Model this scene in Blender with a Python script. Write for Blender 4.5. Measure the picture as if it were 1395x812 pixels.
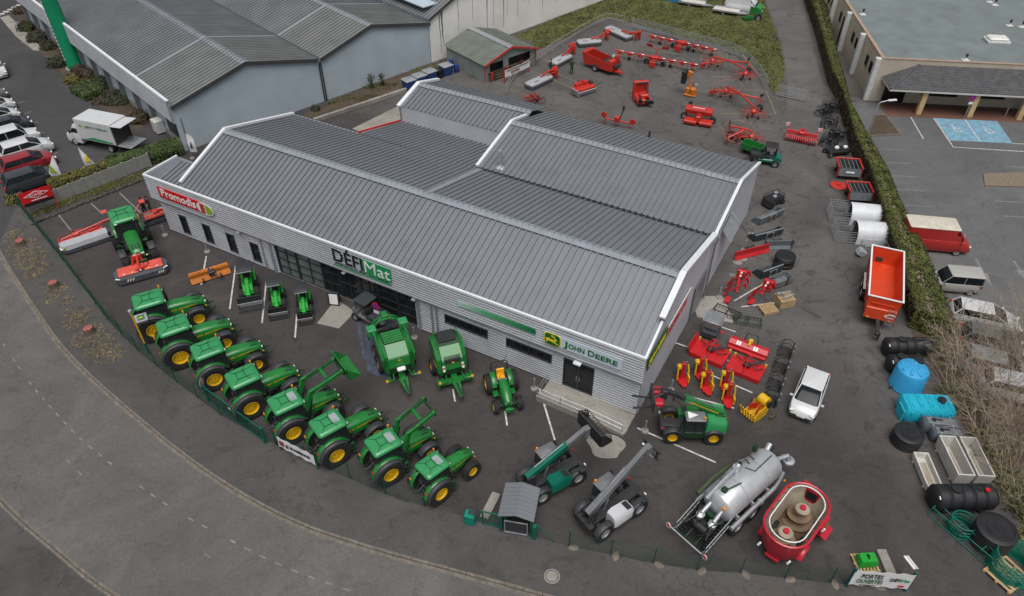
import bpy, math, random
from math import sin, cos, pi, radians as R, hypot, atan2
from mathutils import Matrix, Vector, noise
random.seed(7)
scene = bpy.context.scene
COL = scene.collection
for _o in list(bpy.data.objects): bpy.data.objects.remove(_o)

# ------------------------------------------------------------------ camera
CAM_H, FOC, PITCH, PW, PH = 35.0, 1000.0, 0.7099, 1395, 812
cam = bpy.data.objects.new('camera', bpy.data.cameras.new('camera')); COL.objects.link(cam)
cam.location = (0, 0, CAM_H); cam.rotation_euler = (pi/2-PITCH, 0, 0)
cam.data.sensor_width = 36; cam.data.lens = FOC*36/PW; cam.data.clip_end = 2000
scene.camera = cam
# ------------------------------------------------------------------ world, sun, exposure
w = bpy.data.worlds.new('World'); scene.world = w; w.use_nodes = True
nt = w.node_tree; bg = nt.nodes['Background']
sky = nt.nodes.new('ShaderNodeTexSky'); sky.sky_type = 'NISHITA'; sky.sun_disc = False
sky.sun_elevation = R(70); sky.sun_rotation = R(178); sky.dust_density = 6.0; sky.air_density = 1.0; sky.ozone_density = 0.6
sky.altitude = 400
hsv = nt.nodes.new('ShaderNodeHueSaturation'); hsv.inputs['Saturation'].default_value = 0.38
nt.links.new(sky.outputs[0], hsv.inputs['Color']); nt.links.new(hsv.outputs[0], bg.inputs[0]); bg.inputs[1].default_value = 0.055
sd = bpy.data.lights.new('sun', 'SUN'); sd.energy = 1.5; sd.angle = R(48); sd.color = (1.0, .98, .955)
sun = bpy.data.objects.new('sun', sd); COL.objects.link(sun)
_el, _az = R(70), R(178)          # azimuth from +Y towards +X
_d = Vector((sin(_az)*cos(_el), cos(_az)*cos(_el), sin(_el)))
sun.rotation_euler = _d.to_track_quat('Z', 'Y').to_euler(); sun.location = (0, 0, 60)
scene.view_settings.view_transform = 'Standard'; scene.view_settings.look = 'None'
scene.view_settings.exposure = 0.6; scene.view_settings.gamma = 1.0
scene.render.engine = 'CYCLES'

# ------------------------------------------------------------------ helpers
def G(u, v, z=0.0):
    """ground position (at height z) seen at a point of the survey photograph"""
    a = (u-PW/2)/FOC; b = (v-PH/2)/FOC; cp, sp = cos(PITCH), sin(PITCH)
    d = (a, cp-b*sp, -sp-b*cp); t = (z-CAM_H)/d[2]
    return Vector((d[0]*t, d[1]*t, z))
def heading(a, b): d = b-a; return atan2(d.y, d.x)
_M = {}
def mat(name, col=(.5,.5,.5), rough=.5, metal=0, var=.12, sc=3.0, bump=0, coat=0, alpha=1, trans=0, dirt=0, dirtcol=(.09,.075,.06), spec=.5):
    if name in _M: return _M[name]
    m = bpy.data.materials.new(name); m.use_nodes = True; n = m.node_tree.nodes; l = m.node_tree.links
    b = n['Principled BSDF']; b.inputs['Roughness'].default_value = rough; b.inputs['Metallic'].default_value = metal
    b.inputs['Specular IOR Level'].default_value = spec
    if coat: b.inputs['Coat Weight'].default_value = coat; b.inputs['Coat Roughness'].default_value = .15
    if trans: b.inputs['Transmission Weight'].default_value = trans
    if alpha < 1: b.inputs['Alpha'].default_value = alpha
    tc = n.new('ShaderNodeTexCoord'); nz = n.new('ShaderNodeTexNoise'); nz.inputs['Scale'].default_value = sc; nz.inputs['Detail'].default_value = 5
    oi = n.new('ShaderNodeObjectInfo'); ad = n.new('ShaderNodeVectorMath'); ad.operation = 'ADD'
    l.new(tc.outputs['Object'], ad.inputs[0]); l.new(oi.outputs['Random'], ad.inputs[1]); l.new(ad.outputs[0], nz.inputs['Vector'])
    r = n.new('ShaderNodeValToRGB'); l.new(nz.outputs['Fac'], r.inputs[0])
    r.color_ramp.elements[0].position = .3; r.color_ramp.elements[1].position = .72
    c = Vector(col[:3])
    r.color_ramp.elements[0].color = (*(c*(1-var)), 1); r.color_ramp.elements[1].color = (*[min(1, x*(1+var)) for x in c], 1)
    out = r.outputs[0]
    if dirt:
        n2 = n.new('ShaderNodeTexNoise'); n2.inputs['Scale'].default_value = sc*.6; n2.inputs['Detail'].default_value = 8; n2.inputs['Roughness'].default_value = .7
        l.new(ad.outputs[0], n2.inputs['Vector'])
        r2 = n.new('ShaderNodeValToRGB'); l.new(n2.outputs['Fac'], r2.inputs[0]); r2.color_ramp.elements[0].position = .45; r2.color_ramp.elements[1].position = .75
        r2.color_ramp.elements[0].color = (0,0,0,1); r2.color_ramp.elements[1].color = (dirt,)*3+(1,)
        mx = n.new('ShaderNodeMix'); mx.data_type = 'RGBA'; l.new(r2.outputs[0], mx.inputs[0]); l.new(out, mx.inputs[6]); mx.inputs[7].default_value = (*dirtcol, 1)
        out = mx.outputs[2]
    l.new(out, b.inputs['Base Color'])
    rr = n.new('ShaderNodeMapRange'); l.new(nz.outputs['Fac'], rr.inputs[0]); rr.inputs[3].default_value = max(0, rough-.08); rr.inputs[4].default_value = min(1, rough+.12)
    l.new(rr.outputs[0], b.inputs['Roughness'])
    if bump:
        bp = n.new('ShaderNodeBump'); bp.inputs['Strength'].default_value = bump; bp.inputs['Distance'].default_value = .03
        n3 = n.new('ShaderNodeTexNoise'); n3.inputs['Scale'].default_value = sc*5; l.new(ad.outputs[0], n3.inputs['Vector'])
        l.new(n3.outputs['Fac'], bp.inputs['Height']); l.new(bp.outputs[0], b.inputs['Normal'])
    _M[name] = m; return m
def asphalt(name, base, stain, sc=1.0, cracks=.6, aged=None, tint=(.11,.075,.05)):
    """worn tarmac: aggregate grain, broad stains, patches, cracks"""
    m = bpy.data.materials.new(name); m.use_nodes = True; n = m.node_tree.nodes; l = m.node_tree.links; b = n['Principled BSDF']
    tc = n.new('ShaderNodeTexCoord')
    def nz(s, d=6, rg=.6, dist=0):
        x = n.new('ShaderNodeTexNoise'); x.inputs['Scale'].default_value = s*sc; x.inputs['Detail'].default_value = d; x.inputs['Roughness'].default_value = rg; x.inputs['Distortion'].default_value = dist
        l.new(tc.outputs['Object'], x.inputs['Vector']); return x.outputs['Fac']
    def ramp(f, p0, p1, c0, c1):
        r = n.new('ShaderNodeValToRGB'); l.new(f, r.inputs[0]); e = r.color_ramp.elements; e[0].position = p0; e[1].position = p1; e[0].color = (*c0, 1); e[1].color = (*c1, 1); return r.outputs[0]
    def mix(f, a, c, typ='MIX'):
        x = n.new('ShaderNodeMix'); x.data_type = 'RGBA'; x.blend_type = typ
        if isinstance(f, float): x.inputs[0].default_value = f
        else: l.new(f, x.inputs[0])
        l.new(a, x.inputs[6])
        if isinstance(c, tuple): x.inputs[7].default_value = (*c, 1)
        else: l.new(c, x.inputs[7])
        return x.outputs[2]
    c0 = ramp(nz(.13, 8, .66, .9), .34, .66, tuple(x*.8 for x in base), tuple(x*1.18 for x in base))
    if aged:
        sx = n.new('ShaderNodeSeparateXYZ'); l.new(tc.outputs['Object'], sx.inputs[0])
        def mth(op, a, b, c=None):
            x = n.new('ShaderNodeMath'); x.operation = op
            for i, q in enumerate((a, b, c)):
                if q is None: continue
                if isinstance(q, (int, float)): x.inputs[i].default_value = q
                else: l.new(q, x.inputs[i])
            return x.outputs[0]
        wob = nz(.12, 5)
        far_ = mth('MULTIPLY_ADD', wob, 22, mth('MULTIPLY_ADD', sx.outputs[0], 1.2, mth('ADD', sx.outputs[1], -62)))
        mr = n.new('ShaderNodeMapRange'); l.new(far_, mr.inputs[0]); mr.inputs[1].default_value = -4; mr.inputs[2].default_value = 12; mr.inputs[4].default_value = .85
        c0 = mix(mr.outputs[0], c0, ramp(nz(.16, 7, .65, .7), .35, .65, tuple(x*.75 for x in aged), tuple(x*1.2 for x in aged)))
    grain = ramp(nz(5, 6, .78), .34, .68, (.84,)*3, (1.16,)*3)
    c1 = mix(1.0, c0, grain, 'MULTIPLY')
    st = ramp(nz(.6, 9, .72, 1.6), .53, .64, (0,)*3, (.58,)*3)
    c2 = mix(st, c1, stain)
    br = ramp(nz(.21, 6, .66, .8), .56, .68, (0,)*3, (.42,)*3)
    c3 = mix(br, c2, tint)
    if cracks:
        vo = n.new('ShaderNodeTexVoronoi'); vo.feature = 'DISTANCE_TO_EDGE'; vo.inputs['Scale'].default_value = .3*sc
        wn = n.new('ShaderNodeTexNoise'); wn.inputs['Scale'].default_value = .8; wn.inputs['Detail'].default_value = 6; l.new(tc.outputs['Object'], wn.inputs['Vector'])
        va = n.new('ShaderNodeVectorMath'); va.operation = 'MULTIPLY_ADD'; l.new(wn.outputs['Color'], va.inputs[0]); va.inputs[1].default_value = (2.6,)*3; l.new(tc.outputs['Object'], va.inputs[2])
        l.new(va.outputs[0], vo.inputs['Vector'])
        ck = ramp(vo.outputs['Distance'], .003, .012, (cracks,)*3, (0,)*3)
        gate = ramp(nz(.11, 3), .45, .6, (0,)*3, (1,)*3)
        c3 = mix(mix(1.0, ck, gate, 'MULTIPLY'), c3, tuple(x*.35 for x in base))
    l.new(c3, b.inputs['Base Color'])
    rr = n.new('ShaderNodeMapRange'); l.new(nz(.3, 5), rr.inputs[0]); rr.inputs[3].default_value = .62; rr.inputs[4].default_value = .98; l.new(rr.outputs[0], b.inputs['Roughness'])
    b.inputs['Specular IOR Level'].default_value = .3
    bp = n.new('ShaderNodeBump'); bp.inputs['Strength'].default_value = .35; bp.inputs['Distance'].default_value = .02; l.new(nz(14, 3), bp.inputs['Height']); l.new(bp.outputs[0], b.inputs['Normal'])
    _M[name] = m; return m

class MB:
    def __init__(s): s.v = []; s.f = []; s.T = None
    def _a(s, vs, fs):
        o = len(s.v)
        if s.T is not None: vs = [tuple(s.T @ Vector(p)) for p in vs]
        s.v += [tuple(p) for p in vs]; s.f += [tuple(i+o for i in f) for f in fs]; return s
    def raw(s, vs, fs): return s._a(vs, fs)
    def box(s, c, d, rot=None, ch=0):
        hx, hy, hz = d[0]/2, d[1]/2, d[2]/2; vs = []; fs = []
        if ch <= 0:
            vs = [(x*hx, y*hy, z*hz) for x in (-1,1) for y in (-1,1) for z in (-1,1)]
            fs = [(0,1,3,2),(4,6,7,5),(0,4,5,1),(2,3,7,6),(0,2,6,4),(1,5,7,3)]
        else:
            ch = min(ch, hx*.95, hy*.95, hz*.95); idx = {}
            for x in (-1,1):
                for y in (-1,1):
                    for z in (-1,1):
                        for a in range(3):
                            idx[(x,y,z,a)] = len(vs)
                            vs.append((x*(hx-(0 if a==0 else ch)), y*(hy-(0 if a==1 else ch)), z*(hz-(0 if a==2 else ch))))
            for a in range(3):
                for sg in (-1,1):
                    o = [(p,q) for p,q in ((-1,-1),(1,-1),(1,1),(-1,1))]
                    if sg < 0: o = o[::-1]
                    f = []
                    for p,q in o:
                        k = [0,0,0]; k[a] = sg; k[(a+1)%3] = p; k[(a+2)%3] = q; f.append(idx[(*k,a)])
                    fs.append(tuple(f))
            for a in range(3):
                b1, b2 = (a+1)%3, (a+2)%3
                for p in (-1,1):
                    for q in (-1,1):
                        k0 = [0,0,0]; k0[b1] = p; k0[b2] = q; k1 = k0[:]; k0[a] = -1; k1[a] = 1
                        f = (idx[(*k0,b1)], idx[(*k1,b1)], idx[(*k1,b2)], idx[(*k0,b2)])
                        fs.append(f if p*q < 0 else f[::-1])
            for x in (-1,1):
                for y in (-1,1):
                    for z in (-1,1):
                        f = tuple(idx[(x,y,z,a)] for a in range(3)); fs.append(f if x*y*z > 0 else f[::-1])
        m = Matrix.Translation(c)
        if rot: 
            from mathutils import Euler
            m = m @ Euler(rot).to_matrix().to_4x4()
        return s._a([tuple(m @ Vector(p)) for p in vs], fs)
    def cyl(s, p0, p1, r, r1=None, n=12, cap=True):
        return s.tube([p0, p1], [r, r if r1 is None else r1], n, cap)
    def tube(s, pts, r, n=6, cap=True):
        pts = [Vector(p) for p in pts]; k = len(pts); rs = r if isinstance(r, (list, tuple)) else [r]*k
        vs = []; fs = []; ref = None
        for i, p in enumerate(pts):
            d = (pts[min(i+1,k-1)]-pts[max(i-1,0)]).normalized()
            if ref is None: ref = Vector((0,0,1)) if abs(d.z) < .9 else Vector((1,0,0))
            x = d.cross(ref)
            if x.length < 1e-4: x = d.orthogonal()
            x.normalize(); y = d.cross(x); ref = -y if False else ref
            for j in range(n):
                a = 2*pi*(j+.5)/n; vs.append(tuple(p+x*cos(a)*rs[i]+y*sin(a)*rs[i]))
        for i in range(k-1):
            for j in range(n):
                j2 = (j+1)%n; fs.append((i*n+j, i*n+j2, (i+1)*n+j2, (i+1)*n+j))
        if cap: fs.append(tuple(range(n))[::-1]); fs.append(tuple((k-1)*n+j for j in range(n)))
        return s._a(vs, fs)
    def prism(s, poly, a0, a1, ax='y', taper=1.0):
        """polygon extruded: ax y -> poly in (x,z); ax z -> (x,y); ax x -> (y,z)"""
        def P(p, a):
            return {'y': (p[0], a, p[1]), 'z': (p[0], p[1], a), 'x': (a, p[0], p[1])}[ax]
        n = len(poly); cx = sum(p[0] for p in poly)/n; cy = sum(p[1] for p in poly)/n
        vs = [P(p, a0) for p in poly]+[P((cx+(p[0]-cx)*taper, cy+(p[1]-cy)*taper), a1) for p in poly]
        ar = sum(poly[i][0]*poly[(i+1)%n][1]-poly[(i+1)%n][0]*poly[i][1] for i in range(n))
        fl = (ar > 0) ^ (ax == 'y') ^ (a1 < a0)
        f0 = tuple(range(n)); f1 = tuple(range(n, 2*n)); fs = [f0[::-1] if fl else f0, f1 if fl else f1[::-1]]
        for i in range(n):
            q = (i, (i+1)%n, n+(i+1)%n, n+i); fs.append(q if fl else q[::-1])
        return s._a(vs, fs)
    def loft(s, rings, cap=True, closed=True):
        n = len(rings[0]); vs = [p for r in rings for p in r]; fs = []
        for i in range(len(rings)-1):
            for j in range(n if closed else n-1):
                j2 = (j+1)%n; fs.append((i*n+j, i*n+j2, (i+1)*n+j2, (i+1)*n+j))
        if cap: fs.append(tuple(range(n))[::-1]); fs.append(tuple((len(rings)-1)*n+j for j in range(n)))
        return s._a(vs, fs)
    def lathe(s, prof, n=24, o=(0,0,0), ax='z', a0=0, a1=2*pi):
        """profile [(r, h)] turned about an axis through o"""
        full = abs(a1-a0-2*pi) < 1e-6; k = n if full else n+1; vs = []; fs = []
        for r, h in prof:
            for j in range(k):
                a = a0+(a1-a0)*j/n; c, d = r*cos(a), r*sin(a)
                vs.append({'z': (o[0]+c, o[1]+d, o[2]+h), 'y': (o[0]+d, o[1]+h, o[2]+c), 'x': (o[0]+h, o[1]+c, o[2]+d)}[ax])
        for i in range(len(prof)-1):
            for j in range(n):
                j2 = (j+1)%k; fs.append((i*k+j, i*k+j2, (i+1)*k+j2, (i+1)*k+j))
        return s._a(vs, fs)
    def build(s, name, m, parent=None, smooth=35, loc=None, rz=None):
        me = bpy.data.meshes.new(name); me.from_pydata(s.v, [], s.f); me.update()
        me.materials.append(m if not isinstance(m, str) else _M[m])
        if smooth:
            me.polygons.foreach_set('use_smooth', [True]*len(me.polygons)); me.set_sharp_from_angle(angle=R(smooth))
        o = bpy.data.objects.new(name, me); COL.objects.link(o)
        if parent: o.parent = parent
        if loc is not None: o.location = loc
        if rz is not None: o.rotation_euler = (0, 0, rz)
        return o
def tag(o, label=None, cat=None, group=None, kind=None):
    if label: o['label'] = label
    if cat: o['category'] = cat
    if group: o['group'] = group
    if kind: o['kind'] = kind
    return o
def thing(name, label, cat, loc=(0,0,0), rz=0, group=None, sc=1):
    o = bpy.data.objects.new(name, None); COL.objects.link(o); o.location = loc; o.rotation_euler = (0,0,rz); o.scale = (sc,)*3; o.empty_display_size = .2
    return tag(o, label, cat, group)
def copy_tree(o, parent=None):
    c = o.copy(); COL.objects.link(c)
    if parent: c.parent = parent
    for ch in list(o.children): copy_tree(ch, c)
    return c
def dup(o, loc, rz=0, label=None, group=None, sc=None):
    c = copy_tree(o); c.location = loc; c.rotation_euler = (0,0,rz)
    if label: c['label'] = label
    if group: c['group'] = group
    if sc: c.scale = (sc,)*3
    return c
def inst(me_obj, parent, loc, rot=(0,0,0), sc=(1,1,1)):
    """one more piece sharing the mesh of a piece"""
    c = me_obj.copy(); COL.objects.link(c); c.parent = parent; c.location = loc; c.rotation_euler = rot; c.scale = sc; return c
def text(s, size, m, parent, loc, rot, name='lettering', ext=.012, shear=0, bold=0, sx=1.0, width=None, align='LEFT'):
    cu = bpy.data.curves.new('t', 'FONT'); cu.body = s; cu.size = size; cu.extrude = ext; cu.shear = shear; cu.offset = bold; cu.resolution_u = 3; cu.align_x = align
    o = bpy.data.objects.new('t', cu); COL.objects.link(o); bpy.context.view_layer.update()
    me = bpy.data.meshes.new_from_object(o.evaluated_get(bpy.context.evaluated_depsgraph_get())); bpy.data.objects.remove(o)
    xs = [v.co.x for v in me.vertices]
    if width and xs: sx = width/(max(xs)-min(xs)); 
    for v in me.vertices: v.co.x *= sx
    me.materials.clear(); me.materials.append(m)
    ob = bpy.data.objects.new(name, me); COL.objects.link(ob); ob.parent = parent; ob.location = loc; ob.rotation_euler = rot; return ob
def ribbon(pts, wd, z, name, m, kind='structure', parent=None):
    """flat strip along a polyline"""
    mb = MB(); L = []; Q = []
    for i, p in enumerate(pts):
        d = (pts[min(i+1,len(pts)-1)]-pts[max(i-1,0)]); d = Vector((d.x, d.y, 0)).normalized(); n = Vector((-d.y, d.x, 0))*wd/2
        L.append((p.x+n.x, p.y+n.y, z)); Q.append((p.x-n.x, p.y-n.y, z))
    k = len(pts); mb.raw(L+Q, [(i, k+i, k+i+1, i+1) for i in range(k-1)])
    return tag(mb.build(name, m, parent), kind=None if parent else kind)
def sheet(pts, z, name, m, kind='structure'):
    mb = MB(); mb.raw([(p[0], p[1], z) for p in pts], [tuple(range(len(pts)))])
    o = mb.build(name, m, smooth=0)
    if o.data.polygons[0].normal.z < 0: o.data.flip_normals()
    return tag(o, kind=kind)
def smooth_line(pts, k=6):
    """Catmull-Rom through points"""
    out = []; n = len(pts)
    for i in range(n-1):
        p0, p1, p2, p3 = pts[max(i-1,0)], pts[i], pts[i+1], pts[min(i+2,n-1)]
        for j in range(k):
            t = j/k; out.append(.5*((2*p1)+(p2-p0)*t+(2*p0-5*p1+4*p2-p3)*t*t+(3*p1-p0-3*p2+p3)*t**3))
    return out+[pts[-1]]
def resample(pts, step):
    out = [pts[0]]; acc = 0
    for a, b in zip(pts, pts[1:]):
        L = (b-a).length; t = step-acc
        while t <= L: out.append(a+(b-a)*(t/L)); t += step
        acc = L-(t-step)
    return out
# ================================================================== materials
asphalt('yard_tarmac', (.058,.053,.051), (.034,.031,.030), 1.0, .6, aged=(.115,.109,.104), tint=(.118,.098,.080))
asphalt('road_tarmac', (.122,.116,.111), (.088,.083,.079), 1.3, .5, tint=(.115,.1,.085))
asphalt('pavement_tarmac', (.08,.076,.073), (.04,.035,.032), 1.2, .5, tint=(.105,.086,.068))
asphalt('parking_tarmac', (.125,.124,.125), (.1,.098,.098), .8, .35, tint=(.13,.122,.115))
asphalt('left_tarmac', (.062,.060,.060), (.045,.043,.043), .8, .4, tint=(.07,.065,.062))
asphalt('track_tarmac', (.125,.12,.115), (.06,.056,.053), 1.0, .6, tint=(.10,.078,.06))
asphalt('earth', (.085,.062,.042), (.05,.038,.026), 2.0, 0, tint=(.13,.095,.055))
asphalt('grass_ground', (.10,.108,.036), (.085,.068,.032), 2.2, 0, tint=(.04,.062,.018))
asphalt('concrete', (.30,.28,.25), (.17,.155,.135), 1.6, .4, tint=(.2,.175,.14))
asphalt('brick_paving', (.145,.07,.052), (.085,.045,.036), 1.5, 0, tint=(.15,.09,.065))
def M_(*a, **k): return mat(*a, **k)
mat('worn_white', (.58,.57,.55), .8, var=.25, sc=6, dirt=.75, dirtcol=(.12,.115,.11))
mat('faded_white', (.22,.216,.21), .85, var=.3, sc=5, dirt=.9, dirtcol=(.12,.115,.11))
mat('yellow_line', (.24,.19,.10), .85, var=.3, sc=5, dirt=.75, dirtcol=(.08,.072,.06))
mat('bay_blue', (.17,.34,.45), .8, var=.25, sc=2, dirt=.7, dirtcol=(.2,.25,.28))
mat('bay_blue_dark', (.055,.07,.115), .8, var=.4, sc=2.5, dirt=1.0, dirtcol=(.06,.056,.054))
mat('kerb_stone', (.18,.158,.132), .9, var=.3, sc=4, bump=.3, dirt=.8, dirtcol=(.09,.08,.07))
mat('gravel', (.22,.18,.13), .95, var=.5, sc=9, bump=1)
mat('leaf_hedge', (.088,.105,.020), .75, var=.55, sc=1.2)
mat('leaf_dark', (.045,.055,.018), .75, var=.5, sc=1.5)
mat('leaf_brown', (.10,.072,.045), .85, var=.5, sc=1.2)
mat('leaf_ivy', (.06,.10,.022), .65, var=.5, sc=1.5)
mat('leaf_yellow', (.16,.15,.035), .7, var=.5, sc=1.5)
mat('leaf_shrub', (.055,.064,.035), .75, var=.5, sc=1.5)
mat('dry_grass', (.34,.265,.14), .9, var=.45, sc=2)
mat('grass_blade', (.12,.14,.035), .8, var=.55, sc=.6)
mat('twig', (.33,.265,.2), .9, var=.35, sc=1)
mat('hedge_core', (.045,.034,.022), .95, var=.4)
mat('stump_top', (.34,.10,.085), .85, var=.4, sc=8)
mat('bark', (.10,.075,.055), .95, var=.4, sc=6, bump=.6)

# ================================================================== ground sheets
sheet([(-700,-500),(700,-500),(700,900),(-700,900)], -.2, 'ground', _M['earth'])
Q = lambda l, z=0: [G(u, v, z) for u, v in l]
near = [Vector((-70,82,0)), Vector((-55,63,0))]+Q([(0,345),(50,425),(100,490),(200,580),(300,655),(400,710),(500,745),(600,773),(700,800)])+[Vector((6,16.7,0)), Vector((20,12.6,0)), Vector((45,6,0)), Vector((90,-4,0))]
near = smooth_line(near, 8)
far = [Vector((-80,66,0)), Vector((-50,42,0)), Vector((-36,29.6,0))]+Q([(0,682),(70,745),(155,812)])+[Vector((-12,14.2,0)), Vector((0,9.4,0)), Vector((20,3.6,0)), Vector((60,-5,0)), Vector((90,-11,0))]
far = smooth_line(far, 8)
RZ = -.12
sheet([(p.x, p.y) for p in near]+[(p.x, p.y) for p in reversed(far)], RZ, 'road', _M['road_tarmac'])
# yard and pavements stand a kerb above the road
sheet([(p.x, p.y) for p in near]+[(90,60),(60,112),(-80,112)], 0, 'yard', _M['yard_tarmac'])
sheet([(p.x, p.y) for p in far]+[(90,-60),(-80,-60)], 0, 'pavement', _M['pavement_tarmac'])
fence_px = [(22,275),(90,360),(150,440),(190,480),(240,520),(300,565),(360,598),(430,632),(495,660),(545,682),(612,697),(680,720),(775,744),(835,756),(893,768),(955,777),(1017,781),(1082,789),(1140,795),(1235,800)]
fl = Q(fence_px)
sheet([(p.x, p.y) for p in near[8:-8]]+[(20,12.7),(19.9,18.3)]+[(p.x, p.y) for p in reversed(fl)]+[(-52,62)], .004, 'pavement', _M['pavement_tarmac'])
def kerb(line, side):
    root = tag(bpy.data.objects.new('kerb', None), kind='structure'); COL.objects.link(root)
    pts = resample(line, 1.0); first = None
    for a, b in zip(pts, pts[1:]):
        m = (a+b)/2
        if abs(m.x) > 46 or m.y < 4 or m.y > 66: continue
        th = atan2(b.y-a.y, b.x-a.x); n = Vector((-sin(th), cos(th), 0))
        if first is None:
            mb = MB(); mb.box((0,0,-.055), (.985,.16,.16), ch=.025); first = mb.build('kerb_stone', _M['kerb_stone'], root)
            first.location = m+n*.08*side; first.rotation_euler = (0,0,th)
        else: inst(first, root, m+n*.08*side+Vector((0,0,random.uniform(-.012,.012))), (random.uniform(-.02,.02), 0, th+random.uniform(-.008,.008)))
    off = [p+Vector((-sin(t), cos(t), 0))*(-.1*side) for p, t in [(p, atan2((line[min(i+1,len(line)-1)]-line[max(i-1,0)]).y, (line[min(i+1,len(line)-1)]-line[max(i-1,0)]).x)) for i, p in enumerate(line)]]
    ribbon(off, .2, RZ+.004, 'gutter', _M['kerb_stone'])
kerb(near, 1); kerb(far, -1)
def dashes(pts, d, gap, wd, z, m, name='lane_dash', jitter=.3):
    root = tag(bpy.data.objects.new('lane_marking', None), kind='structure'); COL.objects.link(root)
    q = resample(pts, .1); step = int((d+gap)*10); k = int(d*10)
    for i in range(0, len(q)-k, step):
        if random.random() < jitter: continue
        ribbon(q[i:i+k+1], wd, z, name, m, parent=root)
lane = smooth_line(Q([(0,462),(36,515),(63,548),(105,593),(140,623),(196,666),(242,697),(312,735),(369,764),(420,785),(480,806)], RZ), 8)
lane = [lane[0]+(lane[0]-lane[1])*t for t in (30,15)]+lane+[Vector((0,13.6,RZ)), Vector((20,8.2,RZ))]
dashes(lane, .4, .65, .085, RZ+.006, _M['faded_white'], jitter=.25)
lane2 = smooth_line(Q([(10,520),(60,590),(120,655),(200,715),(300,765),(400,806)], RZ), 8)
dashes(lane2, .4, .9, .08, RZ+.006, _M['faded_white'], jitter=.72)

def line(u0, v0, u1, v1, wd=.11, m='worn_white', z=.007, name='bay_line'):
    return ribbon([G(u0, v0, 0), G(u1, v1, 0)], wd, z, name, _M[m])
for l in [(321,362,313,421),(363,380,357,440),(407,395,402,460),(281,349,274,388),(617,530,620,547),(688,560,691,580),(735,530,756,600),(868,583,975,630),(905,462,1030,504),(868,560,917,470),(958,437,1002,452)]: line(*l)
for l in [(97,314,80,293),(140,292,124,277),(192,290,163,263)]: line(*l, m='faded_white')
line(900,530,1000,556); line(955,505,1025,535); line(1000,410,1060,375); line(1010,418,1060,412)
# compound markings
for l in [(656,105,725,133),(729,73,752,88),(700,112,716,120),(730,98,779,120),(858,65,935,75),(960,76,1010,77),(966,104,1035,106),(976,122,1040,123),(982,155,1056,155),(1036,106,1057,155),(1010,72,1036,106),(746,95,800,118),(976,72,990,68)]: line(*l, wd=.1, m='yellow_line')
line(486,428,497,490,.25,'bay_blue_dark',.008)
sheet(Q([(497,432),(540,440),(530,520),(500,505)]), .006, 'blue_bay', _M['bay_blue_dark'])
# concrete slabs
def slab(pts, name='concrete_slab', m='concrete', z0=-.05, z1=.05):
    mb = MB(); mb.prism([(p.x, p.y) for p in pts], z0, z1, 'z'); return tag(mb.build(name, _M[m], smooth=0), kind='structure')
slab(Q([(432,441),(462,448),(484,425),(458,408)]))
slab(Q([(480,176),(543,145),(546,163),(500,184)]), z1=.06)
slab(Q([(940,404),(985,403),(1000,440),(950,432)]), z1=.01)
mb = MB(); c = G(826,608); mb.prism([(c.x+(1.05+.16*sin(3*a)+.1*cos(5*a))*cos(a), c.y+(1.0+.12*cos(2*a))*sin(a)) for a in [2*pi*i/28 for i in range(28)]], 0, .012, 'z'); tag(mb.build('cement_patch', _M['concrete'], smooth=0), kind='structure')
for u, v, r, z in ((752,785,.33,.012),(399,742+900,.3,.01)):
    if v < 900:
        mb = MB(); mb.lathe([(0,.012),(r*.9,.012),(r*.9,.004),(r,.004),(r,.014),(r+.07,.012),(r+.08,0)][::-1], 28, G(u, v)); tag(mb.build('manhole_cover', _M['concrete']), kind='structure')
for u, v in ((1012,352),(1005,357)):
    mb = MB(); mb.lathe([(0,.02),(.3,.02),(.34,0)][::-1], 20, G(u, v)); tag(mb.build('manhole_cover', _M['concrete']), kind='structure')
# right-hand car park
hl_px = [(1095,0),(1111,50),(1128,116),(1141,140),(1158,206),(1178,250),(1205,340),(1237,445)]
hr_px = [(1125,0),(1145,86),(1160,140),(1185,186),(1211,232),(1226,270),(1262,340),(1304,440)]
HL = Q(hl_px); HRt = [G(u, v, 1.8) for u, v in hr_px]
sheet(Q([(1150,140),(1420,140)])+[(110,70),(110,10),(32,24),(31.5,36)], .004, 'car_park', _M['parking_tarmac'])
for l in [(1200,203,1232.5,205),(1209,221.4,1241.4,222.7),(1215.5,239.3,1250.5,240.9),(1223,258,1260,260),(1233,279.7,1270,281.4),(1353.6,274,1395,275.7),(1367,294.3,1395,296),(1368,227,1395,228),(1267,344.6,1305,348),(1288,395,1331,398.6)]:
    line(*l, m='faded_white', z=.008)
for l in [(1239.4,157.5,1258,189.4),(1271.4,160,1298.6,200.5),(1298.6,200.5,1400,207),(1379,195.6,1400,196.5)]: line(*l, z=.012)
sheet(Q([(1271.4,160),(1357.4,163.7),(1379.6,195.4),(1294.2,191.4)]), .008, 'blue_bay', _M['bay_blue'])
line(1313.7,161.7,1335.7,193.2, z=.012)
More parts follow.
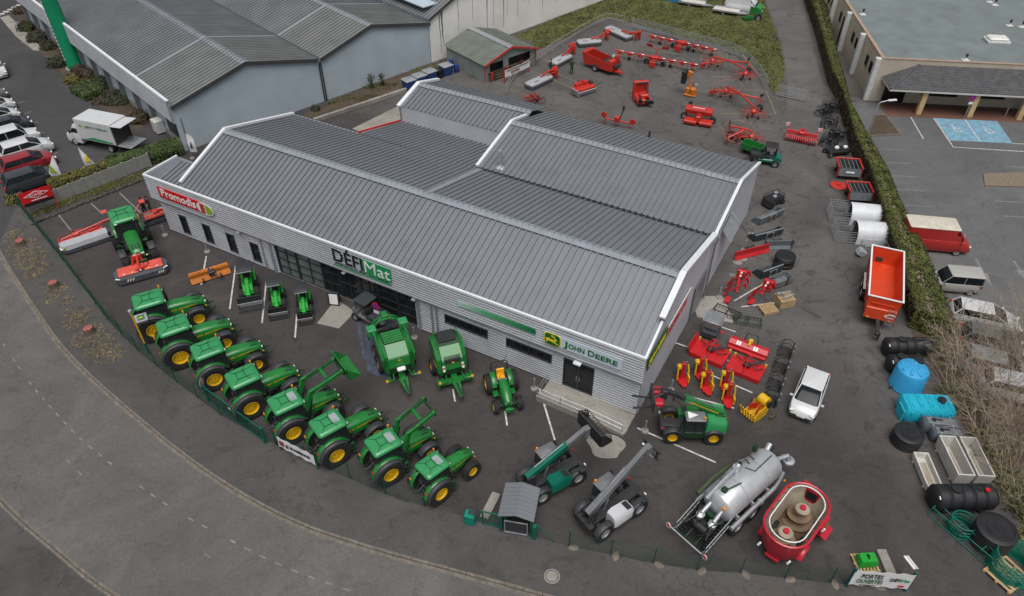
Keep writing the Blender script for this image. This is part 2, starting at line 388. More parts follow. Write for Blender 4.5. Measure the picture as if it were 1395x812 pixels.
def wheelchair_mark(u, v):
    c = G(u, v); root = MB(); s = 1.0
    pts = [(-.05,.62),(-.08,.2),(.25,.18),(.42,-.35),(.6,-.3)]
    for a, b in zip(pts, pts[1:]):
        d = Vector((b[0]-a[0], b[1]-a[1], 0)); n = Vector((-d.y, d.x, 0)).normalized()*.06
        root.raw([(c.x+p[0]+q*n.x, c.y+p[1]+q*n.y, .012) for p, q in ((a,1),(a,-1),(b,-1),(b,1))], [(0,1,2,3)])
    k = 14; ring = []
    for i in range(k+1):
        a = R(100)+R(230)*i/k
        for r in (.34,.46): ring.append((c.x+.1+r*cos(a), c.y-.12+r*sin(a), .0125))
    root.raw(ring, [(2*i,2*i+1,2*i+3,2*i+2) for i in range(k)])
    root.lathe([(0,.0),(.12,0)], 12, (c.x-.05, c.y+.8, .0125))
    o = root.build('wheelchair_symbol', _M['worn_white'], smooth=0); tag(o, kind='structure')
wheelchair_mark(1303,176); wheelchair_mark(1346,178)
def arrow(u0, v0, u1, v1, u2, v2):
    a, b, c = G(u0, v0), G(u1, v1), G(u2, v2); d = (c-a).normalized(); n = Vector((-d.y, d.x, 0))
    mb = MB(); z = Vector((0,0,.009))
    mb.raw([a+n*.1+z, a-n*.1+z, b-n*.1+z, b+n*.1+z, b+n*.32+z, b-n*.32+z, c+z], [(0,1,2,3),(4,5,6)])
    tag(mb.build('arrow_marking', _M['faded_white'], smooth=0), kind='structure')
arrow(1329,352,1340,372,1351,390); arrow(1380,355,1390,368,1402,388)
sheet(Q([(1196,140),(1420,152),(1420,168),(1208,158)]), .02, 'brick_apron', _M['brick_paving'])
# gravel island with a kerb round it
isl = Q([(1339,237.5),(1420,235),(1420,256),(1341,254)])
mb = MB(); mb.prism([(p.x, p.y) for p in isl], -.02, .1, 'z'); tag(mb.build('gravel_island', _M['gravel'], smooth=0), kind='structure')
isl = Q([(1190,158),(1206,157),(1226,184),(1185,186)])
mb = MB(); mb.prism([(p.x, p.y) for p in isl], -.02, .08, 'z'); tag(mb.build('planting_bed', _M['earth'], smooth=0), kind='structure')
for a, b in ((0,1),(1,2),(2,3)):
    mb = MB(); p, q = isl[a], isl[b]; mb.box(((p.x+q.x)/2, (p.y+q.y)/2, .06), ((q-p).length, .14, .14), (0,0,heading(p,q)), ch=.02); tag(mb.build('kerb', _M['kerb_stone']), kind='structure')
# left-hand car park
sheet([(-80,104),(-80,70)]+[(p.x, p.y) for p in Q([(0,330),(20,285),(250,205),(262,190),(200,165),(97,58),(20,0)])], .008, 'car_park', _M['left_tarmac'])
# track through the gate
sheet(Q([(1040,-4),(1060,40),(1070,85),(1074,120),(1072,150),(1118,152),(1122,118),(1108,70),(1098,20),(1092,-4)])+[Vector((44,115,0)), Vector((36,115,0))], .006, 'track', _M['track_tarmac'])
sheet(Q([(1036,138),(1072,143),(1078,200),(1068,262),(1098,330),(1130,400),(1145,330),(1132,200),(1117,150),(1060,128)]), .003, 'track', _M['yard_tarmac'])
# grassed bank, gently humped
def bank(px, name, m, hump=.35, cells=26):
    pts = Q(px); xs = [p.x for p in pts]; ys = [p.y for p in pts]
    def inside(x, y):
        c = False; n = len(pts); dm = 1e9
        for i in range(n):
            a, b = pts[i], pts[(i+1)%n]
            if (a.y > y) != (b.y > y) and x < (b.x-a.x)*(y-a.y)/(b.y-a.y)+a.x: c = not c
            t = max(0, min(1, ((x-a.x)*(b.x-a.x)+(y-a.y)*(b.y-a.y))/max(1e-9, (b-a).length_squared))); dm = min(dm, hypot(x-a.x-t*(b.x-a.x), y-a.y-t*(b.y-a.y)))
        return dm if c else -dm
    def hz(x, y):
        d = inside(x, y); return max(-.05, min(1, d/3)*hump*(.7+.6*noise.noise((x*.2, y*.2, 1)))+.05*noise.noise((x, y, 3)) if d > 0 else -.05)
    nx = int((max(xs)-min(xs))/.8)+2; ny = int((max(ys)-min(ys))/.8)+2
    vs = []; 
    for j in range(ny+1):
        for i in range(nx+1):
            x = min(xs)-.4+i*.8; y = min(ys)-.4+j*.8; vs.append((x, y, hz(x, y)))
    fs = [(j*(nx+1)+i, j*(nx+1)+i+1, (j+1)*(nx+1)+i+1, (j+1)*(nx+1)+i) for j in range(ny) for i in range(nx)]
    fs = [f for f in fs if any(vs[k][2] > -.049 for k in f)]
    mb = MB(); mb.raw(vs, fs); tag(mb.build(name, m, smooth=80), kind='structure')
    return lambda x, y: (inside(x, y), hz(x, y))
BANK = [(700,50),(760,22),(812,2),(840,-8),(1040,-8),(1052,30),(1064,60),(1070,100),(1066,125),(1052,128),(1040,108),(1014,76),(985,64),(935,52),(900,42),(860,32),(836,24),(815,27),(790,42),(755,60),(728,70),(722,56)]
bh = bank(BANK, 'grass_bank', _M['grass_ground'])
bh2 = bank([(409,158),(445,140),(520,108),(592,84),(630,76),(700,50),(722,56),(728,66),(640,82),(590,110),(552,120),(470,148),(415,162)], 'earth_strip', _M['earth'], .12)
bh3 = bank([(28,292),(60,282),(196,232),(212,228),(214,234),(180,250),(110,274),(40,300)], 'earth_strip', _M['earth'], .1)
def tufts(fn, box, n, m, name, h=(.08,.22), lbl='', thr=None, per=4):
    mb = MB(); vs = []; fs = []
    (x0, x1, y0, y1) = box; k = 0; tries = 0
    while k < n and tries < n*12:
        tries += 1; x = random.uniform(x0, x1); y = random.uniform(y0, y1); d, z = fn(x, y)
        if d < .05: continue
        if thr is not None and noise.noise((x*.35, y*.35, 9)) < thr: continue
        k += 1
        for _ in range(per):
            a = random.uniform(0, 2*pi); r = random.uniform(0, .12); hh = random.uniform(*h); q = random.uniform(.02,.05); ln = random.uniform(.2,.8)*hh
            bx, by = x+r*cos(a), y+r*sin(a); i = len(vs)
            vs += [(bx-q*sin(a), by+q*cos(a), z-.02), (bx+q*sin(a), by-q*cos(a), z-.02), (bx+ln*cos(a), by+ln*sin(a), z+hh)]; fs.append((i,i+1,i+2))
    mb.raw(vs, fs); return tag(mb.build(name, m, smooth=0), kind='stuff', label=lbl or None, cat='grass')
tufts(bh, (0,36,70,106), 9000, _M['grass_blade'], 'grass', lbl='rough green grass on the bank behind the metal hurdles')
tufts(bh, (0,36,70,106), 3200, _M['leaf_brown'], 'dead_grass', h=(.05,.16), lbl='brown dead grass patches on the bank', thr=.02)
tufts(bh2, (-24,6,66,90), 1500, _M['grass_blade'], 'grass', lbl='grass strip at the foot of the blue grey warehouse wall', thr=.05)
tufts(bh3, (-46,-28,48,64), 1100, _M['grass_blade'], 'grass', lbl='weedy grass strip below the concrete panel wall')
# dead-grass patches and painted stumps on the roadside verge
def disc_fn(cs):
    def f(x, y):
        d = max(r-hypot((x-c.x)*1.0, (y-c.y)*.8) for c, r in cs); return (d*(.35+random.random()) if d > 0 else d), .004
    return f
cs = [(G(u, v), r) for u, v, r in ((29,338,1.1),(42,352,1.2),(18,322,.8),(50,368,.9),(76,397,.8),(92,410,.5),(70,408,.6),(105,435,1.0),(120,458,1.1),(135,470,1.0),(150,486,1.0),(128,478,.7),(98,425,.6))]
tufts(disc_fn(cs), (-42,-22,34,50), 2600, _M['dry_grass'], 'dead_grass', h=(.02,.08), lbl='straw coloured dead grass along the roadside verge')
ed = [(p, .22) for a, b in zip(fl, fl[1:]) for p in [a+(b-a)*(t/4) for t in range(4)] if random.random() < .7]
tufts(disc_fn(ed), (-43,20,18,54), 900, _M['leaf_brown'], 'weeds', h=(.03,.14), lbl='brown weeds along the foot of the green fence')
for (u, v), lb in zip(((29,333),(74.5,390),(122,453)), ('red painted tree stump in dead grass nearest the concrete panel wall','middle red painted tree stump with green weeds at its foot','red painted tree stump in dead grass opposite the parked tractors')):
    t = thing('tree_stump', lb, 'stump', G(u, v), random.random()*6, 'tree stumps on the verge')
    mb = MB(); mb.lathe([(.46,-.05),(.4,.06),(.34,.2),(.33,.42),(.31,.45)], 14)
    for i in range(len(mb.v)): x, y, z = mb.v[i]; k = 1+.18*noise.noise((x*4, y*4, u)); mb.v[i] = (x*k, y*k, z)
    mb.build('trunk', _M['bark'], t)
    mb = MB(); mb.lathe([(.31,.44),(.2,.47),(0,.46)], 14)
    for i in range(len(mb.v)): x, y, z = mb.v[i]; k = 1+.18*noise.noise((x*4, y*4, u)); mb.v[i] = (x*k, y*k, z)
    mb.build('cut_face', _M['stump_top'], t)

# ================================================================== vegetation
def leaves(mb, n, pick, size, up=.35):
    vs = []; fs = []
    for _ in range(n):
        p, nrm = pick(); s = random.uniform(*size)
        d = (Vector(nrm)+Vector((random.gauss(0,.6), random.gauss(0,.6), random.gauss(0,.6)+up))).normalized()
        a = d.orthogonal().normalized(); b = d.cross(a); th = random.uniform(0, 6.28); x = a*cos(th)+b*sin(th); y = d.cross(x); i = len(vs); p = Vector(p)
        vs += [p-x*s, p+y*s*.55+d*s*.15, p+x*s, p-y*s*.55+d*s*.15]; fs.append((i,i+1,i+2,i+3))
    return mb.raw(vs, fs)
def long_hedge(Lp, Rp, h, label, name='clipped_hedge'):
    t = thing(name, label, 'hedge', Lp[0]*0); n = len(Lp)
    # core: a slightly smaller solid
    mb = MB(); rings = []
    for a, b in zip(Lp, Rp):
        d = (b-a).normalized()*.16; a2, b2 = a+d, b-d
        rings.append([(a2.x, a2.y, -.05), (b2.x, b2.y, -.05), (b2.x, b2.y, h-.14), ((a2.x*.6+b2.x*.4), (a2.y*.6+b2.y*.4), h-.2), (a2.x, a2.y, h-.14)])
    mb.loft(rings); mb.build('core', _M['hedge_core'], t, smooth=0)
    seg = []; tot = 0
    for i in range(n-1):
        ln = (Lp[i+1]-Lp[i]).length; tot += ln; seg.append(tot)
    def along():
        s = random.uniform(0, tot); i = 0
        while seg[i] < s and i < n-2: i += 1
        f = 1-(seg[i]-s)/max(.001, (Lp[i+1]-Lp[i]).length); return Lp[i].lerp(Lp[i+1], f), Rp[i].lerp(Rp[i+1], f)
    def top():
        a, b = along(); w = random.random()
        while .36 < w < .55 and noise.noise((a.x*.8, a.y*.8, 0)) > -.18 and random.random() < .85: w = random.random()
        p = a.lerp(b, w); e = .1*noise.noise((p.x*1.1, p.y*1.1, 2))
        return (p.x, p.y, h-.05+e-.12*(abs(w-.5)*2)**4+random.uniform(-.1,.05)), (0,0,1)
    def side(sg, z0=0.1):
        def f():
            a, b = along(); d = (b-a).normalized(); p = (a if sg < 0 else b); z = random.uniform(z0, h); q = random.uniform(-.08,.14)+.08*noise.noise((p.x*1.3, p.y*1.3, z*2))
            p = p-d*q*sg; return (p.x, p.y, z), d*sg
        return f
    A = MB(); leaves(A, int(tot*310), top, (.06,.13)); A.build('clipped_top', _M['leaf_hedge'], t, smooth=0)
    for k in (0, n-1):
        def end():
            a, b = Lp[k], Rp[k]; d = (b-a).normalized(); o = Vector((-d.y, d.x, 0))*(1 if k == 0 else -1); p = a.lerp(b, random.random())+o*random.uniform(-.1,.12); return (p.x, p.y, random.uniform(.05,h)), o
        A = MB(); leaves(A, 900, end, (.06,.14)); A.build('end_foliage', _M['leaf_hedge'], t, smooth=0)
    A = MB(); leaves(A, int(tot*150), side(-1,.2), (.05,.12)); A.build('side_foliage', _M['leaf_brown'], t, smooth=0)
    A = MB(); leaves(A, int(tot*60), side(-1,1.4), (.05,.12)); leaves(A, int(tot*220), side(1,.1), (.06,.13)); A.build('side_foliage', _M['leaf_dark'], t, smooth=0)
    A = MB()
    def mid():
        a, b = along(); p = a.lerp(b, random.uniform(.34,.56)); return (p.x, p.y, h-.16+random.uniform(-.06,.08)), (0,0,1)
    leaves(A, int(tot*40), mid, (.05,.1)); A.build('bare_centre', _M['twig'], t, smooth=0)
    return t
long_hedge(HL, [Vector((p.x, p.y, 0)) for p in HRt], 1.8, 'long clipped hedge with mossy green top and brown bare side')
def shrub(px, rx, ry, h, m, label, group=None, name='shrub', n=900, rz=0, size=(.06,.14), boxy=False):
    c = G(*px) if not isinstance(px, Vector) else px
    t = thing(name, label, 'shrub', c, rz, group)
    mb = MB()
    for k in range(6):
        a = k*1.05; mb.tube([(0,0,-.03),(rx*.25*cos(a), ry*.25*sin(a), h*.3),(rx*.5*cos(a+.3), ry*.5*sin(a+.3), h*.7)], [.04,.03,.012], 4)
    mb.build('stem', _M['bark'], t)
    sd = random.uniform(0, 99)
    def pick():
        if boxy:
            f = random.choice((0,0,0,1,2,3,4)); x, y, z = random.uniform(-rx,rx), random.uniform(-ry,ry), random.uniform(.05,h)
            if f == 0: return (x, y, h-random.uniform(0,.06)), (0,0,1)
            if f < 3: s = -1 if f == 1 else 1; return (s*rx, y, z), (s,0,0)
            s = -1 if f == 3 else 1; return (x, s*ry, z), (0,s,0)
        a = random.uniform(0, 6.283); ph = math.asin(random.uniform(-.15,1)); d = Vector((cos(a)*cos(ph), sin(a)*cos(ph), sin(ph)))
        r = (1+.4*noise.noise(d*2.2+Vector((sd,0,0))))*random.uniform(.72,1.02)
        return (d.x*rx*r, d.y*ry*r, max(.02, h*.15+d.z*h*.85*r)), d
    mb = MB(); leaves(mb, n, pick, size); mb.build('crown', m, t, smooth=0)
    mb = MB()
    if boxy: mb.box((0,0,h/2-.06), (rx*1.86, ry*1.86, h-.1))
    else:
        mb.lathe([(rx*.5,.02),(rx*.75,h*.35),(rx*.6,h*.65),(.02,h*.8)], 9)
        for i in range(len(mb.v)): x, y, z = mb.v[i]; mb.v[i] = (x, y*ry/rx, z)
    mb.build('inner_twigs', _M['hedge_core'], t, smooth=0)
    return t
# planting in front of the warehouse
for (u, v, r, h, m, lb) in [
    (27,18,.9,.9,'leaf_brown','low brown shrub at the top end of the planting bed by the pedestrian crossing'),
    (38,40,1.2,1.0,'leaf_dark','dark rounded shrub in the bed beside the stepped path'),
    (52,55,1.3,1.1,'leaf_shrub','grey green rounded shrub halfway along the stepped path'),
    (67,66,1.0,1.0,'leaf_dark','dark shrub just short of the green pylon sign'),
    (78,90,1.1,1.0,'leaf_shrub','loose grey green shrub at the roadside corner below the green pylon sign'),
    (92,86,1.4,1.3,'leaf_shrub','broad rounded shrub at the foot of the green pylon sign'),
    (99,112,.9,.9,'leaf_yellow','bright yellow green shrub at the car park edge of the bed'),
    (108,100,1.0,1.0,'leaf_brown','reddish brown shrub between the pylon sign and the clipped block'),
    (120,104,1.0,.9,'leaf_brown','brown winter shrub against the warehouse pilasters'),
    (140,118,1.4,1.1,'leaf_shrub','wide dull green shrub against the warehouse wall above the clipped block'),
    (160,137,1.7,1.1,'leaf_shrub','largest mounded shrub beside the box truck roof'),
    (136,140,.8,.6,'leaf_brown','low russet shrub in front of the mounded one'),
    (190,165,1.2,1.2,'leaf_brown','brown shrub behind the open tail of the box truck')]:
    shrub((u, v), r, r*.85, h, _M[m], lb, 'shrubs in the planting bed', n=int(520*r*r+200))
shrub((121,128), 1.7, 1.1, .85, _M['leaf_ivy'], 'flat topped clipped block of green hedge in the planting bed', name='clipped_shrub', n=1500, rz=R(-38), boxy=True)
bed = Q([(15,8),(30,5),(100,62),(205,160),(190,178),(108,128),(75,90),(45,62)]); sheet(bed, .012, 'planting_bed', _M['earth'])
# ivy hedge on the panel wall, two tones
def strip_hedge(a, b, wd, h, m, m2, label, n):
    t = thing('ivy_hedge', label, 'hedge', a, heading(a, b)); L = (b-a).length
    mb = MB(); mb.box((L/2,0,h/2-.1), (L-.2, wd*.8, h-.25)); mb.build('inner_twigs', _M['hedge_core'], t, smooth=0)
    def pick():
        x = random.uniform(-.1, L+.1); a_ = random.uniform(-.25, pi+.25); k = 1+.22*noise.noise((x*.9, a_, 4)); p = (x, wd/2*cos(a_)*k, h*.5+h*.5*sin(a_)*k) if random.random() < .7 else (x, random.choice((-1,1))*wd/2*k, random.uniform(.02,h*.6))
        return p, (0, cos(a_), sin(a_))
    mb = MB(); leaves(mb, n, pick, (.06,.13)); mb.build('foliage', m, t, smooth=0)
    mb = MB(); leaves(mb, n//3, pick, (.05,.1)); mb.build('foliage', m2, t, smooth=0)
strip_hedge(G(72,262), G(153,234), .9, 1.25, _M['leaf_yellow'], _M['leaf_dark'], 'sparse variegated hedge along the top of the concrete panel wall', 2600)
strip_hedge(G(153,234), G(246,206), 1.9, 1.35, _M['leaf_ivy'], _M['leaf_dark'], 'dense dark green hedge behind the panel wall beside the showroom', 5200)
shrub((20,276), .6, .6, .8, _M['leaf_yellow'], 'small variegated bush at the end of the green mesh fence', n=420)
shrub((430,150), .5, .5, .5, _M['leaf_shrub'], 'small weed bush in the grass strip behind the showroom', n=200)
# saplings beside the warehouse wall
for u, v, h, lb in ((352,163,2.2,'thin evergreen sapling rising behind the showroom ridge'),(507,121,1.7,'slim bare sapling against the warehouse wall by the brown bank'),(521,117,1.4,'shorter leaning sapling next to the slim one at the warehouse wall')):
    t = thing('sapling', lb, 'sapling', G(u, v), 0, 'saplings by the warehouse')
    mb = MB(); mb.tube([(0,0,-.05),(.03,.02,h*.5),(-.04,.03,h)], [.03,.02,.006], 5); mb.build('trunk', _M['bark'], t)
    mb = MB(); leaves(mb, 240, lambda: ((random.gauss(0,.13)*(1.2), random.gauss(0,.13), random.uniform(.15*h,h)), (0,0,1)), (.05,.13)); mb.build('crown', _M['leaf_dark'], t, smooth=0)
# bare winter scrub by the tanks
def bare_bush(c, h, spread, label, n=16, green=0):
    t = thing('bare_bush', label, 'bush', c, random.random()*6, 'bare winter bushes behind the tanks')
    mb = MB()
    def grow(p, d, ln, r, depth):
        q = p+d*ln*.5+Vector((random.gauss(0,.04), random.gauss(0,.04), random.gauss(0,.04)))*ln; e = p+d*ln+Vector((0,0,-.03*ln*depth))
        mb.tube([p, q, e], [r, r*.75, r*.5], 3, False)
        if depth < 3:
            for _ in range(random.choice((2,3,3)) if depth else 4):
                nd = (d+Vector((random.gauss(0,.45), random.gauss(0,.45), random.gauss(0,.32)))).normalized(); b = random.choice((q, e, e))
                grow(b, nd, ln*random.uniform(.5,.8), r*.55, depth+1)
    for k in range(n):
        a = 2*pi*k/n+random.gauss(0,.2); tl = random.uniform(.25,1.25); d = Vector((cos(a)*tl*spread, sin(a)*tl*spread, 1)).normalized()
        grow(Vector((.2*cos(a), .2*sin(a), -.05)), d, h*random.uniform(.35,.55), random.uniform(.018,.034), 0)
    mb.build('branches', _M['twig'], t, smooth=0)
    if green:
        mb = MB(); leaves(mb, green, lambda: ((random.gauss(0,.7)*spread, random.gauss(0,.7)*spread, abs(random.gauss(.35,.3))), (0,0,1)), (.06,.13)); mb.build('undergrowth', _M['leaf_hedge'], t, smooth=0)
for u, v, h, s, n, gr, lb in [(1290,478,1.9,1.0,12,500,'bare brown bush at the end of the clipped hedge'),(1318,505,2.3,1.1,15,300,'tangled bare bush behind the black tanks'),(1350,490,2.5,1.0,14,0,'pale twiggy bush reaching over the parked cars'),(1302,545,2.2,1.0,14,420,'bare bush beside the pale blue round tank'),(1335,555,2.6,1.1,16,200,'broad bare bush behind the ribbed blue tank'),(1375,540,2.5,1.1,15,0,'bare bush at the car park edge under the red reflectors'),(1345,610,2.3,1.0,15,450,'bare bush behind the concrete troughs'),(1378,605,2.6,1.1,15,150,'tall bare bush beyond the concrete troughs'),(1372,660,2.2,1.0,14,500,'bare bush behind the lower black tank'),(1395,700,2.0,.9,10,420,'bare bush beside the coiled black pipe stack'),(1318,455,1.6,1.0,8,200,'low thin bush between hedge end and white estate car'),(1388,505,3.0,.9,16,0,'tall pale bare bush reaching above the parked cars'),(1398,470,2.9,.9,14,0,'tallest pale bare bush at the car park edge'),(1360,575,2.5,1.0,16,0,'bare bush in the thick of the scrub behind the troughs')]:
    bare_bush(G(u, v), h*1.75, s*.8, lb, int(n*1.25), gr)
sheet(Q([(1240,450),(1300,436),(1330,470),(1420,560),(1420,720),(1395,720),(1350,640),(1300,560),(1270,500)]), .016, 'planting_bed', _M['earth'])
shrub((1392,742), .9, .9, .8, _M['leaf_yellow'], 'orange brown leafy shrub beside the stacked green feeders', n=500)
# ================================================================== buildings
mat('roof_steel', (.205,.22,.238), .42, .25, var=.07, sc=.4, dirt=.22, dirtcol=(.15,.155,.165))
mat('roof_trim', (.31,.335,.37), .4, .25, var=.08, sc=1)
mat('trim_white', (.74,.76,.79), .4, var=.05)
mat('clad_silver', (.56,.58,.615), .4, .25, var=.06, sc=.6, dirt=.25, dirtcol=(.2,.2,.2))
mat('clad_flat', (.56,.58,.62), .42, .25, var=.06, sc=.6)
mat('frame_dark', (.035,.038,.044), .4, var=.1)
mat('glass_dark', (.018,.022,.026), .06, var=.3, sc=.4, spec=.4)
mat('glass_green', (.16,.2,.18), .12, var=.3, sc=.8, spec=.8)
mat('sign_red', (.62,.012,.018), .4, var=.05); mat('sign_white', (.8,.8,.8), .45, var=.04); mat('sign_black', (.012,.012,.014), .45)
mat('sign_green', (.018,.30,.10), .4, var=.05); mat('sign_lime', (.28,.44,.03), .4); mat('sign_brick', (.45,.06,.04), .4)
mat('sign_yellow', (.85,.70,.02), .4); mat('sign_deep_green', (.012,.13,.03), .4); mat('sign_pale', (.62,.70,.78), .4, var=.04)
mat('pole_green', (.0,.24,.11), .45, var=.1); mat('galv', (.46,.48,.50), .42, .6, var=.15, sc=4); mat('galv_dark', (.26,.275,.29), .45, .5, var=.2, sc=4)
mat('wall_blue_grey', (.44,.52,.575), .75, var=.08, sc=.35, dirt=.35, dirtcol=(.26,.31,.34)); mat('roof_dark_trim', (.06,.06,.062), .5, var=.15)
mat('wall_white_stained', (.85,.84,.80), .85, var=.06, sc=.5, dirt=.35, dirtcol=(.6,.57,.5)); mat('streak', (.20,.19,.175), .9, var=.4, sc=2)
mat('wh_roof', (.20,.212,.222), .5, .2, var=.12, sc=.4, dirt=.4, dirtcol=(.16,.165,.16)); mat('wh_roof_old', (.205,.215,.212), .55, .15, var=.12, sc=.5, dirt=.35, dirtcol=(.16,.17,.16))
mat('shed_roof', (.17,.19,.165), .55, .1, var=.15, sc=1, dirt=.3); mat('shed_wall', (.26,.30,.28), .5, .1, var=.12, sc=1, dirt=.3); mat('red_trim', (.50,.05,.035), .5, var=.2)
mat('rb_wall', (.50,.45,.355), .8, var=.1, sc=.8, dirt=.2, dirtcol=(.3,.26,.2)); mat('rb_pier', (.60,.43,.22), .7, var=.1); mat('rb_roof', (.165,.195,.195), .85, var=.15, sc=.5, bump=.2, dirt=.4, dirtcol=(.12,.14,.14)); mat('rb_white', (.62,.62,.60), .6, var=.08, dirt=.2); mat('roof_tile', (.082,.082,.088), .7, var=.3, sc=1.6, dirt=.3, dirtcol=(.14,.13,.12))
mat('panel_concrete', (.28,.28,.26), .85, var=.15, sc=1.5, bump=.2, dirt=.5, dirtcol=(.14,.14,.1)); mat('zinc', (.32,.33,.34), .5, .4)
mat('interior', (.05,.045,.04), .9)
def corr_h(mb, x0, x1, z0, z1, y, pitch=.21, dep=.085, sg=-1):
    """horizontally ribbed cladding in the plane y, ribs stand out towards sg*y"""
    n = max(1, round((z1-z0)/pitch)); p = (z1-z0)/n; zs = []
    for i in range(n):
        z = z0+i*p; zs += [(z, 0), (z+p*.42, 0), (z+p*.44, 1), (z+p*.86, 1)]
    zs.append((z1, 0)); vs = []
    for z, d in zs: vs += [(x0, y+sg*dep*d, z), (x1, y+sg*dep*d, z)]
    mb.raw(vs, [(2*i, 2*i+1, 2*i+3, 2*i+2) for i in range(len(zs)-1)])
def corr_v(mb, p0, p1, z0, z1, pitch=.2, dep=.035, ztop=None):
    """vertically ribbed cladding from plan point p0 to p1; ztop(t) overrides the top height"""
    p0, p1 = Vector((*p0[:2], 0)), Vector((*p1[:2], 0)); L = (p1-p0).length; d = (p1-p0)/L; n = Vector((d.y, -d.x, 0)); k = max(1, round(L/pitch)); vs = []
    ts = []
    for i in range(k): ts += [((i)/k, 0), ((i+.5)/k, 0), ((i+.6)/k, 1), ((i+.9)/k, 1)]
    ts.append((1, 0))
    for t, e in ts:
        q = p0+d*L*t+n*dep*e; vs += [(q.x, q.y, z0), (q.x, q.y, ztop(t) if ztop else z1)]
    mb.raw(vs, [(2*i, 2*i+2, 2*i+3, 2*i+1) for i in range(len(ts)-1)])
def panel_mesh(w, ln, ribs=2, rh=.11, rw=.085):
    """ribbed steel roof sheet: x across (0..w), y down-slope (0..ln)"""
    prof = []; p = w/ribs
    for i in range(ribs):
        x = i*p; prof += [(x, 0), (x+p-rw, 0), (x+p-rw*.95, rh), (x+p-rw*.05, rh)]
    prof.append((w, 0)); mb = MB(); mb.raw([(x, y, z) for x, z in prof for y in (0, ln)], [(2*i, 2*i+2, 2*i+3, 2*i+1) for i in range(len(prof)-1)])
    return mb
def slope(parent, name, m, x0, x1, ya, za, yb, zb, w=.92, ribs=2, piece='roof_panel'):
    """a roof slope laid with separate ribbed panels between two horizontal lines"""
    ln = hypot(yb-ya, zb-za); n = round((x1-x0)/w); w = (x1-x0)/n; sg = 1 if yb > ya else -1
    ang = atan2(zb-za, yb-ya); 
    root = bpy.data.objects.new(name, None); COL.objects.link(root); root.parent = parent
    first = panel_mesh(w*sg, ln, ribs)
    if sg < 0: first.f = [f[::-1] for f in first.f]
    for i in range(n):
        loc = (x0+i*w if sg > 0 else x0+(i+1)*w, ya, za); rot = (ang, 0, 0) if sg > 0 else (ang-pi, 0, pi)
        if sg < 0: rot = (atan2(zb-za, abs(yb-ya)), 0, pi); loc = (x0+i*w, ya, za)
        if i == 0: o = first.build(piece, m, root); o.location = loc; o.rotation_euler = rot; f0 = o
        else: inst(f0, root, loc, rot)
    return root
BO, BY = Vector((7.624, 29.422, 0)), -.5044
def Bp(a, b, z=0): return Vector((BO.x+a*cos(BY)-b*sin(BY), BO.y+a*sin(BY)+b*cos(BY), z))
B = thing('dealership_building', 'long grey ribbed steel dealership showroom with white trimmed pitched roofs', 'building', BO, BY)
LX, GX = -41.35, -37.7
RY, RZ_, EB = 5.65, 7.24, (12.95, 5.38)
# --- front walls: upper band stands 0.25 proud of the lower wall
WY = .25
mb = MB(); corr_h(mb, LX, 0, 3.05, 5.1, 0); mb.box((LX/2, .13, 3.0), (-LX-.02, .24, .06)); f = mb.build('upper_band', _M['clad_silver'], B)
wins = [(-39.05,-38.2,.35,2.05),(-36.5,-35.6,.35,2.05),(-33.95,-33.05,.35,2.05),(-31.5,-30.6,.35,2.05),(-28.9,-16.3,.0,2.9),(-13.95,-10.6,1.6,2.35),(-9.25,-5.95,1.6,2.35),(-5.15,-3.05,.15,2.55)]
mb = MB(); x = LX+.55
for (a, b, z0, z1) in wins:
    corr_h(mb, x, a, 0, 2.98, WY)
    if z0 > .2: corr_h(mb, a, b, 0, z0, WY)
    if z1 < 2.85: corr_h(mb, a, b, z1, 2.98, WY)
    x = b
    if a == -28.9: mb.build('lower_wall', _M['clad_silver'], B); mb = MB()
corr_h(mb, x, -.12, 0, 2.98, WY)
mb.build('lower_wall', _M['clad_silver'], B)
mb = MB(); mb.box((LX/2, WY+.3, .02), (-LX-1, .5, .1)); mb.build('plinth', _M['panel_concrete'], B)
def window(parent, a, b, z0, z1, y, nx=1, nz=1, name='window', glass='glass_dark', bar=.05, dep=.12, fm='frame_dark', sg=-1):
    root = bpy.data.objects.new(name, None); COL.objects.link(root); root.parent = parent
    mb = MB(); t = .07
    for (c, d) in (((a+b)/2, z0+t/2),((a+b)/2, z1-t/2)): mb.box((c, y, d), (b-a, dep, t))
    for c in (a+t/2, b-t/2): mb.box((c, y, (z0+z1)/2), (t, dep, z1-z0-2*t))
    for i in range(1, nx): mb.box((a+(b-a)*i/nx, y, (z0+z1)/2), (bar, dep*.8, z1-z0-2*t))
    for i in range(1, nz): mb.box(((a+b)/2, y+.004, z0+(z1-z0)*i/nz), (b-a-2*t, dep*.7, bar))
    mb.build('frame', _M[fm], root, smooth=0)
    pm = None
    for i in range(nx):
        for j in range(nz):
            w_, h_ = (b-a)/nx, (z1-z0)/nz; l = (a+w_*(i+.5), y+.04, z0+h_*(j+.5))
            if pm is None: mb = MB(); mb.box((0,0,0), (w_-.04, .012, h_-.04)); pm = mb.build('pane', _M[glass], root, smooth=0); pm.location = l
            else: inst(pm, root, l, (random.uniform(-.012,.012), 0, random.uniform(-.012,.012)))
    return root
for w_ in wins[:4]: window(B, *w_, WY, 1, 1, dep=.16)
for w_ in wins[5:7]: window(B, *w_, WY, 6, 1, dep=.16, glass='glass_dark')
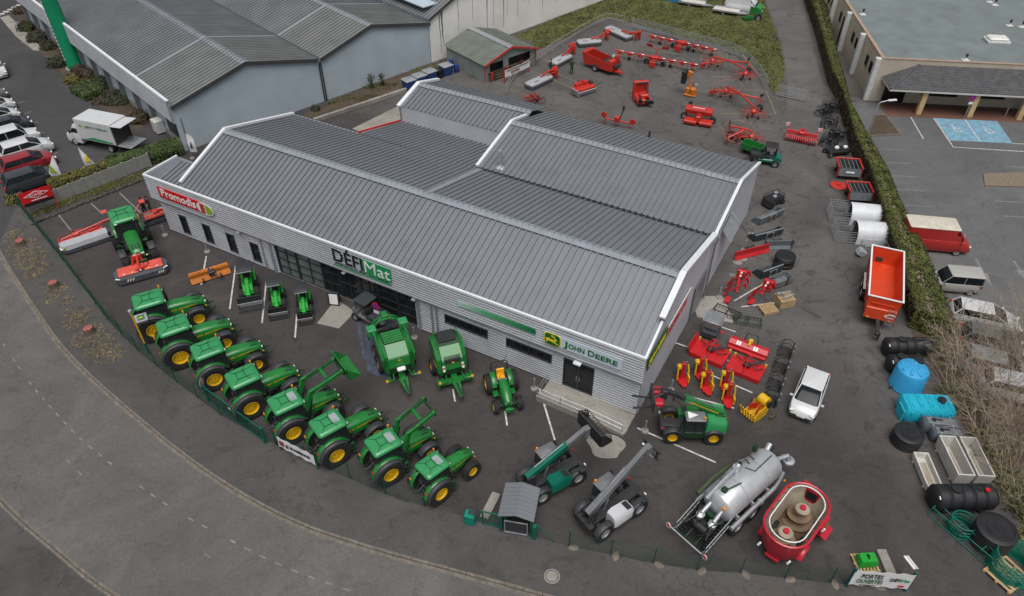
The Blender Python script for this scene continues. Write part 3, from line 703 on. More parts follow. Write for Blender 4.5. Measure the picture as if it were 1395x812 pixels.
# shop front: glazed bays, entrance
bays = [(-28.9,-27.0,2,4,'glass_green'),(-26.95,-24.6,2,4,'glass_green'),(-24.55,-23.0,2,3,'glass_dark')]
for a, b, nx, nz, gl in bays: window(B, a, b, .05, 2.88, WY+.12, nx, nz, 'glazed_bay', gl)
dr = window(B, -22.95, -21.2, .05, 2.88, WY+.12, 2, 2, 'entrance_door', 'glass_dark', .08)
for a, b in ((-21.15,-19.6),(-19.55,-17.95),(-17.9,-16.35)): window(B, a, b, .05, 2.88, WY+.12, 2 if a < -21 else 1, 4, 'glazed_bay', 'glass_dark')
d2 = window(B, -5.15, -3.05, .15, 2.55, WY, 2, 1, 'double_door', 'glass_dark', .14)
mb = MB(); mb.box((-4.0, .18, 1.2), (.03,.06,.4)); mb.box((-4.2, .18, 1.2), (.03,.06,.4)); mb.build('handle', _M['galv'], d2)
mb = MB(); mb.box(((-28.9-16.3)/2, 1.2, 1.45), (12.5, .04, 2.8)); mb.build('showroom_interior', _M['interior'], B)
for xx in (-29.25, -16.05): mb = MB(); mb.box((xx, .2, 1.5), (.22,.22,2.96)); mb.build('column', _M['roof_trim'], B)
for xx in (-30.15, -14.95, -14.55): mb = MB(); mb.box((xx, .15, 1.5), (.16,.14,2.98), ch=.03); mb.build('downpipe', _M['galv'], B)
# --- gables (vertical cladding)
def topR(t):
    y = WY+t*(25.1-WY); 
    if y < RY: return 5.1+(RZ_-5.1)*(y)/RY
    if y < 13.1: return RZ_+(EB[1]-RZ_)*(y-RY)/(EB[0]-RY)
    if y < 18.6: return 5.42+(6.75-5.42)*(y-13.1)/5.5
    return 6.75+(4.85-6.75)*(y-18.6)/6.5
mb = MB(); corr_v(mb, (-.1,WY), (-.1,25.1), 0, 0, .22, .03, topR); mb.build('gable_wall', _M['clad_flat'], B)
def topL(t):
    y = (1-t)*EB[0]; return 5.1+(RZ_-5.1)*y/RY if y < RY else RZ_+(EB[1]-RZ_)*(y-RY)/(EB[0]-RY)
mb = MB(); corr_v(mb, (GX,EB[0]), (GX,.2), 0, 0, .22, .03, topL); mb.build('gable_wall', _M['clad_flat'], B)
mb = MB(); corr_v(mb, (LX,3.3), (LX,0), 3.05, 5.1, .22, .03); corr_v(mb, (LX+.06,0), (LX+.06,3.3), 3.05, 5.1, .22, .03); corr_v(mb, (LX+.55,3.3), (LX+.55,WY), 0, 3.05, .22, .03)
corr_v(mb, (GX,3.3), (LX,3.3), 0, 5.1, .22, .03); mb.build('return_wall', _M['clad_flat'], B)
mb = MB(); corr_v(mb, (0,25.1), (-30.5,25.1), 0, 4.8, .22, .03); corr_v(mb, (-30.5,EB[0]), (GX,EB[0]), 0, 5.3, .22, .03); corr_v(mb, (-30.5,25.1), (-30.5,EB[0]), 0, 3.9, .22, .03); mb.build('rear_wall', _M['clad_flat'], B)
# --- roofs of separate panels
slope(B, 'main_roof_front', _M['roof_steel'], GX, 0, RY, RZ_, .12, 5.0)
slope(B, 'main_roof_rear', _M['roof_steel'], GX, 0, RY, RZ_, *EB)
slope(B, 'porch_roof', _M['roof_steel'], LX+.08, GX, 3.25, 5.02-.2, .12, 4.2)
ext = (19.1, RZ_+(EB[1]-RZ_)*(19.1-RY)/(EB[0]-RY))
slope(B, 'rear_extension_roof', _M['roof_steel'], -30.6, -19, EB[0], EB[1], *ext)
slope(B, 'tall_roof_front', _M['roof_steel'], -19, 0, 18.6, 6.8, 13.05, 5.52)
slope(B, 'tall_roof_rear', _M['roof_steel'], -19, 0, 18.6, 6.8, 25.2, 4.88)
slope(B, 'small_roof_front', _M['roof_steel'], -30.55, -19, 22.0, 6.2, 18.9, 5.38)
slope(B, 'small_roof_rear', _M['roof_steel'], -30.55, -19, 22.0, 6.2, 25.1, 5.3)
mb = MB(); corr_v(mb, (-30.5,18.95), (-19,18.95), 3.7, 5.38, .22, .03)
corr_v(mb, (-30.5,25.1), (-30.5,18.95), 3.6, 0, .22, .03, lambda t: 5.3+(6.15-5.3)*t/.5 if t < .5 else 6.15-(6.15-5.38)*(t-.5)/.5); mb.build('small_roof_wall', _M['clad_flat'], B)
mb = MB(); corr_v(mb, (-18.98,25.1), (-18.98,13.1), 4.0, 0, .22, .03, lambda t: 4.85+(6.75-4.85)*t/.54 if t < .54 else 6.75-(6.75-5.45)*(t-.54)/.46); mb.build('tall_roof_wall', _M['clad_flat'], B)
# --- ridge caps and white edge trims
def bar(mb, a, b, wd, ht, dz=0):
    a, b = Vector(a), Vector(b); d = b-a; m = (a+b)/2+Vector((0,0,dz)); mb.box(m, (d.length, wd, ht), (0, -math.asin(d.z/d.length), atan2(d.y, d.x)))
mb = MB()
for x0, x1, y, z in ((GX,0,RY,RZ_),(-19,0,18.6,6.8),(-30.55,-19,22.0,6.2)):
    for s in (-1,1): mb.raw([(x0,y,z+.1),(x1,y,z+.1),(x1,y+s*.38,z+.0),(x0,y+s*.38,z+.0)], [(0,1,2,3) if s < 0 else (3,2,1,0)])
mb.raw([(-18.95,RY+.3,RZ_+.0),(-18.35,RY+.3,RZ_+.0),(-18.35,13,5.46),(-18.95,13,5.46)], [(0,1,2,3)])
mb.build('ridge_cap', _M['roof_trim'], B)
mb = MB(); bar(mb, (LX-.03,-.02,5.16), (.05,-.02,5.16), .16, .16); bar(mb, (LX,.06,5.16), (LX,3.3,5.16), .14, .16); mb.build('parapet_cap', _M['trim_white'], B)
def trim(pts, wd=.22, ht=.2, m='trim_white', nm='edge_trim'):
    for a, b in zip(pts, pts[1:]):
        mb = MB(); bar(mb, a, b, wd, ht); mb.build(nm, _M[m], B, smooth=0)
trim([(-.04,.1,5.12),(-.04,2.5,6.03)], .14, .14)
trim([(-.06,2.35,6.38),(-.06,RY,RZ_+.28),(-.06,13.15,5.6)], .38, .2)
trim([(-.03,13.2,5.6),(-.03,18.6,6.92),(-.03,25.25,4.97)], .22, .18)
trim([(GX,.4,5.35),(GX,RY,RZ_+.18),(GX,EB[0]+.1,EB[1]+.12)], .26, .18)
trim([(-19,13.0,5.6),(-19,18.6,6.92),(-19,21.2,6.3)], .24, .18)
trim([(-30.58,18.7,5.42),(-30.58,22,6.32),(-30.58,25.2,5.4)], .36, .18)
trim([(-30.62,EB[0]+.1,EB[1]+.1),(-30.62,18.8,3.98)], .12, .12, 'sign_red', 'red_edge')
trim([(GX,EB[0]+.06,EB[1]),(-30.6,EB[0]+.06,EB[1])], .12, .1, 'roof_trim', 'gutter')
trim([(-19,13.02,5.42),(.1,13.02,5.42)], .14, .14, 'frame_dark', 'gutter')  # near-black bar added for the shadow line cast by the tall eave
mb = MB(); mb.cyl((-17.3,13.7,5.5),(-17.3,13.7,6.9), .13, n=12); mb.cyl((-17.3,13.7,6.85),(-17.3,13.7,7.05), .17, n=12); mb.lathe([(.45,5.62),(.2,5.75),(.13,5.9)], 12, (-17.3,13.7,0)); mb.build('chimney_pipe', _M['galv'], B)
mb = MB(); mb.cyl((-9.3,25.0,4.9),(-9.3,25.0,5.5), .1, n=8); mb.build('vent_pipe', _M['frame_dark'], B)
# right gable: door, downpipe, signs
mb = MB(); mb.box((.02,11.3,1.5), (.06,2.6,3.0)); mb.build('roller_door', _M['galv_dark'], B, smooth=0)
mb = MB(); mb.tube([(.25,13.1,5.4),(.12,13.0,4.8),(.12,12.9,.1)], .07, 8); mb.build('downpipe', _M['galv_dark'], B)
mb = MB(); mb.tube([(.05,17.2,5.0),(.9,16.6,4.7),(.05,16.2,4.9)], .02, 5); mb.raw([(.03,15.2,4.6),(.03,17.4,4.9),(.75,17.2,3.9),(.75,15.4,3.6)], [(0,1,2,3)]); mb.build('window_awning', _M['galv'], B, smooth=0)
sg = bpy.data.objects.new('red_sign', None); COL.objects.link(sg); sg.parent = B
mb = MB(); mb.box((.03,6.1,4.35), (.06,4.4,.12)); mb.build('sign_rail', _M['trim_white'], sg)
text('PROMODIS', .62, _M['sign_red'], sg, (.05,4.1,3.55), (pi/2,0,pi/2), bold=.02, width=3.6)
sg = bpy.data.objects.new('green_sign', None); COL.objects.link(sg); sg.parent = B
mb = MB(); mb.box((.03,2.2,4.15), (.06,3.3,.95)); mb.build('sign_board', _M['sign_deep_green'], sg, smooth=0)
text('JOHN DEERE', .5, _M['sign_yellow'], sg, (.065,.75,3.98), (pi/2,0,pi/2), bold=.012, width=2.75)
# --- facade signs
F = (pi/2, 0, 0)
sg = bpy.data.objects.new('promodis_sign', None); COL.objects.link(sg); sg.parent = B; sg.location = (0,-.06,0)
mb = MB(); mb.box((-37.5,-.07,4.12), (5.0,.05,.95)); mb.build('red_panel', _M['sign_red'], sg, smooth=0)
text('Promodis', .95, _M['sign_white'], sg, (-39.75,-.1,3.86), F, bold=.018, width=3.75)
def oval(cx, cz, rx, rz, y, m, name, p=sg, n=28, a0=0, a1=2*pi):
    mb = MB(); k = [(cx+rx*cos(a0+(a1-a0)*i/n), cz+rz*sin(a0+(a1-a0)*i/n)) for i in range(n if a1-a0 > 6.2 else n+1)]; mb.prism(k, y, y-.02, 'y'); return mb.build(name, m, p, smooth=0)
oval(-34.95, 4.12, .88, .55, -.095, _M['sign_white'], 'emblem_plate')
oval(-34.85, 4.12, .68, .42, -.118, _M['sign_lime'], 'emblem_half', a0=-pi/2, a1=pi/2); 
mb = MB(); mb.box((-35.2,-.13,4.12), (.45,.02,.84)); mb.build('emblem_bar', _M['sign_brick'], sg, smooth=0)
sg = bpy.data.objects.new('dealer_name_sign', None); COL.objects.link(sg); sg.parent = B; sg.location = (0,-.06,0)
text('DÉFI', 1.5, _M['sign_black'], sg, (-22.85,-.06,3.85), F, bold=.02, width=2.55)
mb = MB(); mb.box((-19.0,-.065,4.3), (2.35,.04,1.15)); mb.box((-19.0,-.065,3.52), (2.2,.04,.12)); mb.build('green_panel', _M['sign_green'], sg, smooth=0)
mb = MB(); mb.box((-21.55,-.06,3.46), (2.6,.03,.07)); mb.build('green_underline', _M['sign_green'], sg, smooth=0)
text('Mat', 1.35, _M['sign_white'], sg, (-20.1,-.095,3.88), F, width=2.1)
text('AGRICULTURE · PAYSAGE', .24, _M['sign_black'], sg, (-22.7,-.06,3.58), F, width=4.6)
sg = bpy.data.objects.new('green_stripe_sign', None); COL.objects.link(sg); sg.parent = B; sg.location = (0,-.06,0)
m = mat('stripe_gradient', (.1,.4,.2)); n_ = m.node_tree.nodes; tcn = n_.new('ShaderNodeTexCoord'); sp = n_.new('ShaderNodeSeparateXYZ'); rp = n_.new('ShaderNodeValToRGB')
m.node_tree.links.new(tcn.outputs['Generated'], sp.inputs[0]); m.node_tree.links.new(sp.outputs[0], rp.inputs[0]); m.node_tree.links.new(rp.outputs[0], n_['Principled BSDF'].inputs['Base Color'])
rp.color_ramp.elements[0].color = (.5,.62,.58,1); rp.color_ramp.elements[1].color = (.0,.16,.05,1); e = rp.color_ramp.elements.new(.35); e.color = (.12,.42,.22,1)
mb = MB(); mb.box((-9.8,-.065,4.15), (5.6,.04,.4)); mb.build('stripe_panel', m, sg, smooth=0)
sg = bpy.data.objects.new('john_deere_sign', None); COL.objects.link(sg); sg.parent = B; sg.location = (0,-.06,0)
mb = MB(); mb.box((-3.85,-.065,4.1), (5.1,.04,.92)); mb.build('pale_panel', _M['sign_pale'], sg, smooth=0)
def rrect(cx, cz, w_, h_, r, y, m, name, p):
    pts = []
    for sx, sz, a in ((1,1,0),(-1,1,90),(-1,-1,180),(1,-1,270)):
        for k in range(6): b_ = R(a+18*k); pts.append((cx+sx*(w_/2-r)+r*cos(b_), cz+sz*(h_/2-r)+r*sin(b_)))
    mb = MB(); mb.prism(pts, y, y-.02, 'y'); return mb.build(name, m, p, smooth=0)
rrect(-5.82, 4.1, 1.12, .98, .26, -.09, _M['sign_yellow'], 'emblem_border', sg); rrect(-5.82, 4.1, 1.0, .87, .22, -.112, _M['sign_deep_green'], 'emblem_plate', sg)
def deer(parent, cx, cz, s, y, m):
    P = [(-.46,.02),(-.36,.1),(-.2,.1),(.1,.02),(.2,.1),(.22,.2),(.3,.16),(.36,.08),(.3,.04),(.24,-.02),(.2,-.1),(.44,-.2),(.46,-.26),(.16,-.17),(-.02,-.12),(-.2,-.08),(-.34,-.22),(-.46,-.24),(-.36,-.12),(-.4,-.04)]
    mb = MB(); mb.prism([(cx+s*a, cz+s*b) for a, b in P], y, y-.02, 'y')
    for q in ([(.22,.18),(.12,.3),(-.08,.36)],[(.14,.28),(.2,.4)],[(.02,.33),(.06,.43)]):
        mb.tube([(cx+s*a, y-.01, cz+s*b) for a, b in q], .022*s+.004, 4)
    mb.build('deer_emblem', m, parent, smooth=0)
deer(sg, -5.84, 4.06, .95, -.134, _M['sign_yellow'])
[text(s_, z_, _M['sign_deep_green'], sg, (x_,-.095,3.88), F, bold=.012, width=w_) for s_, z_, x_, w_ in (('J',.66,-5.0,.26),('OHN',.54,-4.76,1.06),('D',.66,-3.5,.42),('EERE',.54,-3.02,1.42))]
mb = MB(); mb.box((-4.1,-.12,2.86), (.5,.3,.16), ch=.03); mb.build('wall_lamp', _M['trim_white'], B)
for xx in (-22.1, -16.2, -32.1): mb = MB(); mb.box((xx,-.02,2.9), (.28,.36,.14), ch=.03); mb.build('wall_lamp', _M['galv'], B)
# ramp and railings by the double door
rp_ = thing('access_ramp', 'concrete access ramp with galvanised railings below the double door', 'ramp', BO, BY)
mb = MB(); mb.prism([(-6.0,.0),(-6.0,.15),(-2.6,.15),(-.12,.03),(-.12,0)], -1.55, .2, 'y'); mb.build('ramp_slab', _M['concrete'], rp_, smooth=0)
mb = MB(); mb.prism([(-6.05,-.02),(-6.05,.45),(-2.6,.45),(-.15,.2),(-.15,-.02)], -1.75, -1.55, 'y'); mb.build('kerb_wall', _M['concrete'], rp_, smooth=0)
for z in (.55,.95):
    mb = MB(); mb.tube([(-6.0,-.3,z+.15),(-6.0,-1.65,z+.15),(-2.7,-1.65,z+.15),(-.3,-1.65,z-.05)], .028, 6); mb.build('rail', _M['galv'], rp_)
for x, y, h in ((-6,-.3,1.1),(-6,-1.65,1.1),(-4.4,-1.65,1.1),(-2.75,-1.65,1.1),(-2.6,-1.65,1.1),(-.3,-1.65,.9)):
    mb = MB(); mb.cyl((x,y,.1),(x,y,h), .03, n=6); mb.build('post', _M['galv'], rp_)
# impact posts at the wall foot
posts = [(-6.6,-.9),(-16.0,-.7),(-40.6,-.55),(-35.9,-.5),(.85,-.7),(1.1,3.2),(1.15,10.9),(1.1,13.6),(1.2,16.6),(1.1,20.2),(1.0,22.6)]
plb = ['beside the access ramp','at the edge of the shop front','at the outer corner under the red sign','between the small windows','at the front corner by the ramp','on the gable side near the red and yellow tillers','by the roller door','beside the downpipe behind the roller door','on the gable side by the red blade','on the gable side by the grey buckets','at the rear end of the gable wall']
for (x, y), l in zip(posts, plb):
    t = thing('guard_post', 'short galvanised guard post '+l, 'post', Bp(x, y), BY, 'guard posts round the showroom')
    mb = MB(); mb.cyl((0,0,0),(0,0,.95), .055, n=10); mb.lathe([(.055,.94),(.03,.98),(0,.985)], 10); mb.build('tube', _M['galv'], t)
    mb = MB(); mb.lathe([(.24,0),(.22,.09),(.06,.12)], 12); mb.build('foot', _M['concrete'], t)

# ------------------------------------------------------------------ warehouse
WO, WYAW = Vector((-19.85,72.95,0)), R(43.6)
W = thing('warehouse', 'big blue grey warehouse with two pitched ribbed metal roofs', 'building', WO, WYAW)
WD = 46
def corr_slope(parent, name, m, xa, za, xb, zb, y0, y1, pitch=.55, rh=.13):
    mb = MB(); n = round((y1-y0)/pitch); vs = []; q = (y1-y0)/n
    for i in range(n):
        y = y0+i*q
        for d, e in ((0,0),(.76,0),(.78,1),(.98,1)): vs += [(xa, y+d*q, za+rh*e), (xb, y+d*q, zb+rh*e)]
    vs += [(xa,y1,za),(xb,y1,zb)]; fs = [(2*i,2*i+1,2*i+3,2*i+2) for i in range(len(vs)//2-1)]
    if xb < xa: fs = [f[::-1] for f in fs]
    mb.raw(vs, fs); return mb.build(name, m, parent, smooth=0)
A0, A1, A2, A3 = -15.6, -7.75, 0, 6.7; A4 = 14.4
mb = MB(); mb.prism([(A0,0),(A2,0),(A2,4.55),(A1,6.45),(A0,4.55)], 0, .2, 'y'); mb.build('gable_wall', _M['wall_blue_grey'], W, smooth=0)
mb = MB(); mb.prism([(A2+.01,0),(A4,0),(A4,4.55),(A3,6.3),(A2+.01,4.5)], 0, .2, 'y'); mb.build('gable_wall', _M['wall_blue_grey'], W, smooth=0)
for (xa, za, xb, zb) in ((A0-.1,4.6,A1,6.55),(A2-.15,4.65,A1,6.55),(A2+.15,4.6,A3,6.4),(A4+.1,4.62,A3,6.4)):
    corr_slope(W, 'roof_slope', _M['wh_roof_old'], xa, za, xb, zb, -.15, 8.0); corr_slope(W, 'roof_slope', _M['wh_roof'], xa, za, xb, zb, 8.35, WD)
    mb = MB(); bar(mb, (xa,8.17,za+.05), (xb,8.17,zb+.05), .4, .08); mb.build('flashing', _M['roof_trim'], W, smooth=0)
    mb = MB(); bar(mb, (xa,-.2,za-.12), (xb,-.2,zb-.12), .12, .36); mb.build('verge_trim', _M['roof_dark_trim'], W, smooth=0)
for x in (A1, A3):
    for s in (-1,1): mb = MB(); mb.raw([(x,-.2,6.62 if x < 0 else 6.48),(x,WD,6.62 if x < 0 else 6.48),(x+s*.45,WD,6.48 if x < 0 else 6.34),(x+s*.45,-.2,6.48 if x < 0 else 6.34)], [(0,1,2,3) if s > 0 else (3,2,1,0)]); mb.build('ridge_cap', _M['roof_trim'], W, smooth=0)
mb = MB(); mb.box((A2,WD/2,4.56), (.5,WD,.1)); mb.build('valley_gutter', _M['roof_dark_trim'], W, smooth=0)
for dx in (-.1,.14): mb = MB(); mb.tube([(A2,-.25,4.4),(A2+dx,-.12,3.9),(A2+dx,-.1,0)], .07, 6); mb.build('downpipe', _M['frame_dark'], W)
# long left side: deep ribbed parapet band over a panelled lower wall
mb = MB(); mb.T = Matrix.Rotation(-pi/2, 4, 'Z'); corr_h(mb, -WD, .1, 3.0, 5.2, A0-.25); mb.build('parapet_band', _M['clad_silver'], W)
mb = MB(); mb.T = Matrix.Rotation(-pi/2, 4, 'Z'); corr_h(mb, -WD, .1, 4.5, 5.2, A0-.1, sg=1); mb.build('parapet_inside', _M['clad_silver'], W)
mb = MB(); bar(mb, (A0-.18,-.1,5.22), (A0-.18,WD,5.22), .26, .12); mb.build('parapet_cap', _M['trim_white'], W, smooth=0)
mb = MB(); corr_v(mb, (A0+.01,-.02), (A0-.25,-.02), 2.9, 5.2, .13, .01); mb.build('corner_panel', _M['clad_silver'], W)
mb = MB(); mb.box((A0+.5,WD/2,1.6), (.2,WD,3.2)); mb.build('lower_wall', _M['wall_blue_grey'], W, smooth=0)
mb = MB(); mb.box((A0+.36,WD/2,.3), (.1,WD,.6)); mb.build('plinth', _M['panel_concrete'], W, smooth=0)
for i in range(11): mb = MB(); mb.box((A0+.2,6.5+i*3.9,1.5), (.45,.35,3.0)); mb.build('pilaster', _M['galv_dark'], W, smooth=0)
mb = MB(); mb.box((A0+.38,2.6,1.2), (.06,2.4,2.4)); mb.build('side_door', _M['frame_dark'], W, smooth=0)
mb = MB(); mb.box((A0-.1,5.3,.75), (.9,1.1,1.3), ch=.06); mb.build('air_unit', _M['rb_white'], W)
# ------------------------------------------------------------------ white walled hall behind, same line
H = thing('white_hall', 'tall hall with rain streaked white end wall beside the warehouse', 'building', WO+Vector((cos(WYAW),sin(WYAW),0))*A4, WYAW)
mb = MB(); mb.prism([(.1,0),(34,0),(34,7),(17,12.0),(.1,5.0)], 0, .25, 'y'); mb.build('end_wall', _M['wall_white_stained'], H, smooth=0)
corr_slope(H, 'roof_slope', _M['wh_roof'], -.1, 5.05, 17, 12.1, -.2, 40); corr_slope(H, 'roof_slope', _M['wh_roof'], 34.1, 6.95, 17, 12.1, -.2, 40)
mb = MB(); bar(mb, (-.1,-.22,4.95), (17,-.22,12.0), .12, .3); mb.build('verge_trim', _M['roof_dark_trim'], H, smooth=0)
mb = MB(); mb.box((17,20,6), (33.6,38,.1)); mb.box((.2,20,2.5), (.2,39,5)); mb.build('side_wall', _M['wall_blue_grey'], H, smooth=0)
for i, (x, wd, z0, z1) in enumerate([(1.6,.16,.6,5.4),(1.95,.3,1.8,5.5),(4.4,.09,1.5,6.6),(6.6,.1,3.2,7.5),(8.9,.2,1.4,8.4),(9.9,.1,1.8,8.8),(11.6,.18,1.2,9.6),(12.2,.08,2.4,9.8),(14,.15,1.8,10.6),(16,.12,2.8,11.4),(18.4,.14,2,11.4),(21,.1,2,10.6)]):
    mb = MB(); n = 10; L_, R_ = [], []
    for k in range(n+1):
        z = z0+(z1-z0)*k/n; w2 = wd*(.35+.65*(k/n))*(1+.5*noise.noise((x, z*1.7, 0))); dx = .07*noise.noise((x*3, z*.8, 5)); L_.append((x+dx-w2/2, -.004, z)); R_.append((x+dx+w2/2, -.004, z))
    mb.raw(L_+R_, [(k, n+1+k, n+2+k, k+1) for k in range(n)]); mb.build('rain_streak', _M['streak'], H, smooth=0)
# retaining kerb behind the showroom
def low_wall(name, label, cat, a, b, h, th, m):
    o = MB().box(((b-a).length/2, 0, h/2), ((b-a).length, th, h), ch=.03).build(name, m, None, loc=a, rz=heading(a, b)); return tag(o, label, cat)
o = low_wall('retaining_kerb', 'low pale concrete retaining kerb below the grass strip behind the showroom', 'kerb', G(428,167), G(554,125), .45, .3, _M['concrete'])
# ------------------------------------------------------------------ concrete panel wall at the left
a, b = G(43,291), G(206,226); L = (b-a).length
t = thing('panel_wall', 'weathered grey concrete panel wall with posts at the edge of the yard', 'wall', a, heading(a, b)); n = 9; pm = None
for i in range(n):
    for j in range(3):
        l = (L*(i+.5)/n, 0, .24+.42*j)
        if pm is None: pm = MB().box((0,0,0), (L/n-.14,.06,.41), ch=.012).build('panel', _M['panel_concrete'], t, loc=l)
        else: inst(pm, t, l, (random.uniform(-.015,.015),0,0))
pm = None
for i in range(n+1):
    if pm is None: pm = MB().box((0,0,.66), (.15,.14,1.4), ch=.015).build('post', _M['panel_concrete'], t)
    else: inst(pm, t, (L*i/n,0,0))
# stone edging under it
a, b = G(47,305), G(208,240); root = tag(thing('stone_edging', 'dark rough stone edging between the yard and the weedy strip', 'edging', a, heading(a, b)))
pm = None
for i in range(int((b-a).length/.55)):
    if pm is None: pm = MB().box((0,0,.08), (.52,.3,.26), ch=.06).build('stone', mat('dark_stone', (.075,.07,.06), .9, var=.4, sc=3, bump=.5), root)
    else: inst(pm, root, (i*.55,random.uniform(-.04,.04),random.uniform(-.03,.03)), (random.uniform(-.1,.1),random.uniform(-.1,.1),random.uniform(-.1,.1)), (random.uniform(.85,1.03),random.uniform(.8,1.2),random.uniform(.8,1.2)))
# ------------------------------------------------------------------ store shed
P0, P1 = G(661,111.8), G(729,88); yaw = heading(P0, P1); LW = (P1-P0).length
S = thing('store_shed', 'small grey green metal shed with red trimmed gable by the white hall', 'shed', P0, yaw)
SD = 7.2; hx = LW/2
for (p, q) in (((0,0),(0,SD)),): mb = MB(); corr_v(mb, (0,SD), (0,0), 0, 1.95, .3, .03); mb.build('side_wall', _M['shed_wall'], S)
mb = MB(); corr_v(mb, (LW,0), (LW,SD), 0, 1.95, .3, .03); mb.build('side_wall', _M['shed_wall'], S)
mb = MB(); corr_v(mb, (LW,SD), (0,SD), 0, 0, .3, .03, lambda t: 1.95+1.1*(1-abs(2*t-1))); mb.build('rear_wall', _M['shed_wall'], S)
mb = MB(); corr_v(mb, (0,0), (LW,0), 1.85, 0, .3, .03, lambda t: 1.95+1.1*(1-abs(2*t-1))); mb.build('gable_panel', _M['shed_wall'], S)
for x0, x1 in ((0,.7),(2.6,3.4),(LW-.8,LW)): mb = MB(); corr_v(mb, (x0,.02), (x1,.02), 0, 1.86, .3, .03); mb.build('front_panel', _M['shed_wall'], S)
mb = MB(); mb.box((LW/2,.9,.95), (LW-.1,.06,1.9)); mb.build('dark_interior', _M['interior'], S, smooth=0)
corr_slope(S, 'roof_slope', _M['shed_roof'], -.25, 1.95, hx, 3.12, -.3, SD+.2, .42, .05); corr_slope(S, 'roof_slope', _M['shed_roof'], LW+.25, 1.95, hx, 3.12, -.3, SD+.2, .42, .05)
for s in (0,1):
    mb = MB(); bar(mb, (-.27 if s == 0 else LW+.27,-.33,1.95), (hx,-.33,3.14), .08, .2); mb.build('gable_trim', _M['red_trim'], S, smooth=0)
    mb = MB(); mb.raw([(hx,-.3,3.2),(hx,SD+.2,3.2),(hx+(.4 if s else -.4),SD+.2,3.09),(hx+(.4 if s else -.4),-.3,3.09)], [(0,1,2,3) if s else (3,2,1,0)]); mb.build('ridge_cap', _M['galv'], S, smooth=0)
for x in (-.03, LW+.03): mb = MB(); mb.box((x,-.03,.97), (.09,.09,1.95)); mb.build('corner_trim', _M['red_trim'], S, smooth=0)
# ------------------------------------------------------------------ shop on the right
RO, RYW = Vector((37.95,72.98,0)), R(-7)
Rb = thing('flat_roofed_shop', 'cream flat roofed shop with white piers and a tiled lean to canopy', 'building', RO, RYW)
RH, RD, RL = 4.6, 40, 45
mb = MB(); mb.box((0.1,RD/2,RH/2), (.2,RD,RH)); mb.build('side_wall', _M['rb_wall'], Rb, smooth=0)
mb = MB(); mb.box((RL/2,.1,RH/2), (RL-.01,.19,RH-.01)); mb.build('front_wall', _M['rb_wall'], Rb, smooth=0)
mb = MB(); mb.box((RL/2+.1,RD/2+.1,RH-.25), (RL-.3,RD-.3,.3)); mb.build('flat_roof', _M['rb_roof'], Rb, smooth=0)
mb = MB(); bar(mb, (.12,0,RH+.03), (.12,RD,RH+.03), .34, .08); bar(mb, (.3,.12,RH+.03), (RL,.12,RH+.03), .3, .08); mb.build('roof_coping', mat('coping', (.38,.27,.2), .6, var=.15), Rb, smooth=0)
for i in range(6):
    y = .2+i*6.6; mb = MB(); mb.box((-.3,y,RH/2), (.55,.55,RH), ch=.05); mb.build('pier', _M['rb_white'], Rb)
for i in range(4):
    for dy in (2.2,3.9):
        y = .2+i*6.6+dy; r_ = bpy.data.objects.new('window', None); COL.objects.link(r_); r_.parent = Rb
        mb = MB(); mb.box((-.01,y,2.7), (.06,.75,1.0)); mb.build('pane', _M['glass_dark'], r_, smooth=0)
        mb = MB()
        for dz in (-.53,.53): mb.box((-.02,y,2.7+dz), (.09,.9,.07))
        for d_ in (-.41,.41): mb.box((-.02,y+d_,2.7), (.09,.07,1.0))
        mb.build('frame', _M['frame_dark'], r_, smooth=0)
mb = MB(); mb.box((-.05,15.2,1.1), (.1,1.5,2.2)); mb.build('side_door', _M['frame_dark'], Rb, smooth=0)
for i in range(12): 
    mb = MB(); mb.box((-.03,1.6+i*2.2,RH/2-.3), (.03,.06,RH-.7)); mb.build('wall_joint', _M['rb_pier'], Rb, smooth=0)
CX0, CD, CZ0, CZ1 = .55, 3.1, 2.75, 4.15   # canopy
def tiles(parent, P, n, rows=13):
    """courses of roof tiles: P(s,t) s along eave 0..1, t up 0..1"""
    for r in range(rows):
        t0, t1 = r/rows, (r+1.15)/rows; mb = MB(); vs = []; fs = []
        for k in range(n):
            s0, s1 = (k+.03)/n, (k+.97)/n; dz = .035+random.uniform(-.008,.012); i = len(vs)
            a, b, c, d = P(s0,t0), P(s1,t0), P(s1,min(1,t1)), P(s0,min(1,t1))
            up = Vector((0,0,dz)); m_ = (a+b)/2+up*1.6; n_ = (c+d)/2+Vector((0,0,.02))
            vs += [a+up, m_, b+up, c+Vector((0,0,.004)), n_, d+Vector((0,0,.004)), a-Vector((0,0,.02)), b-Vector((0,0,.02))]; fs += [(i,i+1,i+4,i+5),(i+1,i+2,i+3,i+4),(i+6,i+7,i+2,i+1,i)]
        mb.raw(vs, fs); o = mb.build('tile_course', _M['roof_tile'], parent, smooth=0); o['kind'] = 'stuff'
rt = bpy.data.objects.new('canopy_roof', None); COL.objects.link(rt); rt.parent = Rb
E0, E1, T0, T1 = Vector((CX0,-CD,CZ0)), Vector((RL,-CD,CZ0)), Vector((CX0+3.2,-.02,CZ1)), Vector((RL,-.02,CZ1))
tiles(rt, lambda s, t: E0.lerp(T0,t).lerp(E1.lerp(T1,t), s), 150)
Wb, = (Vector((CX0,-.02,CZ0)),)
tiles(rt, lambda s, t: Wb.lerp(T0,t).lerp(E0.lerp(T0,t), s), 11)
mb = MB(); bar(mb, E0+Vector((0,0,.06)), T0+Vector((0,0,.06)), .22, .1); mb.build('hip_tiles', _M['roof_tile'], rt, smooth=0)
mb = MB(); mb.prism([(CX0,-.02),(CX0,-CD),(RL,-CD),(RL,-.02)], CZ0-.22, CZ0-.04, 'z'); mb.build('fascia', _M['rb_white'], Rb, smooth=0)
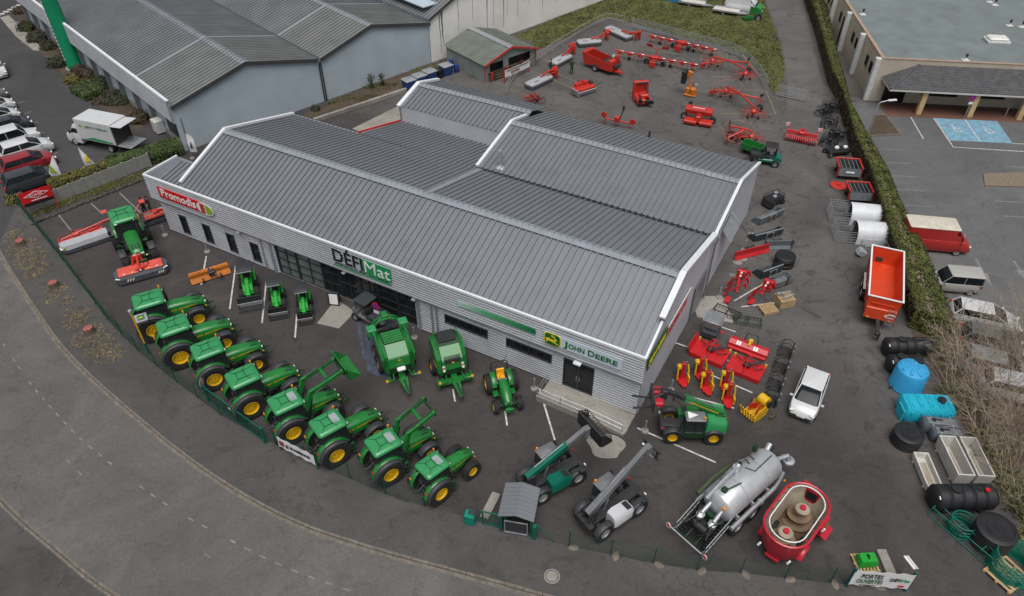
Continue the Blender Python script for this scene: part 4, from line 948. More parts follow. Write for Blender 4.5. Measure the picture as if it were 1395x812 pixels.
for x in (4.3, 9.3, 14.1, 19.5, 25): mb = MB(); mb.box((x,-CD+.55,CZ0/2-.12), (.5,.5,CZ0-.24), ch=.03); mb.build('canopy_post', _M['rb_pier'], Rb)
for x0, x1, z0, z1, nm in ((1.2,3.4,.05,2.3,'dark_entrance'),(5.0,8.6,.9,2.3,'shop_window'),(9.9,13.3,.9,2.3,'shop_window'),(14.6,18.8,.05,2.5,'shutter'),(20,24.4,.05,2.5,'shutter')):
    if nm == 'shutter':
        mb = MB(); corr_h(mb, x0, x1, z0, z1, -.03, .12, .03); mb.build(nm, _M['galv'], Rb)
    else: window(Rb, x0, x1, z0, z1, -.04, 1 if x0 < 2 else 3, 1, nm, 'glass_dark')
def roof_vent(u, v, lb):
    p = G(u, v, RH-.1); t = thing('roof_vent', 'white flashed roof vent pipe '+lb, 'vent', p, 0, 'vent pipes on the shop roof')
    mb = MB(); mb.box((0,0,.03), (.7,.6,.06), ch=.02); mb.lathe([(.26,.05),(.14,.12),(.1,.3)], 10); mb.build('flashing', _M['rb_white'], t)
    mb = MB(); mb.cyl((0,0,.25),(0,0,.55), .09, n=10); mb.cyl((0,0,.5),(0,0,.64), .14, n=10); mb.build('pipe', _M['frame_dark'], t)
for q in ((1315,82,'just above the tiled canopy'),(1375,35,'left of a pair beyond the skylight'),(1392,37,'right of a pair beyond the skylight'),(1355,7,'furthest back on the shop roof, taller one'),(1348,3,'furthest back on the shop roof, beside another'),(1175,20,'at the coping above the white piers')): roof_vent(*q)
t = thing('roof_skylight', 'raised white dome skylight on the flat shop roof', 'skylight', G(1357,57,RH-.1), RYW)
mb = MB(); mb.box((0,0,.15), (2.3,1.6,.3), ch=.05); mb.build('upstand', _M['rb_white'], t); mb = MB(); mb.box((0,0,.42), (2.0,1.3,.3), ch=.13); mb.build('dome', mat('acrylic', (.72,.71,.66), .3), t)
# ================================================================== tractors
mat('jd_green', (.010,.185,.030), .34, var=.14, sc=1.5, coat=.5, dirt=.22)
mat('jd_roof', (.03,.275,.09), .34, var=.06, sc=1.5, coat=.6, dirt=.08, dirtcol=(.10,.2,.12))  # body green lightened to mint, the sky's reflection put into the colour
mat('jd_dark', (.005,.042,.012), .5, var=.2, sc=3, dirt=.25)  # dark green underparts, deepened in colour to hold the shade below the cab
mat('jd_yellow', (.70,.43,.008), .42, var=.12, sc=3, dirt=.4)
mat('rubber', (.017,.017,.018), .8, var=.25, sc=4, dirt=.3, dirtcol=(.05,.045,.038))
mat('black_plastic', (.022,.022,.024), .55, var=.2, sc=3); mat('dark_grey', (.038,.04,.044), .5, var=.15, sc=3); mat('mid_grey', (.16,.165,.175), .45, var=.12, sc=3)
mat('cab_glass', (.035,.045,.045), .05, var=.1, alpha=.62, spec=.3); mat('hatch_glass', (.32,.36,.36), .12, var=.15, sc=2, spec=.8)
mat('lamp_clear', (.75,.75,.7), .15); mat('lamp_amber', (.75,.28,.02), .3); mat('lamp_red', (.5,.02,.02), .3)
mat('steel', (.34,.34,.34), .4, .7, var=.2, sc=4); mat('dark_steel', (.05,.05,.052), .5, .4, var=.25, sc=4, dirt=.2)
mat('seat_black', (.03,.03,.03), .8); mat('seat_orange', (.85,.42,.01), .55, var=.08)
mat('beige_trim', (.14,.13,.11), .7)
_WH = {}
def wheel(parent, x, y, r, wd, rim, rmat, side=-1, lug=20, z=None, name='wheel'):
    """wheel with a tyre and a rim; side is the side the dish faces"""
    root = bpy.data.objects.new(name, None); COL.objects.link(root); root.parent = parent; root.location = (x, y, r if z is None else z); root.rotation_euler = (0, random.uniform(0,6), 0 if side < 0 else pi)
    key = (r, wd, rim, lug, rmat)
    if key not in _WH:
        mb = MB(); h = wd/2
        mb.lathe([(rim,-h*.72),(r*.78,-h*1.0),(r*.93,-h*.98),(r*.975,-h*.6),(r*.985,0),(r*.975,h*.6),(r*.93,h*.98),(r*.78,h),(rim,h*.72)], 26, ax='y')
        for k in range(lug):
            for s in (-1,1):
                a = 2*pi*(k+(.5 if s > 0 else 0))/lug
                mb.T = Matrix.Rotation(a, 4, 'Y') @ Matrix.Translation((0,s*h*.46,r*.972)) @ Matrix.Rotation(s*R(38), 4, 'Z'); mb.box((0,0,0), (r*.075,h*1.05,r*.075))
        mb.T = None
        t = mb.build('tyre', _M['rubber'], root)
        mb = MB(); d = -h
        mb.lathe([(rim*1.02,d*.78),(rim*.98,d*.84),(rim*.93,d*.80),(rim*.88,d*.42),(rim*.62,d*.34),(rim*.56,d*.5),(rim*.34,d*.52),(rim*.30,d*.3),(rim*.16,d*.3),(rim*.14,d*.62),(0,d*.64)], 24, ax='y')
        mb.lathe([(rim*1.0,h*.72),(rim*.9,h*.3),(rim*.4,0),(0,0)], 16, ax='y')
        for k in range(8): a = 2*pi*k/8; mb.box((rim*.45*sin(a), d*.55, rim*.45*cos(a)), (.035,.03,.035))
        m = mb.build('rim', _M[rmat], root)
        _WH[key] = (t, m)
    else:
        for q in _WH[key]: c = q.copy(); COL.objects.link(c); c.parent = root
    return root
def part(p, name, m, fn, smooth=35):
    mb = MB(); fn(mb); o = mb.build(name, _M[m], p, smooth)
    if name in ('tines','drop_hoses','hose_bank','coulters'): o['kind'] = 'stuff'
    return o
def hood_ring(x, w_, zb, zt, cr=.1, sh=.2):
    return [(x,-w_/2,zb),(x,-w_/2,zt-sh),(x,-w_/2+.06,zt-sh*.45),(x,-w_*.28,zt-.02),(x,0,zt+cr*.2),(x,w_*.28,zt-.02),(x,w_/2-.06,zt-sh*.45),(x,w_/2,zt-sh),(x,w_/2,zb)]
def rounded(cx, cy, w_, d_, r, z, n=4):
    out = []
    for sx, sy, a in ((1,1,0),(-1,1,90),(-1,-1,180),(1,-1,270)):
        for k in range(n+1): b = R(a+90*k/n); out.append((cx+sx*(w_/2-r)+r*cos(b), cy+sy*(d_/2-r)+r*sin(b), z))
    return out
def cab_shell(t, x0, x1, y, zf, zr, m='black_plastic', taper=.06, mid=None):
    """posts, panes, floor and seat of an operator's cab"""
    def posts(mb):
        for sx, xx in ((-1,x0),(1,x1)):
            for s in (-1,1): mb.tube([(xx,s*y,zf),(xx+(-sx*taper if sx < 0 else -taper*2),s*(y-.05),zr)], .045, 5)
        if mid is not None:
            for s in (-1,1): mb.tube([(mid,s*y,zf),(mid,s*(y-.05),zr)], .03, 5)
        for s in (-1,1): mb.tube([(x0,s*y,zf),(x1,s*y,zf)], .045, 5)
        for xx in (x0,x1): mb.tube([(xx,-y,zf),(xx,y,zf)], .045, 5)
    part(t, 'cab_frame', m, posts)
    yy = y-.02; xa, xb = x0+taper, x1-2*taper; yt = y-.06
    part(t, 'windscreen', 'cab_glass', lambda b: b.raw([(x1,-yy,zf),(x1,yy,zf),(xb,yt,zr),(xb,-yt,zr)], [(0,1,2,3)]), 0)
    part(t, 'rear_window', 'cab_glass', lambda b: b.raw([(x0,-yy,zf),(x0,yy,zf),(xa,yt,zr),(xa,-yt,zr)], [(3,2,1,0)]), 0)
    for s in (-1,1): part(t, 'door_glass', 'cab_glass', lambda b: b.raw([(x0,s*yy,zf),(x1,s*yy,zf),(xb,s*yt,zr),(xa,s*yt,zr)], [(0,1,2,3)]), 0)
    def seat(mb):
        mb.box((x0+.55,0,zf+.25), (.5,.5,.16), ch=.05); mb.box((x0+.32,0,zf+.6), (.14,.48,.6), ch=.05); mb.box((x0+.5,-.38,zf+.4), (.5,.1,.08), ch=.02)
    part(t, 'seat', 'seat_black', seat)
    part(t, 'cab_floor', 'beige_trim', lambda b: b.box(((x0+x1)/2,0,zf-.02), (x1-x0,y*1.9,.08)), 0)
    def sw(mb):
        mb.T = Matrix.Translation((x1-.42,0,zf+.62)) @ Matrix.Rotation(R(-32), 4, 'Y'); mb.lathe([(.17,-.015),(.2,0),(.17,.015),(.165,0),(.17,-.015)], 14); mb.T = None; mb.cyl((x1-.42,0,zf+.62),(x1-.2,0,zf+.1), .04, n=6)
    part(t, 'steering_wheel', 'black_plastic', sw)
def loader(t, knee, end, bucket=True, tool=True):
    p0 = (1.2,1.75)
    for s in (-1,1):
        y = s*.62
        def arm(mb):
            for a, b, w0 in ((p0,knee,.32),(knee,end,.28)):
                d = Vector((b[0]-a[0],0,b[1]-a[1])); L = d.length; mb.box(((a[0]+b[0])/2,y,(a[1]+b[1])/2), (L+.2,.19,w0), (0,-atan2(d.z,d.x),0), ch=.025)
        part(t, 'loader_arm', 'jd_green', arm)
        part(t, 'loader_mast', 'jd_dark', lambda mb: (mb.box((1.25,y,1.3), (.26,.12,1.1), ch=.02), mb.box((1.3,y*.85,.85), (.5,.2,.25), ch=.02)))
        part(t, 'hydraulic_ram', 'dark_steel', lambda mb: (mb.cyl((1.35,y*.93,1.1),((knee[0]+p0[0])/2+.25,y*.93,(knee[1]+p0[1])/2+.1), .055, n=8), mb.cyl((knee[0]+.2,y*.9,knee[1]+.2),(end[0]-.1,y*.9,end[1]+.22), .05, n=8)))
    fx, fz = knee[0]*.45+end[0]*.55, knee[1]*.45+end[1]*.55
    part(t, 'cross_tube', 'jd_green', lambda mb: mb.cyl((fx,-.6,fz),(fx,.6,fz), .12, n=10))
    part(t, 'loader_label', 'jd_yellow', lambda mb: mb.box((fx-.3,-.69,fz-.02), (.22,.01,.1)), 0)
    part(t, 'tool_carrier', 'jd_dark', lambda mb: (mb.cyl((end[0],-.68,end[1]),(end[0],.68,end[1]), .06, n=8), mb.box((end[0]+.12,.52,end[1]-.15), (.1,.09,.6)), mb.box((end[0]+.12,-.52,end[1]-.15), (.1,.09,.6)), mb.cyl((end[0]+.12,-.6,end[1]-.42),(end[0]+.12,.6,end[1]-.42), .04, n=6)))
    if bucket:
        ex, ez = end
        pr = [(ex+.16,ez+.35),(ex+.2,ez-.35),(ex+.42,ez-.62),(ex+1.0,ez-.55)]; th = .035
        b_ = bpy.data.objects.new('bucket', None); COL.objects.link(b_); b_.parent = t
        def shell(mb):
            vs = [(x,s*1.02,z) for x,z in pr for s in (-1,1)]+[(x-.03,s*1.02,z-.04) for x,z in pr for s in (-1,1)]; n = len(pr)
            mb.raw(vs, [(2*i,2*i+1,2*i+3,2*i+2) for i in range(n-1)]+[(2*n+2*i+2,2*n+2*i+3,2*n+2*i+1,2*n+2*i) for i in range(n-1)])
            for i, (x, z) in enumerate(pr[:1]+pr[-1:]): mb.box((x-.02,0,z-.02), (.06,2.08,.06))
        part(b_, 'shell', 'jd_green', shell, 0)
        for s in (-1,1): part(b_, 'side_plate', 'jd_green', lambda mb: mb.prism(pr, s*1.02-.02, s*1.02+.02, 'y'), 0)
def tractor(label, loc, rz, sc=1.0, hatch=False, ld=None, front_fender=True, fw_rim='jd_yellow', group='green tractors parked in an arc along the fence', front_weight=True, compact=False, big=False):
    t = thing('tractor', label, 'tractor', loc, rz, group, sc)
    RR, FR, WB = .93, .70, 2.72
    for s in (-1,1):
        wheel(t, 0, s*.93, RR, .58, .48, 'jd_yellow', s); wheel(t, WB, s*.90, FR, .46, .35, fw_rim, s)
    part(t, 'chassis', 'jd_dark', lambda mb: (mb.box((1.3,0,.86), (3.1,.42,.42), ch=.05), mb.box((0,0,.93), (.7,.9,.6), ch=.08), mb.box((WB,0,.66), (.3,1.5,.24), ch=.05), mb.cyl((0,-.8,.93),(0,.8,.93), .16, n=10), mb.box((2.9,0,.95), (.7,.5,.5), ch=.05)))
    part(t, 'hood', 'jd_green', lambda mb: mb.loft([hood_ring(1.18,.86,1.1,1.86), hood_ring(1.7,.9,1.05,1.86), hood_ring(2.5,.86,1.02,1.78), hood_ring(3.15,.78,1.0,1.64), hood_ring(3.38,.70,1.02,1.50,.05,.16), hood_ring(3.46,.58,1.08,1.38,.02,.1)]), 50)
    for s in (-1,1):
        part(t, 'hood_stripe', 'jd_yellow', lambda mb: mb.raw([(1.3,s*.448,1.52),(2.5,s*.446,1.5),(3.0,s*.42,1.46),(2.5,s*.448,1.43),(1.3,s*.450,1.42)], [(0,1,2,3,4)]), 0)
        part(t, 'side_grille', 'black_plastic', lambda mb: mb.raw([(2.45,s*.442,1.36),(3.2,s*.398,1.34),(3.3,s*.385,1.1),(2.6,s*.438,1.08)], [(0,1,2,3)]), 0)
        part(t, 'headlight', 'lamp_clear', lambda mb: mb.box((3.42,s*.24,1.36), (.08,.2,.1), ch=.02))
        part(t, 'front_lamp', 'lamp_amber' if s < 0 else 'lamp_clear', lambda mb: mb.box((3.4,s*.44,1.12), (.09,.09,.09), ch=.02))
    def vent(mb):
        for k in range(3): mb.box((2.95+.0*k,-.18+.18*k,1.692), (.5,.1,.02), (0,R(10.5),0), ch=.006)
    part(t, 'hood_vent', 'jd_dark', vent)
    part(t, 'grille', 'black_plastic', lambda mb: mb.box((3.46,0,1.2), (.06,.5,.24), ch=.02))
    if front_weight: part(t, 'front_hitch', 'jd_dark', lambda mb: (mb.box((3.45,0,.8), (.35,.7,.34), ch=.05), mb.box((3.7,.32,.7), (.5,.08,.12), ch=.02), mb.box((3.7,-.32,.7), (.5,.08,.12), ch=.02)))
    # cab
    cab_shell(t, -.5, 1.16, .74, 1.15, 2.5, mid=.35)
    part(t, 'cab_base', 'jd_dark', lambda mb: (mb.box((.4,0,1.08), (1.5,1.1,.3), ch=.04),))
    def roof(mb):
        a = [rounded(.28,0,1.7,1.5,.16,2.48), rounded(.28,0,1.84,1.6,.2,2.55), rounded(.28,0,1.82,1.58,.22,2.64), rounded(.26,0,1.66,1.42,.25,2.73), rounded(.24,0,1.3,1.08,.25,2.77)]; mb.loft(a)
    part(t, 'cab_roof', 'jd_roof', roof, 60)
    def groove(mb):
        z = 2.772
        for a, b in (((-.38,-.62),(-.05,-.3)),((-.38,.62),(-.05,.3)),((-.05,-.3),(-.05,.3)),((-.05,-.3),(.42,-.3)),((-.05,.3),(.42,.3)),((.42,-.3),(.42,.3)),((.42,-.3),(.62,-.66)),((.42,.3),(.62,.66)),((.42,-.3),(1.0,-.34)),((.42,.3),(1.0,.34))):
            za = [2.789 if (abs(q[0]-.24) < .62 and abs(q[1]) < .5) else 2.752 for q in (a, b)]; mb.tube([(*a,za[0]),(*b,za[1])], .02, 4)
    part(t, 'roof_seams', 'jd_dark', groove, 0)
    if hatch: part(t, 'roof_hatch', 'hatch_glass', lambda mb: mb.box((.72,0,2.772), (.44,.74,.05), (0,R(4),0), ch=.015))
    for s in (-1,1):
        part(t, 'fender', 'jd_green', lambda mb: mb.lathe([(RR+.07,s*.56),(RR+.13,s*.6),(RR+.13,s*.9),(RR+.10,s*.93)], 14, (0,0,RR), 'y', R(-95), R(62)), 60)
        part(t, 'fender_edge', 'dark_grey', lambda mb: mb.lathe([(RR+.11,s*.91),(RR+.12,s*1.0),(RR+.11,s*1.16),(RR+.04,s*1.2)], 14, (0,0,RR), 'y', R(-105), R(50)), 60)
        if front_fender: part(t, 'front_fender', 'dark_grey', lambda mb: mb.lathe([(FR+.05,s*.68),(FR+.09,s*.72),(FR+.09,s*1.08),(FR+.05,s*1.13)], 8, (WB,0,FR), 'y', R(-62), R(38)), 60)
        part(t, 'tail_lamp', 'lamp_red' if s < 0 else 'lamp_amber', lambda mb: mb.box((-.98,s*.8,1.52), (.06,.22,.1), ch=.02))
        part(t, 'mirror', 'black_plastic', lambda mb: (mb.tube([(1.06,s*.72,2.2),(1.2,s*1.08,2.25)], .02, 5), mb.box((1.2,s*1.12,2.1), (.08,.2,.36), ch=.03)))
        part(t, 'work_light', 'lamp_clear', lambda mb: mb.box((1.2,s*.6,2.56), (.06,.2,.09), ch=.02))
        part(t, 'lift_arm', 'dark_steel', lambda mb: (mb.tube([(-.35,s*.3,.55),(-1.1,s*.42,.6)], .05, 6), mb.tube([(-.45,s*.4,1.25),(-.9,s*.42,.65)], .03, 6)))
    part(t, 'beacon', 'lamp_amber', lambda mb: mb.cyl((1.08,.86,2.5),(1.08,.86,2.76), .06, n=8))
    part(t, 'rear_hitch', 'dark_steel', lambda mb: (mb.box((-.48,0,1.15), (.25,.7,.25), ch=.04), mb.box((-.5,0,.62), (.3,.5,.3), ch=.04), mb.tube([(-.5,0,1.3),(-1.0,0,1.05)], .045, 6), mb.box((-.55,.25,1.38),(.12,.3,.14), ch=.02)))
    part(t, 'exhaust', 'dark_steel', lambda mb: (mb.cyl((1.28,.56,1.5),(1.28,.6,2.25), .09, n=10), mb.cyl((1.28,.6,2.25),(1.3,.61,2.75), .055, n=8)))
    part(t, 'steps', 'jd_dark', lambda mb: (mb.box((.85,-.8,.62), (.62,.34,.46), ch=.06), mb.box((1.15,-.9,.95), (.3,.24,.05)), mb.box((1.15,-.95,.65), (.3,.24,.05)), mb.box((1.15,-1.0,.4), (.3,.24,.05))))
    part(t, 'fuel_tank', 'jd_dark', lambda mb: mb.box((.95,.72,.72), (.8,.42,.6), ch=.1))
    part(t, 'engine_pipes', 'black_plastic', lambda mb: (mb.box((1.75,0,1.0), (1.2,.72,.4), ch=.05), mb.tube([(1.3,-.5,1.3),(1.6,-.55,1.1),(1.9,-.5,.9)], .05, 6), mb.tube([(1.25,.45,1.2),(1.7,.5,1.0)], .05, 6), mb.box((1.45,-.5,.95),(.35,.2,.4), ch=.04)))
    if ld: loader(t, *ld)
    return t
T = [(-24.75,37.25,29,1.06,0,None,'green tractor with a grey emblem box on its rear fender beside the slim yellow pole'),
     (-22.15,34.65,32,1.06,0,None,'green tractor parked second from the grey emblem box, plain roof'),
     (-19.35,32.68,33,1.0,0,None,'green tractor parked third from the grey emblem box, plain roof'),
     (-16.45,30.3,36,1.0,0,None,'green tractor between the plain roofed pair and the one with a raised bucket'),
     (-13.45,28.4,35.5,.97,1,((1.75,3.05),(3.85,3.55),True),'green tractor with front loader holding its bucket high'),
     (-10.65,26.75,38,.97,1,None,'green tractor without loader between the two loader tractors'),
     (-7.35,25.45,36,.95,1,((1.65,3.0),(3.45,3.65),False),'green tractor with raised loader frame and no bucket')]
for x, y, a, s, h, l, lb in T:
    t = tractor(lb, (x,y,0), R(a), s, bool(h), l)
    if 'grey emblem box on' in lb:
        part(t, 'display_box', 'galv_dark', lambda mb: mb.box((-.42,-1.0,2.03), (.75,.62,.3), (R(20),0,0), ch=.02)); part(t, 'emblem_plate', 'sign_deep_green', lambda mb: mb.box((-.42,-1.06,2.19), (.42,.34,.02), (R(20),0,0), ch=.006)); part(t, 'emblem', 'sign_yellow', lambda mb: mb.prism([(-.56,-1.1),(-.48,-1.02),(-.4,-1.04),(-.34,-.98),(-.3,-1.04),(-.36,-1.1),(-.28,-1.16),(-.44,-1.1),(-.54,-1.16)], 2.196, 2.21, 'z'), 0)
tractor('smaller green tractor with smooth roof and hatch at the open end of the arc', (-4.5,24.1,0), R(43), .85, True, None, False, front_weight=False)
t9 = tractor('green tractor carrying red and grey mowers front and rear', (-30.2,47.3,0), R(-57), 1.16, False, None, group='green tractors beside the panel wall')
# ------------------------------------------------------------------ mowers on that tractor
mat('kuhn_red', (.56,.035,.022), .4, var=.1, sc=2, coat=.3, dirt=.12); mat('kuhn_light', (.66,.10,.075), .45, var=.12, sc=2)
mat('cover_grey', (.36,.37,.39), .55, var=.08, sc=2); mat('skirt_grey', (.075,.08,.09), .7, var=.2, sc=2); mat('kuhn_dark', (.33,.025,.018), .45, var=.2, sc=3, dirt=.2)
def mower_deck(root, L, y0=0, wd=1.25):
    """deck lying along x: grey skirt, red top frame, end caps"""
    p = bpy.data.objects.new('deck', None); COL.objects.link(p); p.parent = root
    part(p, 'skirt', 'skirt_grey', lambda mb: mb.loft([[(x,y0+s*w2,z) for s,z in ((-1,.18),(-1,.5),(-.8,.6),(.8,.6),(1,.5),(1,.18))] for x, w2 in ((-L/2,.3),(-L/2+.3,wd/2),(L/2-.3,wd/2),(L/2,.3))]), 30)
    return p
def front_mower():
    c = G(196,372); t = thing('front_mower', 'red and grey front mower hung on the nose of the tractor', 'mower', Vector((-27.95,43.35,0)), R(-57+90-5), sc=1.15)
    L = 3.15
    part(t, 'skirt', 'skirt_grey', lambda mb: mb.loft([[(x,-w2,.12),(x,-w2,.5),(x,-w2*.85,.62),(x,w2*.85,.62),(x,w2,.5),(x,w2,.12)] for x, w2 in ((-1.62,.3),(-1.4,.62),(1.4,.62),(1.62,.3))]), 30)
    part(t, 'top_cover', 'kuhn_light', lambda mb: (mb.box((-.75,0,.68), (1.25,.95,.14), ch=.05), mb.box((.8,0,.68), (1.15,.9,.14), ch=.05), mb.box((0,.1,.72), (.5,.8,.16), ch=.04)))
    part(t, 'headstock', 'kuhn_red', lambda mb: (mb.tube([(-.4,.35,.7),(-.2,.5,1.35),(.1,.55,1.5),(.3,.4,.75)], .09, 6), mb.tube([(-.1,-.3,.72),(.05,.4,1.4)], .08, 6), mb.box((0,.5,1.2), (.6,.15,.4), ch=.04), mb.box((.1,-.25,.8), (.8,.14,.2), (0,0,.3), ch=.03)))
    for x in (-1.45,1.45): part(t, 'end_flap', 'lamp_clear', lambda mb: mb.box((x,-.5,.56), (.32,.12,.06), (0,0,.5 if x > 0 else -.5), ch=.02)); 
    for k in range(3): part(t, 'warning_stripe', 'sign_white', lambda mb: mb.box((-.9+.16*k,-.625,.36), (.07,.012,.2), (0,.5,0)), 0)
    for k in range(3): part(t, 'warning_stripe', 'sign_white', lambda mb: mb.box((1.0+.13*k,-.625,.36), (.06,.012,.18), (0,.5,0)), 0)
    for k in range(5): part(t, 'hinge', 'sign_yellow' if k % 2 else 'lamp_clear', lambda mb: mb.box((-1.0+.5*k,-.42,.76), (.12,.1,.05), ch=.02))
front_mower()
def wing_mower(a, b, lb, txt_flip=False):
    L = (b-a).length; t = thing('wing_mower', lb, 'mower', (a+b)/2, heading(a, b), 'pair of rear wing mowers')
    part(t, 'skirt', 'skirt_grey', lambda mb: mb.loft([[(x,-w2,.1),(x,-w2,.42),(x,w2,.42),(x,w2,.1)] for x, w2 in ((-L/2,.32),(-L/2+.35,.62),(L/2-.2,.62),(L/2,.5))]), 30)
    part(t, 'grey_cover', 'cover_grey', lambda mb: mb.loft([[(x,-w2-.03,.42),(x,-w2*.85,.75),(x,.05,.92),(x,.12,.42)] for x, w2 in ((-L/2+.1,.35),(-L/2+.45,.6),(L/2-.15,.6))]), 30)
    part(t, 'red_cover', 'kuhn_light', lambda mb: mb.box((0,.36,.72), (L-.6,.55,.3), ch=.08))
    part(t, 'frame', 'kuhn_red', lambda mb: (mb.tube([(-L/2+.4,.3,.95),(-.2,.25,1.15),(L/2+.4,.5,1.3)], .075, 6), mb.tube([(-L/2+.3,.6,.75),(-L/2+.3,.6,1.1),(-.4,.65,1.15),(L/2,.6,.95)], .045, 6), mb.box((-.4,.3,1.0), (.5,.35,.35), ch=.05), mb.box((.9,.35,.95),(.8,.25,.22),(0,0,.2), ch=.04), mb.tube([(-L/2+.2,0,.9),(-L/2+.2,.55,.95)], .05, 6)))
    part(t, 'hose', 'black_plastic', lambda mb: mb.tube([(-.2,.3,1.1),(.5,.5,1.3),(L/2+.3,.4,1.15)], .03, 5))
    part(t, 'end_cap', 'lamp_clear', lambda mb: mb.box((-L/2+.12,-.25,.5), (.2,.4,.12), ch=.03))
    part(t, 'reflector', 'sign_lime', lambda mb: mb.box((-L/2+.3,-.56,.62), (.12,.1,.14), ch=.02))
    text('KUHN', .3, _M['sign_black'], t, (-L/2+.7,-.585,.5), (R(68),0,0), bold=.01, width=.95)
    return t
wing_mower(G(84,345), G(152,322), 'wing mower reaching from the tractor towards the green mesh fence')
wing_mower(G(236,292), G(180,312), 'wing mower reaching from the tractor to the showroom corner')['label']
hs = thing('mower_headstock', 'red centre frame joining the two wing mowers behind the tractor', 'headstock', (-31.2,49.4,0), R(-58))
part(hs, 'frame', 'kuhn_red', lambda mb: (mb.box((0,0,.9), (.3,2.2,.3), ch=.05), mb.box((.2,0,1.1), (.3,.9,.9), ch=.06), mb.tube([(-.2,-.5,1.2),(-.9,-1.3,1.6)], .05, 6), mb.tube([(-.2,.5,1.2),(-.9,1.3,1.6)], .05, 6)))
part(hs, 'stand', 'dark_steel', lambda mb: (mb.box((0,.9,.4), (.1,.1,.8)), mb.box((0,-.9,.4), (.1,.1,.8))))
for s in (-1,1): part(hs, 'marker_plate', 'kuhn_red', lambda mb: mb.box((-.95,s*1.45,1.7), (.35,.42,.04), (0,R(25),0), ch=.01))
# ------------------------------------------------------------------ orange verge flail / blade
mat('orange', (.55,.17,.02), .5, var=.15, sc=3, dirt=.25)
t = thing('orange_snow_blade', 'orange folding levelling blade lying by the small windows', 'blade', G(288,379), heading(G(262,388), G(316,371)))
part(t, 'blade', 'orange', lambda mb: (mb.loft([[(x,-.25,.1),(x,-.1,.08),(x,.12,.4),(x,.1,.75),(x,-.05,.78),(x,-.02,.45)] for x in (-1.45,-.02)]), mb.loft([[(x,-.25,.1),(x,-.1,.08),(x,.12,.4),(x,.1,.75),(x,-.05,.78),(x,-.02,.45)] for x in (.02,1.45)])), 30)
part(t, 'top_beam', 'orange', lambda mb: (mb.box((-.7,.25,.72), (1.4,.16,.14), ch=.03), mb.box((.75,.25,.72), (1.3,.16,.14), ch=.03)))
for x in (-1.4,-.5,.5,1.4): part(t, 'rib', 'orange', lambda mb: mb.box((x,.22,.45), (.05,.34,.6), ch=.01))
part(t, 'headstock', 'dark_steel', lambda mb: (mb.box((.15,-.1,.6), (.5,.5,.35), ch=.05), mb.tube([(.15,-.1,.7),(.5,-.6,.4)], .05, 6)))
for x in (-.6,.7): part(t, 'skid', 'dark_steel', lambda mb: (mb.box((x,-.35,.2), (.1,.3,.4), ch=.02), mb.box((x,-.45,.03), (.3,.3,.06), ch=.02)))
# ================================================================== machines of the front yard
mat('avant_green', (.012,.34,.03), .4, var=.08, sc=2, coat=.3); mat('kramer_green', (.0,.13,.085), .4, var=.08, sc=2, coat=.3)
mat('kramer_white', (.62,.63,.65), .35, var=.05, sc=2, coat=.3); mat('rim_grey', (.36,.37,.38), .45, .3, var=.1); mat('mixer_red', (.50,.012,.03), .35, var=.08, sc=1.5, coat=.4, dirt=.1)
mat('tub_beige', (.36,.31,.235), .6, var=.2, sc=1.5, dirt=.5, dirtcol=(.16,.1,.055)); mat('tub_floor', (.10,.06,.03), .7, var=.4, sc=2); mat('auger', (.22,.15,.09), .5, .2, var=.25, sc=2, dirt=.3)
mat('tank_galv', (.58,.60,.62), .34, .45, var=.12, sc=1.5, dirt=.25, dirtcol=(.3,.31,.32)); mat('hose_green', (.05,.07,.03), .6)
def ram(mb, a, b, r=.05): a, b = Vector(a), Vector(b); m = a.lerp(b,.55); mb.cyl(a, m, r, n=7); mb.cyl(m, b, r*.55, n=6)
